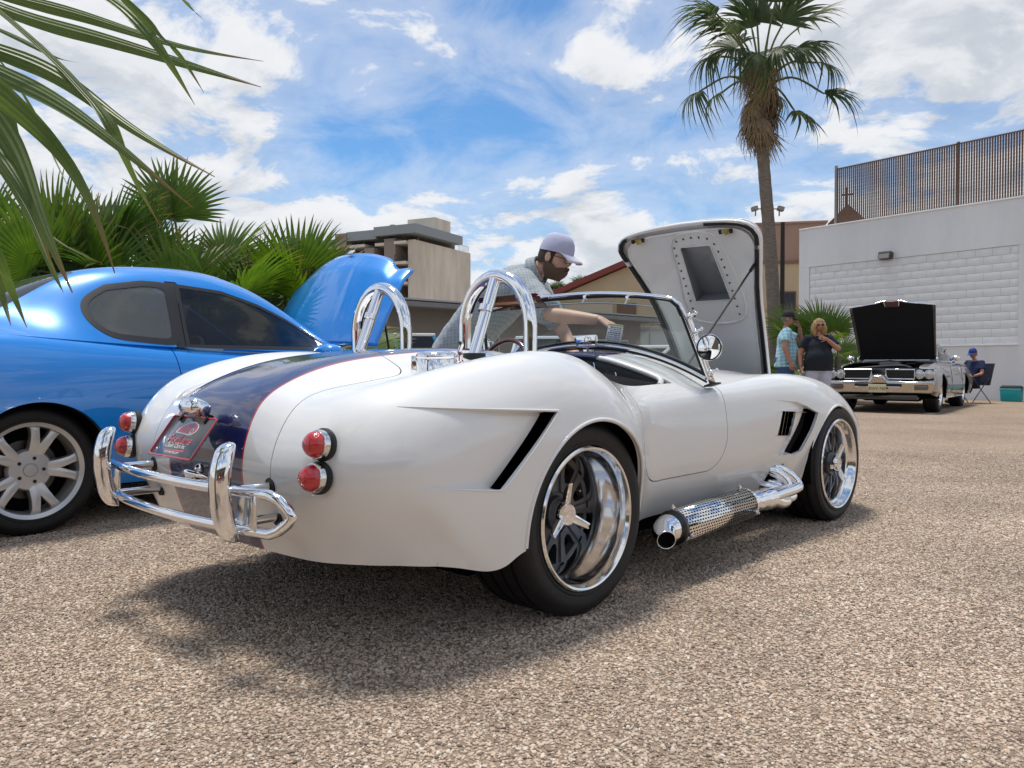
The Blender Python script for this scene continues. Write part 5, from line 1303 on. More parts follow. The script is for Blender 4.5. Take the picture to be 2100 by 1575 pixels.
# chain link fence with privacy slats on top of the wall
fen = thing('chain_link_fence', 'brown chain link fence with privacy slats standing on top of the white wall', 'fence', wo, wa)
fx0, fx1, fz0, fz1 = 1.08, 12.9, 5.05, 6.72
for i, x in enumerate((fx0, 4.52, 7.95, 11.38)):
    m = MB(); m.cyl((x, .20, 5.02), (x, .20, fz1 + (.06 if i == 0 else .0)), .045 if i == 0 else .032, n=12); m.lathe([(.05, 0), (.035, .03), (0, .045)], (x, .20, fz1+(.06 if i == 0 else 0)), (0, 0, 1), 12); m.build('post', GALV if i == 0 else BROWNF, fen)
for z in (fz1-.02, fz0+.03):
    m = MB(); m.cyl((fx0, .20, z), (fx1, .20, z), .022, n=8); m.build('rail', BROWNF, fen)
m = MB(); n = int((fx1-fx0)/.062)
for k in range(n):
    x = fx0 + .05 + k*.062; m.box((x, .20, (fz0+fz1)/2), (.043, .005, fz1-fz0-.04), rot=(0, 0, rnd.uniform(-.12, .12)))
tag(m.build('privacy_slats', BROWNF, fen, smooth=None), kind='stuff')
m = MB(); pitch = .062; hz_ = .085
for k in range(n+1):
    x = fx0 + .01 + k*pitch; z = fz0; i = 0; pth = []
    while z < fz1 + .05: pth.append((x + (pitch*.55 if i % 2 else -pitch*.05), .20 + (.012 if i % 2 else -.012), z)); z += hz_*.55; i += 1
    m.tube(pth, .0048, 3, caps=False)
tag(m.build('wire_mesh', mat('brown_wire', (.17, .11, .085), .6), fen, smooth=None), kind='stuff')

# ---- cupola with a cross far behind the fence
cup = thing('church_cupola', 'small brown gabled church turret topped by a cross seen through the fence', 'church', (27.5, 66, 0), R(-20))
m = MB(); m.box((0, 0, 6.0), (2.4, 2.4, 12.0)); m.build('tower', TAN, cup, smooth=None)
m = MB(); m.prism([(-1.5, 12.0), (1.5, 12.0), (1.5, 12.4), (0, 13.9), (-1.5, 12.4)], 1, -1.5, 1.5); m.build('roof', mat('brown_tile', (.16, .085, .04), .8), cup, smooth=None)
m = MB(); m.box((0, 0, 14.7), (.14, .14, 1.7)); m.box((0, 0, 14.95), (.95, .14, .14)); m.build('cross', mat('dark_iron', (.03, .025, .02), .6), cup, smooth=None)

# ---- tan mission style building behind the tall palm
tb = thing('mission_building', 'tan stucco building with brown upper storey behind the tall palm trunk', 'building', (12.0, 40, 0), R(-12))
m = MB(); m.box((-.1, 4, 3.0), (7.0, 8, 6.0)); m.build('wall', TAN, tb, smooth=None)
m = MB(); m.box((-.1, 4, 6.95), (7.04, 8.04, 1.9)); m.build('parapet', TANB, tb, smooth=None)
m = MB(); m.box((-.1, 4, 7.93), (7.2, 8.2, .10)); m.build('coping', TANB, tb, smooth=None)
m = MB(); m.box((-.1, -.03, 6.0), (7.1, .12, .14)); m.build('string_course', mat('brown_band', (.22, .12, .08), .8), tb, smooth=None)
for x in (-1.6, 1.55):
    w = MB(); w.box((x, -.03, 3.4), (1.0, .10, 2.3)); f = w.build('window', mat('brown_frame', (.10, .06, .04), .6), tb, smooth=None)
    w = MB(); w.box((x, -.09, 3.4), (.84, .03, 2.1)); w.build('pane', WINDARK, f, smooth=None)
# black pole in front of it
pole = thing('utility_pole', 'tall plain black pole standing before the tan building', 'pole', (12.2, 36.2, 0))
m = MB(); m.cyl((0, 0, 0), (0, 0, 7.35), .12, .09, 12); m.build('shaft', mat('pole_black', (.02, .018, .016), .8), pole)

# ---- stucco house with red eaves and outside stair, seen left of the open bonnet
hs = thing('gabled_house', 'tan gabled building with red roof edge and outside stairs behind the windscreen', 'building', (6.6, 42, 0), R(-14))
m = MB(); m.prism([(-5.2, 0), (5.6, 0), (5.6, 5.3), (1.5, 6.9), (-5.2, 4.25)], 1, 0, 9.0); m.build('wall', TAN, hs, smooth=None)
m = MB(); m.prism([(-5.7, 4.1), (1.5, 6.95), (6.0, 5.2), (6.0, 5.45), (1.5, 7.25), (-5.7, 4.4)], 1, -.5, 9.3); m.build('roof', REDROOF, hs, smooth=None)
for (x, z, w_, h_) in ((2.6, 3.3, .9, 1.3), (-3.4, 3.0, .8, 1.0)):
    w = MB(); w.box((x, -.03, z), (w_+.16, .08, h_+.16)); f = w.build('window', PALEB, hs, smooth=None); w = MB(); w.box((x, -.085, z), (w_, .04, h_)); w.build('pane', WINBLUE, f, smooth=None)
w = MB(); w.box((-.6, -.04, 3.1), (1.0, .09, 2.1)); w.build('door', mat('brown_door', (.16, .075, .04), .6), hs, smooth=None)
m = MB(); m.box((.3, -.75, 1.95), (5.0, 1.4, .16)); m.build('landing', PALEB, hs, smooth=None)
for k in range(11):
    s = MB(); s.box((-2.3-.27*k, -.75, 1.85-.17*k), (.30, 1.2, .06)); s.build('stair_tread', PALEB, hs, smooth=None)
rl = MB()
for k in range(12): rl.cyl((-2.1+.42*k, -1.4, 2.0), (-2.1+.42*k, -1.4, 2.95), .018, n=6)
rl.cyl((-2.1, -1.4, 2.95), (2.6, -1.4, 2.95), .025, n=6); rl.cyl((-2.1, -1.4, 2.95), (-5.2, -1.4, 1.0), .025, n=6); rl.build('railing', mat('rail_iron', (.05, .04, .035), .6), hs)
for x in (-1.6, 1.2, 2.6):
    s = MB(); s.box((x, -1.35, .95), (.14, .14, 1.84)); s.build('stair_post', mat('brown_door'), hs, smooth=None)
m = MB(); m.box((-2.6, -.06, 3.95), (2.6, .08, .55)); sb = m.build('sign_board', mat('sign_tan', (.50, .40, .30), .7), hs, smooth=None)

# ---- long low grey shop behind the coupe, running away to the right
lowx = thing('low_shop', 'long low grey rendered shop with deep eave behind the coupe', 'building', (-5.6, 22.0, 0), math.atan2(11.6, 11.8))
LW = mat('low_grey_render', (.25, .23, .21), .9, var=.06, vscale=.5)
m = MB(); m.box((7.6, 3, 1.3), (15.2, 6, 2.6)); m.build('wall', LW, lowx, smooth=None)
m = MB(); m.box((7.6, 2.7, 2.68), (15.9, 7.4, .16), bev=.02); m.build('eave', mat('eave_grey', (.22, .22, .22), .7, var=.1, vscale=2), lowx)
m = MB(); m.box((7.6, 2.7, 2.81), (15.95, 7.45, .05)); m.build('gutter', mat('gutter_pale', (.36, .37, .38), .6), lowx)
m = MB(); m.box((10.2, -.02, 1.05), (2.4, .08, 1.7)); m.build('roller_door', mat('roller_grey', (.19, .18, .17), .7), lowx, smooth=None)
for x, w_ in ((6.7, 1.0), (13.2, 2.2)):
    w = MB(); w.box((x, -.02, 1.45), (w_, .08, .9)); f = w.build('window', PALEB, lowx, smooth=None); w = MB(); w.box((x, -.065, 1.45), (w_-.12, .03, .78)); w.build('pane', WINDARK, f, smooth=None)
# pale shed at the end of the yard
sh = thing('pale_shed', 'pale grey green shed wall behind the white truck', 'shed', (3.3, 35.5, 0), R(10))
m = MB(); m.box((1.9, 2, 1.25), (4.6, 4, 2.5)); m.build('wall', mat('pale_metal', (.40, .44, .42), .6, var=.05, vscale=1), sh, smooth=None)
m = MB(); m.box((1.9, 2, 2.56), (4.9, 4.3, .12)); m.build('roof', mat('eave_grey'), sh, smooth=None)
for k in range(5):
    w = MB(); w.box((-.2+1.05*k, -.02, 1.2), (.06, .06, 2.4)); w.build('batten', mat('pale_batten', (.33, .36, .35), .6), sh, smooth=None)

# ---- concrete apartment block far behind
ap = thing('apartment_block', 'weathered concrete apartment block with stacked balconies and blank side wall', 'building', (-14.1, 116, 0), R(-27))
FL = 2.95
def bx(nm, x0, x1, y0, y1, z0, z1, m_, par=ap):
    q = MB(); q.box(((x0+x1)/2, (y0+y1)/2, (z0+z1)/2), (x1-x0, y1-y0, z1-z0)); return q.build(nm, m_, par, smooth=None)
bx('blank_wall', -1.1, 0, 0, 16.2, 0, 19.2, CONC)
bx('core_wall', -18.5, -1.11, 3.0, 15, 0, 19.0, TAUPE)
bx('top_storey', -17.0, -1.4, 2.4, 13.6, 19.01, 20.4, mat('recess_brown', (.10, .085, .075), .9))
bx('roof_band', -6.5, .9, -1.0, 12.2, 20.0, 21.3, ROOFG); bx('roof_band', -12.0, -6.52, -.4, 12, 19.7, 21.05, ROOFG); bx('roof_band', -18.8, -12.02, .8, 12, 19.3, 20.4, ROOFG)
bx('plant_room', -4.6, .3, 5, 9.5, 21.31, 23.2, CONC); bx('vent_stack', -7.2, -6.5, 4, 4.7, 21.06, 22.5, ROOFG)
for (x0, x1, y, zt) in ((-17.6, -15.6, .4, 20.0), (-14.0, -11.9, -.6, 20.9), (-8.6, -6.9, -.4, 18.4), (-5.2, -3.2, -.2, 19.6)): bx('fin_wall', x0, x1, y, 2.99, 0, zt, TAUPE)
for f in range(7):
    z = f*FL + .95
    for (x0, x1, y) in ((-15.58, -14.02, .9), (-11.88, -8.62, .1), (-6.88, -5.22, .3), (-3.18, -1.12, -.1)):
        s = bx('balcony_slab', x0, x1, y-.5, 2.99, z, z+.42, PALEB)
        w = bx('window', x0+.1, x1-.1, 2.80, 2.98, z+.5, z+2.5, mat('win_frame', (.35, .34, .32), .6)); bx('pane', x0+.25, x1-.25, 2.74, 2.79, z+.6, z+2.4, WINBLUE if f % 2 else WINDARK, w)
        r = MB()
        for k in range(8): xx = x0+.05+(x1-x0-.1)*k/7; r.box((xx, y-.43, z+.9), (.05, .05, 1.0))
        r.box(((x0+x1)/2, y-.43, z+1.4), (x1-x0, .07, .07)); r.build('railing', mat('rail_iron'), ap, smooth=None)
rr_ = MB()
for k in range(9): rr_.box((-.15, 12.6+.4*k, 19.7), (.05, .05, 1.0))
rr_.box((-.15, 14.2, 20.2), (.06, 3.3, .06)); rr_.build('roof_railing', mat('rail_pale', (.55, .56, .56), .5), ap, smooth=None)
# a low grey brown block far left behind the shrubs
fb = thing('far_block', 'small brown flat roofed block far off behind the fan palms', 'building', (-40.5, 130, 0))
m = MB(); m.box((0, 4, 9.6), (3.0, 8, 19.2)); m.build('wall', mat('brown_far', (.26, .20, .16), .9), fb, smooth=None)
m = MB(); m.box((0, 4, 19.4), (3.3, 8.3, .5)); m.build('roof', TAUPE, fb, smooth=None)
w = MB(); w.box((0, -.05, 17.5), (1.2, .12, 1.2)); w.build('window', WINDARK, fb, smooth=None)
# ================================================================== palms
def leaf_mat(name, base, base2, tip=(.20, .13, .05), rough=.42, vs=5, trans=.45):
    if name in MATS: return MATS[name]
    m = mat(name, base, rough, col2=base2, var=.2, vscale=vs, spec=.4); t = m.node_tree; L = t.links.new; b = t.nodes['Principled BSDF']
    # leaf blades let some light through; ends of the blades dry out (a vertex attribute holds how far along the blade a point is)
    at = t.nodes.new('ShaderNodeAttribute'); at.attribute_name = 'along'
    rp = t.nodes.new('ShaderNodeMapRange'); rp.inputs[1].default_value = .80; rp.inputs[2].default_value = 1.0; L(at.outputs['Fac'], rp.inputs[0])
    src = b.inputs['Base Color'].links[0].from_socket
    mx = t.nodes.new('ShaderNodeMixRGB'); L(rp.outputs[0], mx.inputs[0]); L(src, mx.inputs[1]); mx.inputs[2].default_value = (*tip, 1); L(mx.outputs[0], b.inputs['Base Color'])
    tl = t.nodes.new('ShaderNodeBsdfTranslucent'); hs = t.nodes.new('ShaderNodeHueSaturation'); hs.inputs['Value'].default_value = 1.6; hs.inputs['Saturation'].default_value = 1.15; L(mx.outputs[0], hs.inputs['Color']); L(hs.outputs[0], tl.inputs[0])
    ms = t.nodes.new('ShaderNodeMixShader'); ms.inputs[0].default_value = trans; L(b.outputs[0], ms.inputs[1]); L(tl.outputs[0], ms.inputs[2]); L(ms.outputs[0], t.nodes['Material Output'].inputs[0])
    return m
LEAF = leaf_mat('fan_leaf_green', (.060, .115, .020), (.120, .190, .030))
LEAF2 = leaf_mat('fan_leaf_deep', (.036, .080, .020), (.080, .135, .028))
LEAF3 = leaf_mat('fan_leaf_yellow', (.13, .15, .025), (.20, .20, .03), tip=(.30, .19, .07))
DRY = leaf_mat('fan_leaf_dry', (.20, .145, .085), (.32, .245, .155), tip=(.26, .18, .11), rough=.8, trans=.15)
PALML = leaf_mat('palm_leaf_dusty', (.035, .060, .022), (.075, .10, .035), tip=(.22, .16, .09))
TRUNK = mat('palm_trunk', (.13, .105, .085), .95, col2=(.24, .20, .165), var=.3, vscale=7, stretch=(1, 1, 3.5), bump=.8, bscale=14)
STEM = mat('palm_stem', (.10, .13, .035), .5, var=.2, vscale=10)

def fan_mesh(name, rad, nseg, spread, droop, split, seed, m, fold=.35, cup=.15, wmul=1.0, ragged=.12, fray=0.0):
    """fan leaf: base at the origin, opening along +x in the xy plane, upper side +z; each segment a folded tapering blade"""
    r = random.Random(seed); V = []; F = []; A = []
    for k in range(nseg):
        a = spread*(k/(nseg-1)-.5)
        q = abs(k/(nseg-1)-.5)*2
        Lk = rad*(1-.30*q**2)*(1-r.uniform(0, ragged)); n = 8
        wmax = 2*rad*split*math.tan(spread/(nseg-1)/2)*1.06*wmul
        dj = droop*(1+r.uniform(-.35, .35)); base = len(V); tw = r.uniform(-.25, .25); sway = r.uniform(-.05, .05)
        if fray and r.random() < fray: dj *= 2.0
        for i in range(n+1):
            t = i/n; s = t*Lk
            w = wmax*min(t/split, 1)*.5 if t <= split else wmax*.5*max(0, (1-t)/(1-split))**.75
            # drooping curve
            bend = dj*max(0, t-.25)**2*Lk; z = cup*s*(math.cos(a*1.0)*0 + (abs(a)/max(spread, .01)))*0.9 - bend*.9; s2 = s*(1-.25*dj*max(0, t-.4)**2) ; s2 = max(s2, s*.35)
            ca, sa = math.cos(a+sway*t*t), math.sin(a+sway*t*t); zf = w*fold*(1 if t > .02 else 0)
            c = (s2*ca, s2*sa, z)
            V += [(c[0]+sa*w, c[1]-ca*w, c[2]+zf*(1+tw)), (c[0], c[1], c[2]-zf*.2), (c[0]-sa*w, c[1]+ca*w, c[2]+zf*(1-tw))]; A += [t]*3
        for i in range(n):
            b = base+i*3; F += [(b, b+3, b+4, b+1), (b+1, b+4, b+5, b+2)]
    me = bpy.data.meshes.new(name); me.from_pydata(V, [], F); at = me.attributes.new('along', 'FLOAT', 'POINT'); at.data.foreach_set('value', A)
    me.polygons.foreach_set('use_smooth', [True]*len(F)); me.materials.append(m); me.update(); return me
def place_leaf(name, me, parent, base, d, up=(0, 0, 1), roll=0.0, s=1.0):
    d = Vector(d).normalized(); u = Vector(up); y = u.cross(d)
    if y.length < .05: y = Vector((0, 1, 0)).cross(d)
    y.normalize(); z = d.cross(y); M = Matrix((d, y, z)).transposed().to_4x4() @ Matrix.Rotation(roll, 4, 'X')
    o = link(name, me, None, parent); o.matrix_local = Matrix.Translation(Vector(base)) @ M @ Matrix.Scale(s, 4); return o

# ---- fan palm clump behind the blue coupe
FANS = [fan_mesh('leaf', 1.0, 34, R(200), .35, .52, 11, LEAF, ragged=.10), fan_mesh('leaf', 1.0, 30, R(175), .55, .50, 12, LEAF2, ragged=.15, fray=.1), fan_mesh('leaf', 1.0, 36, R(230), .20, .55, 13, LEAF, ragged=.1), fan_mesh('leaf', 1.0, 28, R(150), .8, .45, 14, LEAF3, ragged=.2, fray=.2),
        fan_mesh('leaf', 1.0, 24, R(120), 1.6, .42, 15, DRY, ragged=.25, fray=.4), fan_mesh('leaf', 1.0, 32, R(190), .45, .5, 16, LEAF2, ragged=.12)]
def fan_bush(x, y, seed, n, h, label, spread_=1.0, leaf=.62, grp='fan palms behind the blue coupe', dry=.12, kinds=(0, 1, 2, 5, 3), lean=None):
    r = random.Random(seed); t = thing('fan_palm', label, 'palm', (x, y, 0), 0, grp)
    m = MB(); m.tube([(0, 0, -.05), (.02, 0, h*.25), (.04, .02, h*.42)], [.16, .15, .12], 14); m.build('trunk', TRUNK, t, smooth=60)
    top = Vector((.04, .02, h*.40))
    st = MB()
    for k in range(n):
        ph = k*2.39996 + r.uniform(-.3, .3); el = R(r.uniform(5, 82)) if k < n*.8 else R(r.uniform(-45, 5))
        d = Vector((math.cos(ph)*math.cos(el), math.sin(ph)*math.cos(el), math.sin(el)))
        if lean: d = (d + Vector(lean)).normalized()
        ln = h*r.uniform(.40, .62)*spread_; p1 = top + d*ln*.5 + Vector((0, 0, .05)); p2 = top + d*ln
        if p2.z < .35: p2.z = .35 + r.uniform(0, .2)
        dd = (p2-p1).normalized(); st.tube(catmull([top, p1, p2], 3), [.020]*3 + [.015]*3 + [.010], 5)
        isdry = r.random() < dry or el < R(-18)
        me = FANS[4] if isdry else FANS[r.choice(kinds)]
        d2 = (dd + Vector((0, 0, -.35 if isdry else r.uniform(-.15, .35)))).normalized()
        if isdry: d2 = (d2 + Vector((0, 0, -.8))).normalized()
        place_leaf('leaf', me, t, p2, d2, up=(r.uniform(-.5, .5), r.uniform(-1.2, -.2), 1.0), roll=r.uniform(-.5, .5), s=leaf*r.uniform(.8, 1.15))
    tag(st.build('stems', STEM, t, smooth=60), kind='stuff')
    return t
fan_bush(-4.35, 7.6, 21, 28, 2.35, 'tall bushy fan palm directly behind the coupe rear window', leaf=.72)
fan_bush(-3.20, 7.9, 22, 28, 2.45, 'tall bushy fan palm rising highest above the coupe roof', leaf=.70)
fan_bush(-2.35, 8.2, 23, 22, 1.85, 'bright green fan palm between the tallest fan palm and the coupe bonnet', leaf=.68, kinds=(0, 2, 0, 5), dry=.06)
fan_bush(-5.75, 8.0, 24, 22, 1.75, 'fan palm at the far left edge with dark spread leaves', leaf=.70, kinds=(1, 5, 1, 0))
fan_bush(-3.85, 7.25, 26, 24, 1.95, 'dense fan palm in front of the two tallest fan palms', leaf=.72, kinds=(0, 1, 2, 5))
fan_bush(-4.95, 7.4, 27, 24, 2.05, 'broad fan palm between the far left one and the tall one', leaf=.74, kinds=(1, 5, 0, 3))
fan_bush(-2.85, 7.35, 28, 22, 1.75, 'low fan palm close behind the coupe windscreen pillar', leaf=.68, kinds=(0, 2, 5, 5))
fan_bush(-2.55, 10.2, 25, 18, 1.9, 'yellowish fan palm behind the raised blue bonnet', leaf=.65, kinds=(3, 0, 3, 5), dry=.2)
# ---- fan palms by the couple
fan_bush(6.75, 18.2, 31, 16, 1.75, 'low fan palm at the foot of the tall palm beside the couple', leaf=.68, grp='fan palms beside the white wall', kinds=(0, 5, 2))
fan_bush(7.35, 18.9, 32, 14, 1.9, 'low fan palm spreading behind the woman by the white wall', leaf=.80, grp='fan palms beside the white wall', kinds=(2, 0, 0))

# ---- tall palm
def tall_palm():
    bx_, by_ = 6.75, 20.3
    t = thing('palm_tree', 'tall fan palm with shaggy dry skirt standing beside the open white bonnet', 'palm', (bx_, by_, 0))
    zt = 7.9; P_ = catmull([(0, 0, -.1), (-.10, 0, 2.0), (-.25, 0, 4.2), (-.42, 0, 6.2), (-.50, 0, zt)], 10); n = len(P_)
    rad = np.interp(np.linspace(0, 1, n), [0, .06, .3, .7, 1], [.22, .185, .165, .15, .165]) * (1 + .025*np.array([((i % 2)*2-1) for i in range(n)]))
    MB().tube(P_, rad, 22).build('trunk', TRUNK, t, smooth=60)
    r = random.Random(5)
    GR = [fan_mesh('frond', 1.0, 26, R(150), .75, .52, 41, PALML, ragged=.25, fray=.35, wmul=.95), fan_mesh('frond', 1.0, 22, R(125), 1.05, .48, 42, PALML, ragged=.3, fray=.4, wmul=.9), fan_mesh('frond', 1.0, 28, R(165), .5, .55, 43, PALML, ragged=.2, fray=.3, wmul=.95)]
    DR = [fan_mesh('frond', 1.0, 24, R(95), 1.5, .40, 44, DRY, ragged=.3, fray=.5, wmul=.9), fan_mesh('frond', 1.0, 22, R(75), 1.1, .42, 45, DRY, ragged=.3, fray=.4, wmul=.9)]
    def fr(px, pz, py, d, s, me, base=None, up=(0, -.6, 1)):
        # leaf joint at (px, py, pz) relative to the crown centre; petiole from the crown
        b = Vector(base or (-.5, 0, zt-.05)); e = Vector((-.5+px, py, zt+pz)); mid = (b+e)/2 + Vector((0, 0, .16+.12*abs(px)))
        l = place_leaf('frond', me, t, e, d, up=up, roll=r.uniform(-.5, .5), s=s)
        q = MB(); q.tube(catmull([b, mid, e], 5), [.035]*5+[.026]*5+[.018], 6); pet = q.build('petiole', STEM, t, smooth=60)
    Z0 = 7.9
    C = [(-.95, .95, -.3, (-.7, -.2, -.45), .85, 1), (-1.15, .35, .2, (-.75, -.4, -.75), .80, 1), (-1.05, -.75, -.1, (-.25, -.2, -1), .70, 1), (-.55, 1.35, -.5, (-.6, -.4, .35), 1.0, 0), (-.15, 1.7, .1, (-.25, -.3, .9), 1.05, 2), (.35, 1.65, -.3, (.35, -.4, .8), 1.05, 2), (.75, 1.25, .2, (.75, -.2, .25), 1.0, 0), (.95, .75, -.5, (.75, -.4, -.4), .95, 1), (1.15, .15, -.3, (.9, -.3, .02), .95, 0), (.75, -.05, .3, (.8, .1, -.5), 1.0, 2), (1.05, -.85, -.2, (.55, -.2, -.75), .80, 1), (.55, -1.05, .3, (.4, -.2, -.9), .85, 0), (.1, .95, -.8, (.1, -.75, -.6), .9, 1), (-.25, .85, -.8, (-.1, -.7, -.7), .9, 1), (-.3, 1.5, .8, (-.4, .6, .6), 1.0, 2), (.3, 1.4, .9, (.3, .7, .5), 1.0, 0), (.55, .5, .9, (.4, .8, -.3), .9, 1), (-.6, .5, .9, (-.5, .8, -.2), .9, 1), (0, 1.9, .3, (.05, .1, 1), 1.05, 2), (-.75, 1.75, .1, (-.75, -.1, .55), 1.0, 0), (-.6, 1.0, -.6, (-.5, -.6, -.3), .95, 1), (.5, 1.0, -.7, (.5, -.6, -.3), .95, 1), (-.9, 1.9, -.2, (-.8, -.2, .4), 1.0, 0), (.2, 2.1, -.3, (.1, -.3, .9), 1.0, 2), (.85, 1.8, .1, (.75, -.1, .6), 1.0, 2)]
    for (px, pz, py, d, s, k) in C:
        if pz < -.5: continue
        fr(px*1.3, (pz-.40)*1.15, py, (d[0]*1.15, d[1], d[2]+.05), s*r.uniform(1.2, 1.4), GR[k])
    for k in range(42):
        ph = r.uniform(0, 2*math.pi); zz = r.uniform(-1.1, .9); rad_ = .20 + .10*r.random()
        e = Vector((-.48 + math.cos(ph)*rad_, math.sin(ph)*rad_, zt + zz)); sp_ = r.uniform(.25, .75); d = (math.cos(ph)*sp_, math.sin(ph)*sp_, -1)
        place_leaf('dry_frond', DR[k % 2], t, e, d, up=(math.cos(ph), math.sin(ph), .3), roll=r.uniform(-.4, .4), s=r.uniform(.8, 1.2))
    for k in range(14):   # old leaf bases left on the upper trunk
        ph = k*2.4; z = zt - 1.5 + k*.11; q = MB(); q.tube([(-.46+math.cos(ph)*.16, math.sin(ph)*.16, z), (-.46+math.cos(ph)*.26, math.sin(ph)*.26, z+.22), (-.46+math.cos(ph)*.33, math.sin(ph)*.33, z+.48)], [.05, .035, .015], 6); q.build('leaf_base', mat('old_stem', (.16, .11, .07), .8, var=.3, vscale=9), t, smooth=60)
    return t
tall_palm()
# floodlights strapped to its trunk
fl_ = thing('floodlight_pair', 'pair of small grey floodlights strapped high on the palm trunk', 'lamp', (6.45, 20.3, 4.83))
for sx in (-1, 1):
    q = MB(); q.box((sx*.33, -.02, 0), (.16, .14, .12), rot=(0, R(sx*15), 0), bev=.02); q.build('lamp_head', mat('lamp_grey', (.25, .25, .24), .4, metal=.4), fl_)
    q = MB(); q.cyl((sx*.16, 0, 0), (sx*.28, 0, 0), .015, n=6); q.cyl((sx*.30, 0, -.18), (sx*.30, 0, .0), .018, n=6); q.build('arm', GALV, fl_)

# ---- far palms over the yard wall
FARL = [fan_mesh('frond', 1.0, 16, R(150), .9, .45, 51, PALML, ragged=.2, wmul=.8)]
def far_palm(x, y, h, seed, label):
    r = random.Random(seed); t = thing('palm_tree', label, 'palm', (x, y, 0), 0, 'palms far beyond the yard')
    MB().tube([(0, 0, 0), (.1, 0, h*.5), (0, 0, h)], [.25, .2, .18], 10).build('trunk', TRUNK, t, smooth=60)
    for k in range(26):
        ph = k*2.39996; el = R(75 - 115*k/26); d = Vector((math.cos(ph)*math.cos(el), math.sin(ph)*math.cos(el), math.sin(el)))
        place_leaf('frond', FARL[0], t, Vector((0, 0, h)) + d*.45, d, roll=r.uniform(-.4, .4), s=r.uniform(.75, 1.0))
far_palm(5.05, 60, 6.7, 61, 'small distant palm right of the bearded man and left of the gabled roof')
far_palm(3.25, 58, 6.1, 62, 'small distant palm half hidden behind the beard of the leaning man')
far_palm(4.35, 70, 5.6, 63, 'lowest distant palm seen through the windscreen top')
# street light between them
sl = thing('street_light', 'thin grey street light with curved arm between the distant palms', 'street light', (4.55, 75, 0))
MB().tube(catmull([(0, 0, 0), (0, 0, 6.2), (.3, 0, 6.9), (1.4, 0, 7.2), (2.0, 0, 7.15)], 6), .06, 8).build('pole', GALV, sl)
MB().box((2.2, 0, 7.1), (.6, .25, .12), bev=.04).build('lamp_head', GALV, sl)

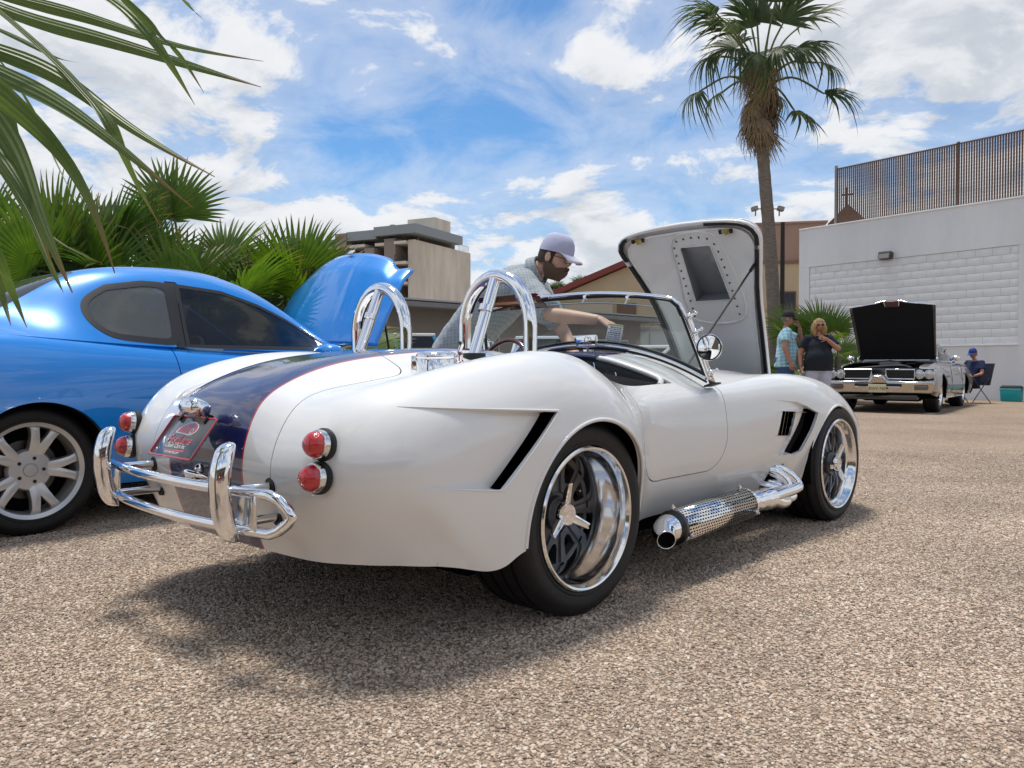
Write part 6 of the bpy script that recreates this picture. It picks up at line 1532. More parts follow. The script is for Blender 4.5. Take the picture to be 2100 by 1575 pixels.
# ---- frond hanging into the picture at the upper left, its palm standing just outside the frame
def near_frond():
    t = thing('fan_palm', 'close fan palm whose long blurred blades hang into the upper left corner', 'palm', (-1.75, 1.25, 0))
    o = Vector((-1.75, 1.25, 0))
    MB().tube([(0, 0, 0), (0, .02, 1.0), (.02, 0, 1.9)], [.17, .15, .13], 16).build('trunk', TRUNK, t, smooth=60)
    hub = Vector((-.97, 1.12, 1.53)) - o
    pt = MB(); pt.tube(catmull([(0, 0, 1.8), (.3, -.03, 1.86), tuple(hub + Vector((-.1, 0, .08))), tuple(hub)], 6), .013, 8); fr_ = pt.build('frond', STEM, t, smooth=60)
    NL = leaf_mat('near_leaf', (.085, .135, .035), (.14, .19, .06), tip=(.22, .12, .06), rough=.42, vs=6, trans=.35)
    F_ = 1640.9
    def W_(px, py, Y):
        c, s = math.cos(.022), math.sin(.022); xc = (px-1050)/F_; yc = (py-787.5)/F_; d = Vector((xc, c-yc*s, -s-yc*c)); return Vector((0, 0, CAM_H)) + d*(Y/d.y) - o
    blades = [  # way-points of each blade in its own plane at a depth, width in metres
        ([(-80, -40), (150, 25), (330, 82), (540, 125)], 1.10, .036), ([(-90, -30), (180, 70), (380, 130), (535, 178)], 1.16, .040), ([(200, -20), (300, 60), (350, 130), (400, 215)], 1.05, .030), ([(230, -25), (320, 60), (370, 115), (418, 190)], 1.02, .018),
        ([(-120, 60), (80, 135), (230, 235), (440, 362)], 1.00, .042), ([(-120, 80), (70, 180), (200, 265), (395, 425)], 1.04, .045), ([(190, 205), (235, 270), (265, 340), (330, 465)], 1.06, .026), ([(-100, 110), (10, 200), (120, 310), (235, 560)], .97, .052), ([(-110, 130), (0, 260), (75, 430), (148, 600)], 1.02, .055),
        ([(-60, 240), (5, 330), (60, 420), (110, 560)], 1.08, .030), ([(-60, 420), (-5, 540), (20, 590), (55, 672)], .98, .032), ([(-40, 470), (-10, 560), (5, 610), (22, 668)], 1.0, .024), ([(0, 160), (40, 330), (90, 470), (210, 540)], 1.2, .016), ([(-40, 40), (60, 90), (110, 115), (165, 128)], 1.25, .012), ([(370, -6), (385, 8), (398, 22), (420, 42)], 1.2, .008), ([(40, 180), (75, 240), (110, 320), (150, 400)], 1.25, .009), ([(-30, 300), (60, 440), (110, 560), (130, 600)], 1.1, .020)]
    for bi, (pts, Y, w) in enumerate(blades):
        P_ = [W_(px, py, Y + .05*math.sin(bi*1.7 + i)) for i, (px, py) in enumerate(pts)]; K_ = np.array([tuple(hub)] + [tuple(p) for p in P_]); tk = np.concatenate([[0], np.cumsum(np.linalg.norm(np.diff(K_, axis=0), axis=1))]); qk = np.concatenate([np.linspace(tk[j_], tk[j_+1], 9, endpoint=False) for j_ in range(len(tk)-1)] + [[tk[-1]]]); C_ = spline_mat(tk, qk) @ K_; n = len(C_); V = []; A = []; Fc = []
        rr = random.Random(bi); tilt = rr.uniform(-.5, .5)
        for i in range(n):
            q = Vector(C_[i]); tg = (Vector(C_[min(i+1, n-1)]) - Vector(C_[max(i-1, 0)])).normalized(); tt = max(0.0, (i-9)/(n-10)); k0 = min(1.0, .25 + .75*i/9)
            ww = w*.5*min(1, .55+tt*1.6)*max(0.02, (1-tt))**.85 if tt > .25 else w*.5*min(1, .55+tt*1.6)*max(0.02, .75**.85 + (0.25-tt)*.3)
            nrm = Vector((.25+tilt, -1, .35)).normalized(); sd_ = tg.cross(nrm).normalized(); up_ = sd_.cross(tg)
            ww *= .82*k0
            for kx, u in enumerate(np.linspace(-1, 1, 9)): V.append(tuple(q + sd_*(u*ww) - up_*(abs(u)*ww*.30 + (kx % 2)*ww*.10 + .0004)))
            A += [tt]*9
        for i in range(n-1):
            for kx in range(8): b = i*9+kx; Fc.append((b, b+9, b+10, b+1))
        me = bpy.data.meshes.new('blade'); me.from_pydata(V, [], Fc); at = me.attributes.new('along', 'FLOAT', 'POINT'); at.data.foreach_set('value', A); me.polygons.foreach_set('use_smooth', [False]*len(Fc)); me.update()
        link('blade', me, NL, fr_)
    # the rest of its crown, outside the frame
    for k in range(9):
        ph = R(100 + k*27); el = R(10 + (k*37) % 60); d = Vector((math.cos(ph)*math.cos(el), math.sin(ph)*math.cos(el), math.sin(el))); e = Vector((0, 0, 1.85)) + d*.55
        place_leaf('leaf', FANS[k % 3], t, e, d, s=.6); MB().cyl((0, 0, 1.8), e, .016, .01, 6).build('stem', STEM, t)
near_frond()
# ================================================================== black and silver muscle car facing the camera
MBLACK = mat('black_car_paint', (.008, .008, .009), .3, coat=1.0)
MSILV = mat('silver_brown_paint', (.34, .325, .32), .35, metal=.35, coat=1.0)
def muscle():
    f = math.atan2(-.8, -.6)
    car = thing('muscle_car', 'black and silver muscle car with its black bonnet raised before the white wall', 'car', (7.26+.6*2.84, 15.41+.8*2.84, 0), f)
    WB = 2.84
    net = [
     [(-1.0,0,.35),(-1.0,.4,.35),(-.98,.7,.35),(-.95,.85,.36),(-.90,.92,.36),(-.85,.93,.33),(-.80,.90,.26)],
     [(-1.12,0,.62),(-1.12,.4,.62),(-1.10,.7,.62),(-1.06,.86,.62),(-.98,.93,.60),(-.90,.95,.45),(-.82,.91,.26)],
     [(-1.05,0,.86),(-1.05,.4,.86),(-1.03,.7,.855),(-.98,.83,.82),(-.90,.93,.68),(-.84,.96,.48),(-.78,.92,.26)],
     [(-.6,0,.93),(-.6,.4,.93),(-.6,.66,.925),(-.6,.82,.89),(-.6,.93,.72),(-.6,.97,.48),(-.6,.92,.26)],
     [(.0,0,.95),(.0,.4,.95),(.0,.66,.945),(0,.80,.91),(0,.92,.74),(0,.97,.48),(0,.92,.26)],
     [(.8,0,.94),(.8,.4,.94),(.8,.66,.935),(.8,.80,.90),(.8,.91,.72),(.8,.95,.46),(.8,.89,.24)],
     [(1.6,0,.95),(1.6,.4,.95),(1.6,.66,.94),(1.6,.80,.90),(1.6,.91,.72),(1.6,.95,.46),(1.6,.89,.24)],
     [(2.3,0,.96),(2.3,.4,.955),(2.3,.64,.945),(2.3,.78,.91),(2.3,.91,.74),(2.3,.96,.48),(2.3,.90,.25)],
     [(2.84,0,.93),(2.84,.4,.93),(2.84,.64,.925),(2.84,.79,.90),(2.84,.92,.75),(2.84,.97,.50),(2.84,.92,.27)],
     [(3.3,0,.89),(3.3,.4,.89),(3.3,.64,.885),(3.3,.79,.865),(3.3,.91,.74),(3.3,.96,.52),(3.3,.91,.30)],
     [(3.62,0,.86),(3.62,.4,.855),(3.60,.64,.845),(3.58,.79,.82),(3.56,.89,.72),(3.54,.93,.53),(3.54,.88,.33)],
     [(3.66,0,.84),(3.66,.4,.835),(3.64,.64,.825),(3.62,.78,.80),(3.60,.87,.70),(3.58,.91,.53),(3.58,.86,.34)],
    ]
    S = Surf(net, 170, 90); orient(S); F = S.F
    ca = set(); _, F = S.clip(F, arch_fn([(0, .34, .37), (WB, .34, .38)]), ca)
    _, F = S.clip(F, lambda P, U: np.where(P[:, 2] > .7, np.maximum(np.maximum(np.abs(P[:, 1])-.66, -.35-P[:, 0]), P[:, 0]-1.85), 1))
    _, F = S.clip(F, lambda P, U: np.where(P[:, 2] > .6, np.maximum(np.abs(P[:, 1])-.66, 2.1-P[:, 0]), 1))
    top, F = S.clip(F, lambda P, U: np.where(np.abs(P[:, 1]) < .90, .84 - P[:, 2] + .06*np.clip(P[:, 0]-2.0, 0, 1), 1)); S.paint(top, 1)
    low, F2 = S.clip(F, lambda P, U: P[:, 2] - .40); S.paint(low, 1)
    F = low + F2 + top
    S.obj('body', F, [MSILV, MBLACK], car, lip=S.boundary(F), lipdepth=.02); S.obj('inner_liner', [f for f in F], [DARK, DARK], car, offset=-.025)
    cab = [
     [(-.55,0,.94),(-.52,.35,.94),(-.46,.56,.935),(-.40,.66,.93),(-.34,.74,.92)],
     [(.0,0,1.13),(.0,.35,1.125),(.0,.53,1.105),(.02,.62,1.05),(.05,.755,.93)],
     [(.45,0,1.31),(.45,.35,1.305),(.45,.52,1.28),(.45,.61,1.18),(.45,.765,.925)],
     [(.95,0,1.355),(.95,.35,1.35),(.95,.53,1.325),(.95,.62,1.21),(.95,.765,.925)],
     [(1.35,0,1.335),(1.35,.35,1.33),(1.37,.54,1.295),(1.40,.63,1.19),(1.42,.765,.925)],
     [(1.70,0,1.17),(1.71,.35,1.16),(1.72,.57,1.12),(1.73,.66,1.06),(1.74,.765,.925)],
     [(2.12,0,.965),(2.10,.38,.96),(2.02,.62,.95),(1.98,.70,.94),(1.95,.765,.92)],
    ]
    C = Surf(cab, 120, 70); orient(C); F = C.F; up = lambda P: np.abs(P[:, 1]) > .545
    def side_w(g):
        def fn(P, U):
            x, z = P[:, 0], P[:, 2]; t = np.interp(x, [.1, .45, .95, 1.4, 1.75, 1.95], [1.05, 1.24, 1.285, 1.25, 1.07, .95]) - g
            return np.where(up(P), np.maximum(np.maximum(z-t, .945+g-z), (.22+g)-x), 1)
        return fn
    ws, F = C.clip(F, lambda P, U: np.maximum(np.maximum(np.abs(P[:, 1])-np.interp(P[:, 0], [1.4, 2.1], [.53, .66]), 1.42-P[:, 0]), P[:, 0]-2.06))
    bw, F = C.clip(F, lambda P, U: np.maximum(np.maximum(np.abs(P[:, 1])-.50, P[:, 0]-.36), -.42-P[:, 0]))
    so, F = C.clip(F, side_w(0)); C.obj('roof', F, MBLACK, car, lip=C.boundary(F), lipdepth=.03)
    WSG = glass('screen_glass', (.5, .58, .56), .06)
    C.obj('windscreen', ws, WSG, car); C.obj('rear_window', bw, WSG, car)
    for sg in (-1, 1):
        q = [f for f in so if sg*C.P[f[0]][1] > 0]; qi, qf = C.clip(q, side_w(.018)); fr = C.obj('side_window', qf, CHROME, car, offset=.003); C.obj('glass', qi, WSG, fr)
    MB().box((1.17, .655, 1.08), (.03, .02, .28), rot=(R(-28), 0, 0)).build('window_pillar', CHROME, car); MB().box((1.17, -.655, 1.08), (.03, .02, .28), rot=(R(28), 0, 0)).build('window_pillar', CHROME, car)
    for y in (-.36, .36):
        s = MB(); s.box((1.0, y, .62), (.5, .55, .2), bev=.05); so_ = s.build('seat', LEATHER, car); s = MB(); s.box((0, 0, 0), (.14, .55, .55), bev=.05); s.build('seat_back', LEATHER, so_, loc=(.75, y, .88), rot=(0, R(-15), 0))
    it = MB(); it.box((.9, 0, .42), (2.6, 1.3, .1)); it.build('cabin_floor', DARK, car, smooth=None)
    # front: chrome bumper that loops round two black grilles, paired lamps
    xf = 3.62
    def strip(nm, pts, m_, x0, x1, par=car, bev=.012):
        q = MB(); q.prism(pts, 0, x0, x1); return q.build(nm, m_, par, smooth=30, bev=bev)
    DGRY = mat('grille_black', (.010, .010, .011), .5)
    q = MB(); q.box((xf-.02, 0, .715), (.10, 1.78, .20), bev=.02); q.build('grille_panel', MBLACK, car)
    bump = [(-.92, .60), (-.93, .50), (-.88, .36), (.88, .36), (.93, .50), (.92, .60), (.50, .585), (.16, .60), (.10, .705), (-.10, .705), (-.16, .60), (-.50, .585)]
    bo = strip('front_bumper', bump, mat('ground_toned_chrome', (.55, .52, .48), .12, metal=1.0), xf+.02, xf+.15, bev=.03)  # chrome browned and darkened to imitate the reflected ground
    bo.rotation_euler = (0, R(20), 0); pv = Vector((xf+.10, 0, .55)); bo.location = pv - Euler((0, R(20), 0)).to_matrix() @ pv
    for sg in (-1, 1):
        q = MB(); pts = [(.125, .80), (.60, .795), (.60, .625), (.155, .628), (.125, .70)]; pts = [(sg*a, b) for a, b in pts]
        if sg < 0: pts = pts[::-1]
        q.prism(pts, 0, xf+.03, xf+.06); g_ = q.build('grille', DGRY, car, smooth=None)
        q = MB(); q.tube([(xf+.075, a, b) for a, b in pts], .013, 8, closed=True); q.build('grille_surround', CHROME, g_, smooth=60)
        for k in range(5):
            q = MB(); q.box((xf+.062, sg*.37, .655+.03*k), (.006, .44, .006)); q.build('grille_bar', mat('dark_bar', (.03, .03, .032), .4), g_, smooth=None)
        q = MB(); q.box((xf+.02, sg*.755, .71), (.07, .29, .165), bev=.02); q.build('lamp_bezel', DGRY, car)
        q = MB(); q.box((xf-.01, sg*.80, .815), (.14, .22, .02), bev=.006); q.build('bezel_trim', CHROME, car)
        for y in (.675, .835):
            q = MB(); q.lathe([(.080, 0), (.083, .02), (.074, .028), (.070, .024)], (xf+.04, sg*y, .71), (1, 0, 0), 28); h = q.build('headlight', CHROME, car, smooth=50)
            q = MB(); q.lathe([(.071, .018), (.055, .030), (.03, .036), (0, .038)], (xf+.04, sg*y, .71), (1, 0, 0), 28); q.build('lens', mat('lamp_lens_clear', (.55, .56, .55), .08, metal=.6, coat=1, bump=.4, bscale=60), h, smooth=70)
        q = MB(); q.box((xf+.152, sg*.72, .47), (.012, .22, .085), bev=.008); q.build('park_lamp', mat('park_lamp', (.12, .10, .09), .25, coat=.6), car)
        mm = MB(); mm.ellipsoid((1.75, sg*.98, 1.02), (.06, .09, .055), 14, 8); mm.cyl((1.78, sg*.90, .93), (1.76, sg*.96, 1.0), .012, n=8); mm.build('door_mirror', CHROME, car, smooth=60)
        dh = MB(); dh.box((.95, sg*.955, .80), (.16, .03, .025), bev=.008); dh.build('door_handle', CHROME, car)
        for x_ in (1.92, .62): dl = MB(); dl.tube([(x_, sg*.915, .86), (x_, sg*.955, .60), (x_, sg*.948, .34)], .004, 5); dl.build('door_seam', DARK, car)
        rk = MB(); rk.box((1.4, sg*.905, .27), (1.9, .03, .05), bev=.01); rk.build('rocker_trim', CHROME, car)
        for x0 in (0, WB):
            w = MB(); arc = [(x0+.378*math.cos(t), .34+.378*math.sin(t)) for t in np.linspace(-.2, math.pi+.2, 32)]
            w.grid([[(x, sg*.93, z), (x, sg*.50, z)] for x, z in arc]); w.add([(x, sg*.50, z) for x, z in arc], [tuple(range(32))]); w.build('wheel_well', DARK, car, smooth=60)
    q = MB(); q.box((xf+.155, 0, .505), (.02, .80, .05), bev=.006); q.build('air_slot', DGRY, car); q = MB(); q.box((xf+.17, 0, .482), (.012, .78, .012), bev=.003); q.build('slot_bar', CHROME, car)
    pl = MB(); pl.box((xf+.185, 0, .455), (.006, .305, .152), bev=.0025); po = pl.build('number_plate', mat('plate_cream', (.62, .58, .36), .5), car)
    text_mesh('lettering', 'RWV·740', .085, mat('plate_ink', (.05, .05, .06), .5), po, (xf+.189, 0, .445), (R(90), 0, R(90)), .0006, sx=.86)
    va = MB(); va.box((xf-.2, 0, .29), (.5, 1.3, .10), bev=.03); va.build('front_valance', MBLACK, car)
    cm = MB(); cm.box((2.5, 0, .24), (.35, 1.0, .12), bev=.03); cm.box((1.2, 0, .24), (3.6, .9, .06)); cm.build('chassis', DARK, car)
    eb = MB(); eb.box((2.85, 0, .52), (1.5, 1.3, .30)); eb.build('engine_bay', DARK, car, smooth=None)
    en = MB(); en.box((2.75, 0, .78), (.6, .5, .16), bev=.03); en.lathe([(0, .11), (.19, .105), (.20, .09), (.20, .0)], (2.75, 0, .84), (0, 0, 1), 28); en.build('engine', mat('dark_steel'), car)
    ac = MB(); ac.lathe([(.0, .02), (.05, .015), (.19, .0)], (2.75, 0, .955), (0, 0, 1), 24); ac.build('air_cleaner_lid', CHROME, car)
    hs_ = MB(); hs_.tube(catmull([(3.4, .5, .82), (3.2, .3, .86), (3.3, -.1, .84), (3.35, -.5, .80)], 6), .03, 8); hs_.build('hose', BLACK, car, smooth=60)
    rs = MB(); rs.box((3.45, 0, .80), (.12, 1.25, .05), bev=.01); rs.build('radiator_support', MBLACK, car)
    for sg in (-1, 1):
        fl_ = MB(); fl_.box((2.2, sg*.35, .975), (.05, .5, .03), bev=.008); fl_.build('cowl_grille', mat('cowl_pale', (.55, .56, .55), .5), car)
        for y in (.20, .42): v = MB(); v.box((2.13, sg*y, 1.02), (.02, .16, .05), bev=.006); v.build('cowl_vent', mat('cowl_pale'), car)
    # raised bonnet: hinge at the cowl, opened to about 60 degrees
    a = R(61); dv = Vector((math.cos(a), 0, math.sin(a))); nv = Vector((-math.sin(a), 0, math.cos(a))); base = Vector((2.12, 0, 1.0)); G = []
    for y in np.linspace(-.70, .70, 29):
        row = []
        for t in np.linspace(0, 1, 14):
            k = abs(y)/.70; L_ = 1.16 + .10*(1-k)*1.0; yy = y*(1+.10*t); h = .05*max(0, 1-((abs(y)-.0)/.26)**2)*t*1.3 - .02*k**4
            row.append(tuple(base + dv*(t*L_) + nv*h + Vector((0, yy, 0))))
        G.append(row)
    ho = MB().grid(G).build('bonnet', MBLACK, car, smooth=50, solid=.02)
    und = [[tuple(Vector(G[i][j]) - nv*.022) for j in range(14)] for i in range(1, 28)]
    MB().grid(und).build('bonnet_pad', mat('insulation_black', (.006, .006, .008), .95, bump=.4, bscale=40), ho, smooth=50)
    e = [Vector(G[i][13]) + dv*.015 - nv*.01 for i in range(29)]
    for sl_ in (slice(0, 13), slice(16, 29)): MB().tube(e[sl_], .014, 8).build('bonnet_edge_trim', CHROME, ho, smooth=60)
    nb = MB(); c_ = Vector(G[14][13]); nb.box(tuple(c_ - dv*.06 - nv*.03), (.05, .24, .13), rot=Euler((0, -a + math.pi/2, 0)).to_matrix(), bev=.01); nb.build('bonnet_nose', mat('maroon_badge', (.10, .045, .045), .4), ho)
    for sg in (-1, 1):
        MB().tube([tuple(c_ - dv*(.10 if q else 0.0) - nv*.05 + Vector((0, sg*(.12 if q else .135), 0))) for q in (0, 1)], .012, 8).build('nose_trim', CHROME, ho)
        hg = MB(); hg.box((2.14, sg*.72, .99), (.12, .03, .10), bev=.01); hg.build('hinge', CHROME, car)
    w = rally_wheel(car, .345, .215, .25); w.location = (0, -.885, .342)
    for loc, r_ in (((WB, -.885, .342), (0, 0, 0)), ((0, .885, .342), (0, 0, math.pi)), ((WB, .885, .342), (0, 0, math.pi))):
        c = copy_tree(w, car); c.location = loc; c.rotation_euler = r_
    return car
def rally_wheel(par, R_o, R_i, w):
    m = MB(); m.lathe([(R_i-.02, .07), (R_i-.016, .02), (R_i-.004, .004), (R_i+.004, 0), (R_i+.006, .01)], (0, 0, 0), (0, 1, 0), 48); wo = m.build('wheel', CHROME, par, smooth=40)
    tyre_mesh(R_o, R_i, w, n=56, groove=3).build('tyre', TYRE, wo, smooth=40)
    m = MB(); m.lathe([(0, .02), (.04, .02), (.05, .035), (.09, .05), (.15, .035), (R_i-.016, .065)], (0, 0, 0), (0, 1, 0), 40); m.build('wheel_centre', SILVER, wo, smooth=50)
    for k in range(5):
        a = 2*math.pi*k/5; m = MB(); m.box((.145*math.cos(a), .034, .145*math.sin(a)), (.05, .02, .045), rot=(0, -a, 0), bev=.006); m.build('wheel_slot', DARK, wo)
    return wo
muscle()

# ================================================================== cars glimpsed in the yard behind
def wagon(name, label, cat, loc, rz, body_m, roof_m, L, Wd, H, hood, glass_m, boxy=True, group=None):
    """boxy car: x forward, origin on the ground at the middle"""
    c = thing(name, label, cat, loc, rz, group); zb = H*.56; hw = Wd/2; x0, x1 = -L/2, L/2; xh = x1-hood
    b = MB(); prof = [(x0, .35), (x0+.02, zb-.08), (x0+.06, zb), (xh, zb), (x1-.12, zb-.10), (x1, zb-.25), (x1, .38), (x1-.25, .30), (x0+.15, .30)]; b.prism(prof, 1, -hw, hw); b.build('body', body_m, c, smooth=30, bev=.06)
    rk = .12 if boxy else .55; G = MB(); xr0, xr1 = x0+.10 + (0 if boxy else .5), xh - rk
    def ring(z, ins, dx0, dx1): return [(x0+.06+dx0, -hw+ins, z), (xh-dx1, -hw+ins, z), (xh-dx1, hw-ins, z), (x0+.06+dx0, hw-ins, z)]
    lo = ring(zb, .05, 0, 0); hi = ring(H-.07, .15, .10 if boxy else .45, rk+.25 if boxy else rk+.5)
    G.add(lo+hi, [(0, 1, 5, 4), (1, 2, 6, 5), (2, 3, 7, 6), (3, 0, 4, 7)]); G.build('windows', glass_m, c, smooth=None)
    r = MB(); r.box(((hi[0][0]+hi[1][0])/2, 0, H-.035), (hi[1][0]-hi[0][0]+.10, Wd-.26, .07), bev=.03); r.build('roof', roof_m, c)
    for i in range(4): MB().cyl(lo[i], hi[i], .045, .04, 8).build('pillar', body_m, c)
    for fx in (.36, .66):
        for s in (0, 1):
            a = Vector(lo[0 if s == 0 else 3]).lerp(Vector(lo[1 if s == 0 else 2]), fx); bb = Vector(hi[0 if s == 0 else 3]).lerp(Vector(hi[1 if s == 0 else 2]), fx); MB().cyl(a, bb, .04, n=8).build('pillar', body_m, c)
    for sx in (x0+.80, x1-.85):
        for sg in (-1, 1):
            w = MB(); w.lathe([(0, .02), (.20, .015), (.21, .0), (.34, .0), (.36, .04), (.36, .2), (0, .2)], (sx, sg*hw*1.005, .36), (0, -sg, 0), 28); w.mi = 0; wo = w.build('wheel', TYRE, c, smooth=40)
            w = MB(); w.lathe([(0, -.005), (.19, .0)], (sx, sg*hw*1.005, .36), (0, -sg, 0), 20); w.build('wheel_disc', SILVER, wo, smooth=None)
    for sg in (-1, 1):
        l = MB(); l.box((x1+.005, sg*hw*.72, zb-.28), (.05, .28, .16), bev=.02); l.build('headlight', mat('lamp_lens_clear'), c)
        l = MB(); l.box((x0-.005, sg*hw*.80, zb-.25), (.04, .16, .28), bev=.015); l.build('tail_lamp', REDLENS, c)
    g_ = MB(); g_.box((x1+.012, 0, zb-.30), (.04, Wd*.40, .18), bev=.015); g_.build('grille', DARK, c)
    return c
WCAR = mat('white_car_paint', (.72, .73, .73), .35, coat=1.0)
DG = glass('dark_car_glass', (.12, .14, .15), .45, dark=(.01, .012, .014))
TEAL = mat('sky_blue_paint', (.02, .30, .52), .35, coat=1.0)
wagon('off_roader', 'light blue boxy off roader with white roof partly hidden behind the left roll hoop', 'car', (-2.4, 18.2, 0), R(8), TEAL, WCAR, 4.3, 1.75, 1.58, 1.2, DG)
wagon('pickup_truck', 'white boxy truck facing the yard seen through the windscreen beside the steering wheel', 'truck', (.95, 19.0, 0), R(-98), WCAR, WCAR, 4.8, 1.85, 1.55, 1.4, DG)
wagon('saloon_car', 'white saloon car seen low through the right part of the windscreen', 'car', (3.05, 17.6, 0), R(160), WCAR, WCAR, 4.5, 1.8, 1.30, 1.1, DG, boxy=False)
wagon('saloon_car', 'silver grey saloon car farther back behind the hand of the leaning man', 'car', (4.1, 26.0, 0), R(172), mat('grey_car_paint', (.33, .36, .38), .35, metal=.4, coat=1.0), mat('grey_car_paint'), 4.6, 1.8, 1.38, 1.1, DG, boxy=False)

# ================================================================== cooler and folding chair by the wall
co = thing('cool_box', 'turquoise cool box with dark lid on the ground by the white wall', 'cool box', (12.15, 19.45, 0), wa)
TQ = mat('turquoise_plastic', (.01, .33, .36), .45)
q = MB(); q.box((0, 0, .14), (.40, .28, .28), taper=1.06, bev=.02); q.build('tub', TQ, co); q = MB(); q.box((0, 0, .295), (.44, .31, .05), bev=.012); q.build('rim', mat('turquoise_light', (.10, .45, .47), .45), co); q = MB(); q.box((0, 0, .345), (.43, .30, .05), bev=.02); q.build('lid', mat('lid_dark', (.05, .055, .06), .5), co)
q = MB(); q.tube([(-.225, 0, .25), (-.235, 0, .33), (-.21, 0, .38), (.21, 0, .38), (.235, 0, .33), (.225, 0, .25)], .010, 8); q.build('handle', mat('lid_dark'), co)
ch = thing('folding_chair', 'dark blue folding camp chair beside the wall behind the muscle car', 'chair', (10.62, 18.55, 0), R(200))
CF = mat('camp_fabric', (.012, .016, .035), .85)
q = MB(); q.add([(-.26, -.28, .42), (.26, -.28, .46), (.26, .28, .46), (-.26, .28, .42)], [(0, 1, 2, 3)]); q.build('seat', CF, ch, solid=.012, smooth=None)
q = MB(); q.add([(-.26, -.28, .42), (-.40, -.30, .92), (-.40, .30, .92), (-.26, .28, .42)], [(0, 1, 2, 3)]); q.build('backrest', CF, ch, solid=.012, smooth=None)
for sg in (-1, 1):
    for (a, b) in (((.30, sg*.30, 0), (-.28, sg*.28, .62)), ((-.30, sg*.30, 0), (.28, sg*.28, .62)), ((-.27, sg*.29, .42), (-.40, sg*.30, .92))): q = MB(); q.cyl(a, b, .010, n=8); q.build('leg', mat('chair_tube', (.04, .04, .045), .4), ch)
    q = MB(); q.box((0, sg*.30, .64), (.56, .05, .015), bev=.005); q.build('armrest', CF, ch)
# ================================================================== people
SKIN = mat('skin', (.60, .37, .275), .5, sss=.08, var=.06, vscale=9)
SKIN2 = mat('skin_tanned', (.40, .20, .13), .5, sss=.08, var=.06, vscale=9)
def skin_mesh(name, J, E, m, parent, sub=2, root=0, smooth=True):
    """J: name -> (x,y,z,r or (rx,ry)); E: list of pairs"""
    keys = list(J); ix = {k: i for i, k in enumerate(keys)}
    me = bpy.data.meshes.new(name); me.from_pydata([J[k][:3] for k in keys], [(ix[a], ix[b]) for a, b in E], [])
    o = link(name, me, m, parent)
    me.skin_vertices.new() if hasattr(me.skin_vertices, 'new') and not len(me.skin_vertices) else None
    sk = o.modifiers.new('skin', 'SKIN'); sk.use_smooth_shade = True; sk.branch_smoothing = .4
    if not len(me.skin_vertices):
        bm = bmesh.new(); bm.from_mesh(me); bm.verts.layers.skin.verify(); bm.to_mesh(me); bm.free()
    for k in keys:
        r = J[k][3]; v = me.skin_vertices[0].data[ix[k]]; v.radius = (r, r) if not hasattr(r, '__len__') else r
        v.use_root = (ix[k] == root)
    s = o.modifiers.new('sub', 'SUBSURF'); s.levels = s.render_levels = sub
    return o
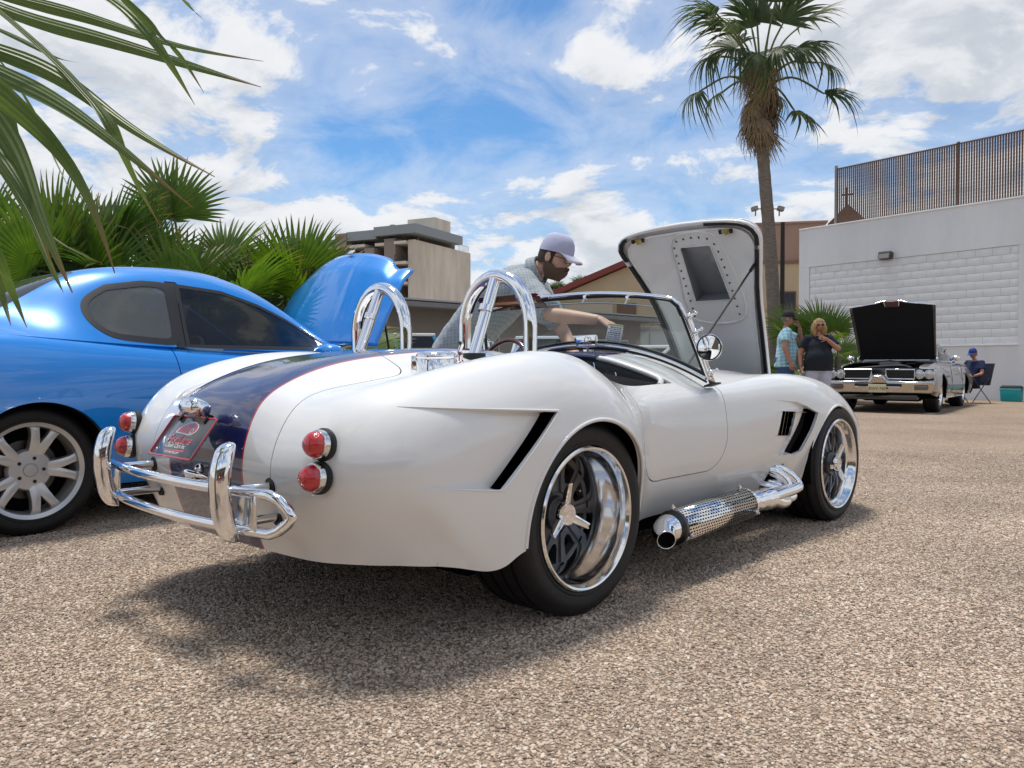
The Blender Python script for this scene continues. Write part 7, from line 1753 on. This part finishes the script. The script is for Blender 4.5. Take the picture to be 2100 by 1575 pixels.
def head(par, M, skin, hair, kind, cap=None, beard=None, glasses=None, longhair=None, scale=1.0):
    """M: matrix of the head frame: x forward, y left, z up, origin at the middle of the head"""
    def P(v): return tuple(M @ (Vector(v)*scale))
    m = MB(); nu, nv = 32, 24; V = []
    for j in range(nv+1):
        th = -math.pi/2 + math.pi*j/nv
        for i in range(nu):
            ph = 2*math.pi*i/nu; x, y, z = math.cos(th)*math.cos(ph), math.cos(th)*math.sin(ph), math.sin(th)
            X, Y, Z = x*.098, y*.076, z*.118
            if Z < 0:
                t = -Z/.118; X *= 1 - .10*t; Y *= 1 - .28*t
                if x > 0: X += .012*t*x           # chin forward
                else: X *= 1 - .35*t              # nape
            if x > .5:
                f = (x-.5)/.5*max(0, 1-abs(y)*1.4)
                Z0 = Z
                nose = math.exp(-((Z0+.018)/.020)**2)*math.exp(-(y/.20)**2); X += .024*nose
                X += .008*math.exp(-((Z0-.018)/.014)**2)*f            # brow
                X -= .008*math.exp(-((Z0-.004)/.010)**2)*math.exp(-((abs(y)-.38)/.16)**2)   # eye sockets
                X += .006*math.exp(-((Z0+.060)/.008)**2)*math.exp(-(y/.30)**2) + .004*math.exp(-((Z0+.072)/.007)**2)*math.exp(-(y/.28)**2)  # lips
            V.append(P((X, Y, Z)))
    F = [(j*nu+i, j*nu+(i+1) % nu, (j+1)*nu+(i+1) % nu, (j+1)*nu+i) for j in range(nv) for i in range(nu)]
    m.add(V, F)
    for sg in (-1, 1): 
        e = MB(); e.ellipsoid((0, 0, 0), (.022, .008, .032), 12, 8); 
        m.add([P((v[0]-.008, sg*.078+v[1], v[2]-.006)) for v in e.v], e.f)
    h = m.build('head', skin, par, smooth=80)
    for sg in (-1, 1):
        e = MB(); e.ellipsoid((0, 0, 0), (.010, .013, .008), 10, 8); e.v = [P((v[0]+.083, sg*.030+v[1], v[2]+.002)) for v in e.v]; e.build('eye', mat('eye_white', (.55, .53, .5), .2), h, smooth=80)
        e = MB(); e.ellipsoid((0, 0, 0), (.004, .005, .005), 8, 6); e.v = [P((v[0]+.092, sg*.030+v[1], v[2]+.001)) for v in e.v]; e.build('iris', mat('iris_dark', (.03, .02, .015), .15), h, smooth=80)
    mo = MB(); mo.ellipsoid((0, 0, 0), (.006, .020, .005), 12, 6); mo.v = [P((v[0]+.092, v[1], v[2]-.066)) for v in mo.v]; mo.build('mouth', mat('lips', (.33, .13, .11), .45), h, smooth=80)
    if hair:
        m = MB(); V = []; nu, nv = 28, 10
        for j in range(nv+1):
            for i in range(nu):
                ph = 2*math.pi*i/nu; low = -.05 if math.cos(ph) < .25 else (.045 + .02*math.cos(ph)); zt = low + (.126-low)*(j/nv)
                rr = math.sqrt(max(0, 1-(zt/.127)**2)); k = 1.07; V.append(P((math.cos(ph)*.098*rr*k-.004, math.sin(ph)*.078*rr*k, zt)))
        m.add(V, [(j*nu+i, j*nu+(i+1) % nu, (j+1)*nu+(i+1) % nu, (j+1)*nu+i) for j in range(nv) for i in range(nu)]); m.build('hair', hair, h, smooth=70)
    if beard:
        m = MB(); V = []; nu, nv = 20, 12
        for j in range(nv+1):
            t = j/nv
            for i in range(nu):
                a = -math.pi*.60 + 1.2*math.pi*i/(nu-1); z0_ = -.030 - .034*math.exp(-((abs(a)-1.0)/.55)**2); zt = z0_ - (.135+z0_)*t; w = (1-.42*t**2)
                if abs(a) < .55 and t < .35: zt -= .030*(1-abs(a)/.55)*(1-t/.35)*1.1
                pr = .012*math.sin(min(1, t*1.2)*math.pi) + .004 + .006*min(1, t*3); X = math.cos(a)*(.090*w+pr) + .010*t; Y = math.sin(a)*(.070*w+pr*.7); V.append(P((X, Y, zt + .045*max(0, abs(a)-.9)*(1-t))))
        m.add(V, [(j*nu+i, j*nu+i+1, (j+1)*nu+i+1, (j+1)*nu+i) for j in range(nv) for i in range(nu-1)] + [tuple(nv*nu+i for i in range(nu))]); m.build('beard', beard, h, smooth=70)
        m = MB(); m.tube([P((.088, -.034, -.070)), P((.104, -.016, -.050)), P((.110, 0, -.046)), P((.104, .016, -.050)), P((.088, .034, -.070))], .008*scale, 8); m.build('moustache', beard, h, smooth=70)
    if cap:
        m = MB(); V = []; nu, nv = 32, 12; back = MB()
        for j in range(nv+1):
            t = j/nv
            for i in range(nu):
                ph = 2*math.pi*i/nu; z0 = .030 + .006*math.cos(ph); zt = z0 + (.150-z0)*math.sin(t*math.pi/2); r_ = math.cos(t*math.pi/2)**.62
                V.append(P((math.cos(ph)*.112*r_+.002, math.sin(ph)*.088*r_, zt)))
        m.add(V, [(j*nu+i, j*nu+(i+1) % nu, (j+1)*nu+(i+1) % nu, (j+1)*nu+i) for j in range(nv) for i in range(nu)]); c = m.build('cap', cap[0], h, smooth=70)
        m = MB(); G = []
        for a in np.linspace(-1.05, 1.05, 17):
            row = []
            for t in np.linspace(0, 1, 7): row.append(P((.112*math.cos(a)*.96 + t*.080*math.cos(a*.55)**.8, .088*math.sin(a)*(1 - .12*t), .034 - .030*t*t - .018*abs(math.sin(a))*t + .004*t)))
            G.append(row)
        m.grid(G); m.build('cap_peak', cap[1], c, smooth=70, solid=.004)
        m = MB(); m.ellipsoid((0, 0, 0), (.006, .006, .004), 8, 6); m.v = [P((v[0], v[1], v[2]+.151)) for v in m.v]; m.build('cap_button', cap[0], c)
    if glasses:
        gm, lens = glasses
        m = MB()
        for sg in (-1, 1):
            m.tube([P((.100 - .006*abs(math.cos(a)), sg*.033 + .024*math.cos(a), .000 + .018*math.sin(a))) for a in np.linspace(0, 2*math.pi, 19)[:-1]], .0026*scale, 6, closed=True)
            m.tube([P((.094, sg*.058, .006)), P((.05, sg*.080, .008)), P((-.02, sg*.083, .004))], .0026*scale, 6)
        m.tube([P((.103, -.010, .004)), P((.106, 0, .007)), P((.103, .010, .004))], .0026*scale, 6); g = m.build('glasses', gm, h, smooth=60)
        for sg in (-1, 1):
            m = MB(); m.add([P((.1005, sg*.033 + .023*math.cos(a), .017*math.sin(a))) for a in np.linspace(0, 2*math.pi, 17)[:-1]], [tuple(range(16))]); m.build('lens', lens, g, smooth=None)
    if longhair:
        m = MB(); r = random.Random(3)
        for k in range(150):
            a = r.uniform(math.pi*.30, math.pi*1.70); el = r.uniform(.2, 1.35); x0, y0, z0 = math.cos(a)*.090*math.cos(el)-.004, math.sin(a)*.078*math.cos(el), .118*math.sin(el)
            ln = r.uniform(.20, .32); wv = r.uniform(.008, .018); ph = r.uniform(0, 6)
            pts = [P((x0, y0, z0))]
            for t in np.linspace(.15, 1, 8): pts.append(P(((x0*1.12 + math.cos(a)*.030*math.sin(t*3)) + math.sin(t*12+ph)*wv*.6, y0*1.15 + math.sin(a)*.034*math.sin(t*2.6) + math.cos(t*11+ph)*wv, z0 + .02*(1-t) - ln*t)))
            m.tube(pts, [.008, .012, .013, .012, .011, .010, .008, .006, .003], 5)
        m.build('hair', longhair, h, smooth=70)
    return h
def hand(par, wrist, d, palm_n, skin, curl=.6, s=1.0, thumb_side=1, name='hand'):
    """palm and five fingers: d = direction of the fingers, palm_n = out of the palm"""
    d = Vector(d).normalized(); n = Vector(palm_n); n = (n - d*n.dot(d)).normalized(); sd_ = d.cross(n); w = Vector(wrist)
    J = {'w': (*w, .021*s), 'p': (*(w + d*.045*s), (.030*s, .016*s)), 'q': (*(w + d*.080*s), (.034*s, .013*s))}; E = [('w', 'p'), ('p', 'q')]
    o = MB(); 
    def cap_tube(pts, rad): o.tube(pts, rad, 8)
    o.tube([tuple(w - d*.035*s), tuple(w - d*.01*s), tuple(w + d*.02*s), tuple(w + d*.055*s), tuple(w + d*.088*s)], [.026*s, .027*s, .026*s, .025*s, .019*s], 10)
    o.v = [tuple(Vector(v) + sd_*((Vector(v)-w).dot(sd_))*.55*min(1, max(0, (Vector(v)-w).dot(d)/(.05*s))) - n*((Vector(v)-w).dot(n))*.40) for v in o.v]
    for k, (off, L_) in enumerate(((-.030, .070), (-.010, .080), (.011, .075), (.030, .058))):
        p = w + d*.080*s + sd_*off*s*thumb_side*-1; dd = d.copy(); pts = [tuple(p - d*.02*s)]; rad = [.0095*s]
        for q, f in enumerate((.45, .32, .23)):
            c = curl*(.55, .85, .6)[q] + .08*k*curl; dd = (dd*math.cos(c) + n*math.sin(c)*1.0).normalized(); p = p + dd*L_*f*s; pts.append(tuple(p)); rad.append((.0092, .0082, .0060)[q]*s)
        o.tube(pts, rad, 8)
    p = w + d*.028*s + sd_*.022*s*thumb_side; dd = (d*.6 + sd_*.75*thumb_side + n*.25).normalized(); pts = [tuple(p - dd*.008)]; rad = [.012*s]
    for q, f in enumerate((.034, .030, .022)): p = p + dd*f*s; pts.append(tuple(p)); rad.append((.0115, .0100, .0072)[q]*s); dd = (dd + d*.45*curl + n*.35*curl - sd_*.15*thumb_side).normalized()
    o.tube(pts, rad, 8)
    return o.build(name, skin, par, smooth=70, sub=1)
def shirt_mat(name, base, line, sc=26.0, line2=None):
    if name in MATS: return MATS[name]
    m = mat(name, base, .85, sheen=.2, bump=.25, bscale=30); t = m.node_tree; L = t.links.new; b = t.nodes['Principled BSDF']
    co = t.nodes.new('ShaderNodeTexCoord'); last = None
    rgb = t.nodes.new('ShaderNodeRGB'); rgb.outputs[0].default_value = (*base, 1); last = rgb.outputs[0]
    for ax, wt in (((1, .25, 0), .5), ((0, .15, 1), .5)):
        d = t.nodes.new('ShaderNodeVectorMath'); d.operation = 'DOT_PRODUCT'; d.inputs[1].default_value = ax; L(co.outputs['Object'], d.inputs[0])
        ml = t.nodes.new('ShaderNodeMath'); ml.operation = 'MULTIPLY'; ml.inputs[1].default_value = sc; L(d.outputs['Value'], ml.inputs[0])
        fr = t.nodes.new('ShaderNodeMath'); fr.operation = 'FRACT'; L(ml.outputs[0], fr.inputs[0])
        rp = t.nodes.new('ShaderNodeValToRGB'); rp.color_ramp.interpolation = 'CONSTANT'; rp.color_ramp.elements[0].color = (0, 0, 0, 1); rp.color_ramp.elements[1].position = .55; rp.color_ramp.elements[1].color = (1, 1, 1, 1); e = rp.color_ramp.elements.new(.75); e.color = (.25, .25, .25, 1); e = rp.color_ramp.elements.new(.85); e.color = (.8, .8, .8, 1)
        L(fr.outputs[0], rp.inputs[0]); mm = t.nodes.new('ShaderNodeMath'); mm.operation = 'MULTIPLY'; mm.inputs[1].default_value = wt; L(rp.outputs[0], mm.inputs[0])
        mx = t.nodes.new('ShaderNodeMixRGB'); L(mm.outputs[0], mx.inputs[0]); L(last, mx.inputs[1]); mx.inputs[2].default_value = (*line, 1); last = mx.outputs[0]
    L(last, b.inputs['Base Color']); return m
def look(f, up=(0, 0, 1)):
    f = Vector(f).normalized(); u = Vector(up); l = u.cross(f).normalized(); u = f.cross(l); return Matrix((f, l, u)).transposed().to_4x4()
def wrinkle(o, s=.012, sc=.12):
    tx = bpy.data.textures.new('folds', 'CLOUDS'); tx.noise_scale = sc; tx.noise_depth = 2
    d = o.modifiers.new('folds', 'DISPLACE'); d.texture = tx; d.strength = s; d.mid_level = .5
    return o

def cloth(name, rings, tubes, m, parent, vox=.013, it=5, folds=.012, fsc=.10):
    """garment: elliptical rings (centre, forward, sideways, half depth, half width) joined to sleeve or leg tubes, fused into one skin"""
    q = MB()
    if rings:
        R_ = []; ks = np.linspace(0, 1, len(rings)); qs = np.linspace(0, 1, len(rings)*4)
        A_ = np.array([[*c, *f, *l, a, b] for c, f, l, a, b in rings]); Sm = spline_mat(ks, qs); B_ = Sm @ A_; n = 28; G = []
        for r_ in B_:
            c, f, l, a, b = r_[:3], r_[3:6], r_[6:9], r_[9], r_[10]; G.append([tuple(c + f*a*math.copysign(abs(math.cos(t))**.85, math.cos(t)) + l*b*math.copysign(abs(math.sin(t))**.85, math.sin(t))) for t in np.linspace(0, 2*math.pi, n+1)[:-1]])
        q.grid(G, closed_v=True); N_ = len(G); q.f.append(tuple(range(n))); q.m.append(0); q.f.append(tuple((N_-1)*n + k for k in range(n))); q.m.append(0)
    for pts, rad in tubes: q.tube(pts, rad, 16)
    o = q.build(name, m, parent, smooth=80, fixn=True)
    r_ = o.modifiers.new('fuse', 'REMESH'); r_.mode = 'VOXEL'; r_.voxel_size = vox; r_.use_smooth_shade = True
    sm_ = o.modifiers.new('soften', 'SMOOTH'); sm_.iterations = it; sm_.factor = .5
    if folds: wrinkle(o, folds, fsc)
    return o

# ---- man leaning over the far side of the roadster
def leaning_man():
    t = thing('person', 'bearded man in white cap and grey shirt leaning over the roadster to its windscreen', 'person', (0, 0, 0))
    pel = Vector((-.36, 5.32, .93)); mid = Vector((-.24, 5.24, 1.13)); che = Vector((.02, 5.08, 1.36)); nk = Vector((.165, 4.985, 1.452)); hd = Vector((.262, 4.93, 1.522))
    rs, ls = Vector((.06, 4.885, 1.365)), Vector((.16, 5.20, 1.355))
    re, rw = Vector((.215, 4.66, 1.155)), Vector((.50, 4.46, 1.11)); le, lw = Vector((.34, 5.15, 1.06)), Vector((.42, 4.95, .86))
    J = {'pel': (*pel, .15), 'mid': (*mid, .14), 'che': (*che, (.155, .12)), 'nk': (*nk, .058), 'h0': (*(nk.lerp(hd, .7)), .055),
         'rs': (*rs, .065), 're': (*re, .046), 'rf': (*re.lerp(rw, .35), .046), 'rw': (*rw, .029), 'ls': (*ls, .065), 'le': (*le, .046), 'lw': (*lw, .030),
         'rh': (*(pel + Vector((-.02, -.11, -.06))), .10), 'rk': (-.42, 5.22, .50, .062), 'ra': (-.46, 5.24, .09, .042), 'lh': (*(pel + Vector((.03, .11, -.06))), .10), 'lk': (-.30, 5.44, .50, .062), 'la': (-.40, 5.50, .09, .042), 'rt': (-.34, 5.16, .05, .042), 'lt': (-.27, 5.43, .05, .042)}
    E = [('pel', 'mid'), ('mid', 'che'), ('che', 'nk'), ('nk', 'h0'), ('che', 'rs'), ('rs', 're'), ('re', 'rf'), ('rf', 'rw'), ('che', 'ls'), ('ls', 'le'), ('le', 'lw'), ('pel', 'rh'), ('rh', 'rk'), ('rk', 'ra'), ('ra', 'rt'), ('pel', 'lh'), ('lh', 'lk'), ('lk', 'la'), ('la', 'lt')]
    body = skin_mesh('body', J, E, SKIN, t)
    SH = shirt_mat('grey_check_shirt', (.36, .40, .425), (.20, .235, .265), 48)
    lat = (rs-ls).normalized(); 
    def rg(c, ax, a, b): ax = Vector(ax).normalized(); l = (lat - ax*lat.dot(ax)).normalized(); f_ = ax.cross(l); return (Vector(c), f_, l, a, b)
    a1 = mid-pel; a2 = che-mid; a3 = nk-che
    rings = [rg(pel + Vector((-.06, .03, -.22)), a1, .19, .215), rg(pel + Vector((-.02, .01, -.06)), a1, .175, .20), rg(pel.lerp(mid, .6), a1, .155, .185), rg(mid.lerp(che, .35), a2, .15, .19), rg(mid.lerp(che, .75), a2, .15, .205), rg(che, a2, .135, .20), rg(che.lerp(nk, .5), a3, .10, .135), rg(che.lerp(nk, .92), a3, .070, .075)]
    sh = cloth('shirt', rings, [([che.lerp(rs, .5), rs, rs.lerp(re, .5), rs.lerp(re, .98)], [.085, .092, .085, .088]), ([che.lerp(ls, .5), ls, ls.lerp(le, .8)], [.085, .088, .08])], SH, t, folds=.024, fsc=.085)
    f = (hd-nk).normalized(); fw = Vector((.80, -.50, -.30)); q = MB()
    n_ = (nk-che).normalized(); c0 = nk - n_*.012; Mx = look((fw - n_*fw.dot(n_)), n_)
    ring = []
    G = []
    for a in np.linspace(.35, 2*math.pi-.35, 22):
        row = []
        for (r_, h) in ((.080, -.028), (.074, .012), (.070, .034), (.078, .036), (.090, .006), (.098, -.022)): row.append(tuple(c0 + (Mx.to_3x3() @ Vector((math.cos(a)*r_, math.sin(a)*r_*.95, h + .010*(-math.cos(a)))))))
        G.append(row)
    q.grid(G); q.build('collar', SH, sh, smooth=60, solid=.004)
    TR = mat('dark_shorts', (.06, .06, .065), .8)
    skin_mesh('trousers', {'pel': (*(pel - Vector((0, 0, .02))), (.165, .16)), 'rh': (*(pel + Vector((-.02, -.11, -.10))), .125), 'rk': (-.42, 5.22, .50, .09), 'ra': (-.46, 5.24, .14, .075), 'lh': (*(pel + Vector((.03, .11, -.10))), .125), 'lk': (-.30, 5.44, .50, .09), 'la': (-.40, 5.50, .14, .075)}, [('pel', 'rh'), ('rh', 'rk'), ('rk', 'ra'), ('pel', 'lh'), ('lh', 'lk'), ('lk', 'la')], TR, t)
    for (x, y) in ((-.40, 5.20), (-.33, 5.47)):
        s = MB(); s.ellipsoid((x, y, .055), (.14, .055, .055), 16, 8, rot=(0, 0, R(-32)), p=2.5); s.build('shoe', mat('shoe_dark', (.03, .03, .03), .6), t, smooth=60)
    M = Matrix.Translation(hd) @ look((.84, -.42, -.30), (.25, -.1, 1))
    CAPW = mat('cap_white', (.66, .66, .78), .8); CAPM = mat('cap_mesh', (.55, .56, .74), .85, bump=.6, bscale=700)
    head(body, M, SKIN, mat('brown_hair', (.045, .028, .016), .7, bump=.5, bscale=300), 'm', cap=(CAPM, CAPW), beard=mat('brown_beard', (.13, .082, .052), .85, bump=.8, bscale=350), glasses=(mat('frame_dark', (.02, .014, .012), .3), glass('spectacle_lens', (.92, .94, .95), .03)))
    hand(body, rw + (rw-re).normalized()*.005, (.75, -.45, -.55), (.2, .2, -1), SKIN, curl=.55, thumb_side=1)
    hand(body, lw, (.4, -.4, -.8), (-.3, -.3, -.9), SKIN, curl=.3, thumb_side=-1)
    wt = MB(); p = lw.lerp(le, .12); wt.lathe([(.033, -.012), (.036, 0), (.033, .012)], p, le-lw, 20); wt.build('watch', BLACK, t)
leaning_man()
# printed card he is holding on the scuttle
card = thing('printed_card', 'small white printed card held upright on the scuttle under the windscreen', 'card', (0, 0, 0))
cc = Vector((.548, 4.30, 1.018)); M = look((-.30, -.93, .22))
q = MB(); q.box((0, 0, 0), (.014, .082, .112), bev=.004); co_ = q.build('card', mat('card_white', (.62, .62, .63), .5), card, loc=cc, rot=(M.to_3x3() @ Matrix.Rotation(R(-9), 3, 'X')).to_euler())
INK = mat('card_ink', (.07, .07, .10), .6); rr = random.Random(9)
for k in range(9):
    x = -.034
    while x < .030:
        w_ = rr.uniform(.006, .020); w_ = min(w_, .036-x); q = MB(); q.box((.0075, -(x+w_/2), .044-.0105*k), (.0006, w_, .0042 if k not in (0, 3) else .0065)); q.build('print_line', INK, co_, smooth=None); x += w_ + .004
q = MB(); q.box((.0, 0, .058), (.0155, .083, .010), bev=.002); q.build('card_band', mat('band_yellow', (.45, .42, .12), .5), co_)

# ---- standing people in the yard
def standing(label, loc, face, H, skin, cloth_m, pants, J2, head_kw, hair, hd_dir, girth=1.0, sleeve=.62, handspec=(), hem=.0, extra=None):
    t = thing('person', label, 'person', loc, face); k = H/1.75
    def S(*v): return tuple(c*k for c in v)
    g = girth
    B = {'pel': (0, 0, .95, .13*g), 'mid': (.01*g, 0, 1.13, .125*g), 'che': (0, 0, 1.32, (.15, .12)), 'nk': (.0, 0, 1.47, .052), 'h0': (.015, 0, 1.55, .05),
         'rs': (0, -.19, 1.40, .058), 're': (-.02, -.25, 1.13, .044), 'rw': (.05, -.25, .90, .030), 'ls': (0, .19, 1.40, .058), 'le': (-.02, .25, 1.13, .044), 'lw': (.05, .25, .90, .030),
         'rh': (0, -.10, .88, .095*g), 'rk': (.01, -.11, .49, .060), 'ra': (-.02, -.12, .08, .040), 'rt': (.12, -.13, .05, .04), 'lh': (0, .10, .88, .095*g), 'lk': (.01, .11, .49, .060), 'la': (-.02, .12, .08, .040), 'lt': (.12, .13, .05, .04)}
    B.update(J2); B = {a: (*S(*b[:3]), (b[3]*k if not hasattr(b[3], '__len__') else tuple(x*k for x in b[3]))) for a, b in B.items()}
    E = [('pel', 'mid'), ('mid', 'che'), ('che', 'nk'), ('nk', 'h0'), ('che', 'rs'), ('rs', 're'), ('re', 'rw'), ('che', 'ls'), ('ls', 'le'), ('le', 'lw'), ('pel', 'rh'), ('rh', 'rk'), ('rk', 'ra'), ('ra', 'rt'), ('pel', 'lh'), ('lh', 'lk'), ('lk', 'la'), ('la', 'lt')]
    body = skin_mesh('body', B, E, skin, t)
    V = {a: Vector(b[:3]) for a, b in B.items()}
    fx, ly = Vector((1, 0, 0)), Vector((0, 1, 0)); gb = (g+1)/2; pz = V['pel']; cz = V['che']; dz_ = (V['nk']-V['pel']).normalized()
    if not hem is None:
        up_ = V['nk'] - V['pel']
        def at(f_, dx): return V['pel'] + up_*f_ + fx*dx*k
        rings = [(at(-.26+hem, .0), fx, ly, .150*g*k, .195*g*k), (at(-.08, .01), fx, ly, .150*g*k, .19*g*k), (at(.22, .03*g), fx, ly, .155*g*k, .185*g*k), (at(.45, .02*g), fx, ly, .145*gb*k, .185*gb*k), (at(.66, .01), fx, ly, .130*gb*k, .19*gb*k), (at(.84, .0), fx, ly, .10*k, .165*k), (at(.95, .0), fx, ly, .072*k, .09*k)]
        sl = [([cz.lerp(V[a_+'s'], .5) + Vector((0, 0, .03*k)), V[a_+'s'], V[a_+'s'].lerp(V[a_+'e'], sleeve*.5), V[a_+'s'].lerp(V[a_+'e'], sleeve)], [.085*k, .085*k, .080*k, .082*k]) for a_ in 'rl']
        cloth('shirt', rings, sl, cloth_m, t, folds=.014, fsc=.11)
    seat_ = V['rk'].z > V['rh'].z - .1*k
    hp = [] if seat_ else [(pz + Vector((0, 0, .05*k)), fx, ly, .135*g*k, .165*g*k), (pz - Vector((0, 0, .05*k)), fx, ly, .145*g*k, .175*g*k), (pz - Vector((0, 0, .15*k)), fx, ly, .13*g*k, .165*g*k)]
    lg = [([V[a_+'h'] + Vector((0, 0, .02)), V[a_+'h'].lerp(V[a_+'k'], .5), V[a_+'k'], V[a_+'k'].lerp(V[a_+'a'], .9)], [.112*g*k, .098*g*k, .080*k, .070*k]) for a_ in 'rl']
    if seat_: lg.append(([V['rh'], V['lh']], [.12*g*k, .12*g*k]))
    cloth('trousers', hp, lg, pants, t, folds=.010, fsc=.09)
    for a in ('r', 'l'):
        s = MB(); p = (V[a+'a'] + V[a+'t'])/2; s.ellipsoid((p.x, p.y, .05), (.135, .05, .05), 14, 8, p=2.5); s.build('shoe', mat('shoe_dark', (.03, .03, .03), .6), t, smooth=60)
    hc = Vector(B['h0'][:3]) + Vector((.02, 0, .085))*k
    head(body, Matrix.Translation(hc) @ look(hd_dir), skin, hair, 'm', scale=k*.98, **head_kw)
    for (w_, d, n, cu, ts) in handspec: hand(body, V[w_], d, n, skin, curl=cu, s=k, thumb_side=ts)
    if extra: extra(t, V, k)
    return t
PLAID = shirt_mat('blue_plaid_shirt', (.36, .56, .64), (.05, .22, .34), 16)
JEANS = mat('blue_jeans', (.03, .075, .17), .85, var=.25, vscale=8); PALEJ = mat('pale_ripped_jeans', (.36, .39, .52), .85, col2=(.52, .54, .62), var=.2, vscale=7)
NAVYT = mat('black_tee', (.010, .014, .024), .9, var=.2, vscale=6)
SUNG = (mat('sunglass_frame', (.012, .012, .012), .3), mat('sunglass_lens', (.015, .013, .012), .08, coat=1))
standing('man in blue plaid shirt and dark cap raising a hand to his face', (4.78, 14.0, 0), R(-12), 1.80, SKIN2, PLAID, JEANS,
         {'rs': (0, -.20, 1.41, .062), 're': (-.05, -.30, 1.14, .050), 'rw': (.05, -.30, .90, .036), 'ls': (.03, .17, 1.40, .058), 'le': (.28, .20, 1.26, .045), 'lw': (.24, .10, 1.50, .032)},
         dict(cap=(mat('cap_black', (.015, .013, .014), .8), mat('cap_black')), glasses=SUNG), mat('grey_hair', (.15, .13, .11), .8), (1, 0, -.12), girth=1.22,
         handspec=(('rw', (.15, .05, -1), (.3, 1, 0), .5, 1), ('lw', (-.35, -.15, .8), (-.7, -.4, -.2), .5, -1)))
def bag(t, V, k):
    q = MB(); q.box((-.02, .33, .92), (.14, .10, .26), bev=.04); b = q.build('shoulder_bag', mat('bag_olive', (.10, .09, .05), .7, var=.3, vscale=30), t)
    q = MB(); q.tube(catmull([tuple(V['ls'] + Vector((-.03, -.02, .07))), (-.03, .30, 1.2), (-.02, .33, 1.05)], 5), .012, 6); q.build('bag_strap', mat('bag_olive'), b)
standing('blonde woman in black shirt and ripped pale jeans holding a hand to her mouth', (5.24, 13.7, 0), R(-97), 1.67, SKIN2, NAVYT, PALEJ,
         {'rs': (0, -.19, 1.39, .060), 're': (-.03, -.31, 1.12, .052), 'rw': (.04, -.31, .88, .034), 'ls': (.02, .19, 1.39, .060), 'le': (.10, .34, 1.18, .054), 'lw': (.20, .10, 1.37, .034)},
         dict(longhair=mat('blonde_hair', (.42, .28, .13), .6, var=.35, vscale=40), glasses=SUNG), mat('dark_blonde', (.26, .17, .08), .7), (1, .05, -.05), girth=1.30,
         handspec=(('rw', (.1, 0, -1), (0, 1, 0), .5, 1), ('lw', (-.15, -1, .35), (-1, 0, .1), .5, 1)), extra=bag)
standing('person in blue cap and dark blue shirt seated on the folding chair by the wall', (10.60, 18.55, 0), R(200), 1.66, SKIN2, mat('deep_blue_shirt', (.012, .02, .07), .85), mat('dark_trousers', (.015, .016, .022), .85),
         {'pel': (-.08, 0, .50, .14), 'mid': (-.14, 0, .70, .13), 'che': (-.18, 0, .90, (.15, .12)), 'nk': (-.17, 0, 1.05, .05), 'h0': (-.14, 0, 1.12, .05), 'rs': (-.18, -.19, .98, .058), 're': (-.08, -.28, .72, .044), 'rw': (.14, -.24, .66, .03), 'ls': (-.18, .19, .98, .058), 'le': (-.08, .28, .72, .044), 'lw': (.14, .24, .66, .03),
          'rh': (.02, -.11, .50, .10), 'rk': (.40, -.13, .52, .065), 'ra': (.42, -.13, .08, .042), 'rt': (.54, -.14, .05, .04), 'lh': (.02, .11, .50, .10), 'lk': (.40, .13, .52, .065), 'la': (.42, .13, .08, .042), 'lt': (.54, .14, .05, .04)},
         dict(cap=(mat('cap_blue', (.02, .05, .25), .8), mat('cap_blue'))), mat('grey_hair'), (1, .1, -.2), girth=1.05, handspec=(('rw', (1, 0, -.1), (0, 0, -1), .4, 1), ('lw', (1, 0, -.1), (0, 0, -1), .4, -1)))
# ================================================================== unseen surroundings added behind the camera to show in paint, glass and chrome
bk = thing('shop_row', 'unseen low brown shop row across the yard behind the photographer', 'building', (16, -20, 0), R(180))
m = MB(); m.box((16, 4, 2.3), (34, 8, 4.6)); m.build('wall', mat('shop_brown', (.22, .17, .13), .85, var=.1, vscale=.4), bk, smooth=None)
m = MB(); m.box((16, 3.6, 4.75), (35, 9.4, .3)); m.build('roof', mat('eave_grey'), bk, smooth=None)
for k in range(8):
    w = MB(); w.box((2+4*k, -.03, 1.5), (2.4, .1, 2.0)); f = w.build('window', PALEB, bk, smooth=None); w = MB(); w.box((2+4*k, -.09, 1.5), (2.2, .04, 1.8)); w.build('pane', WINDARK, f, smooth=None)
wagon('pickup_truck', 'unseen red pickup truck added behind the photographer to colour reflections', 'truck', (-1.5, -7.5, 0), R(175), mat('red_car_paint', (.35, .015, .015), .35, coat=1.0), mat('red_car_paint'), 4.9, 1.85, 1.7, 1.5, DG)
wagon('off_roader', 'unseen dark green boxy off roader added beside the red pickup for reflections', 'car', (5.2, -8.5, 0), R(5), mat('green_car_paint', (.02, .06, .04), .35, coat=1.0), mat('green_car_paint'), 4.5, 1.8, 1.75, 1.3, DG)
for i, (x, y) in enumerate(((-9, -12), (-6.5, -13), (-12, -10), (9.5, -13), (12, -11))):
    fan_bush(x, y, 70+i, 18, 3.2, ('large fan palm behind the photographer beyond the red pickup', 'large fan palm behind the photographer nearest the brown shops on the left', 'large fan palm behind the photographer at the far end of the row', 'large fan palm behind the photographer past the dark green off roader', 'large fan palm behind the photographer standing alone at the right end')[i], leaf=1.0, grp='unseen fan palms behind the photographer', kinds=(0, 1, 5))
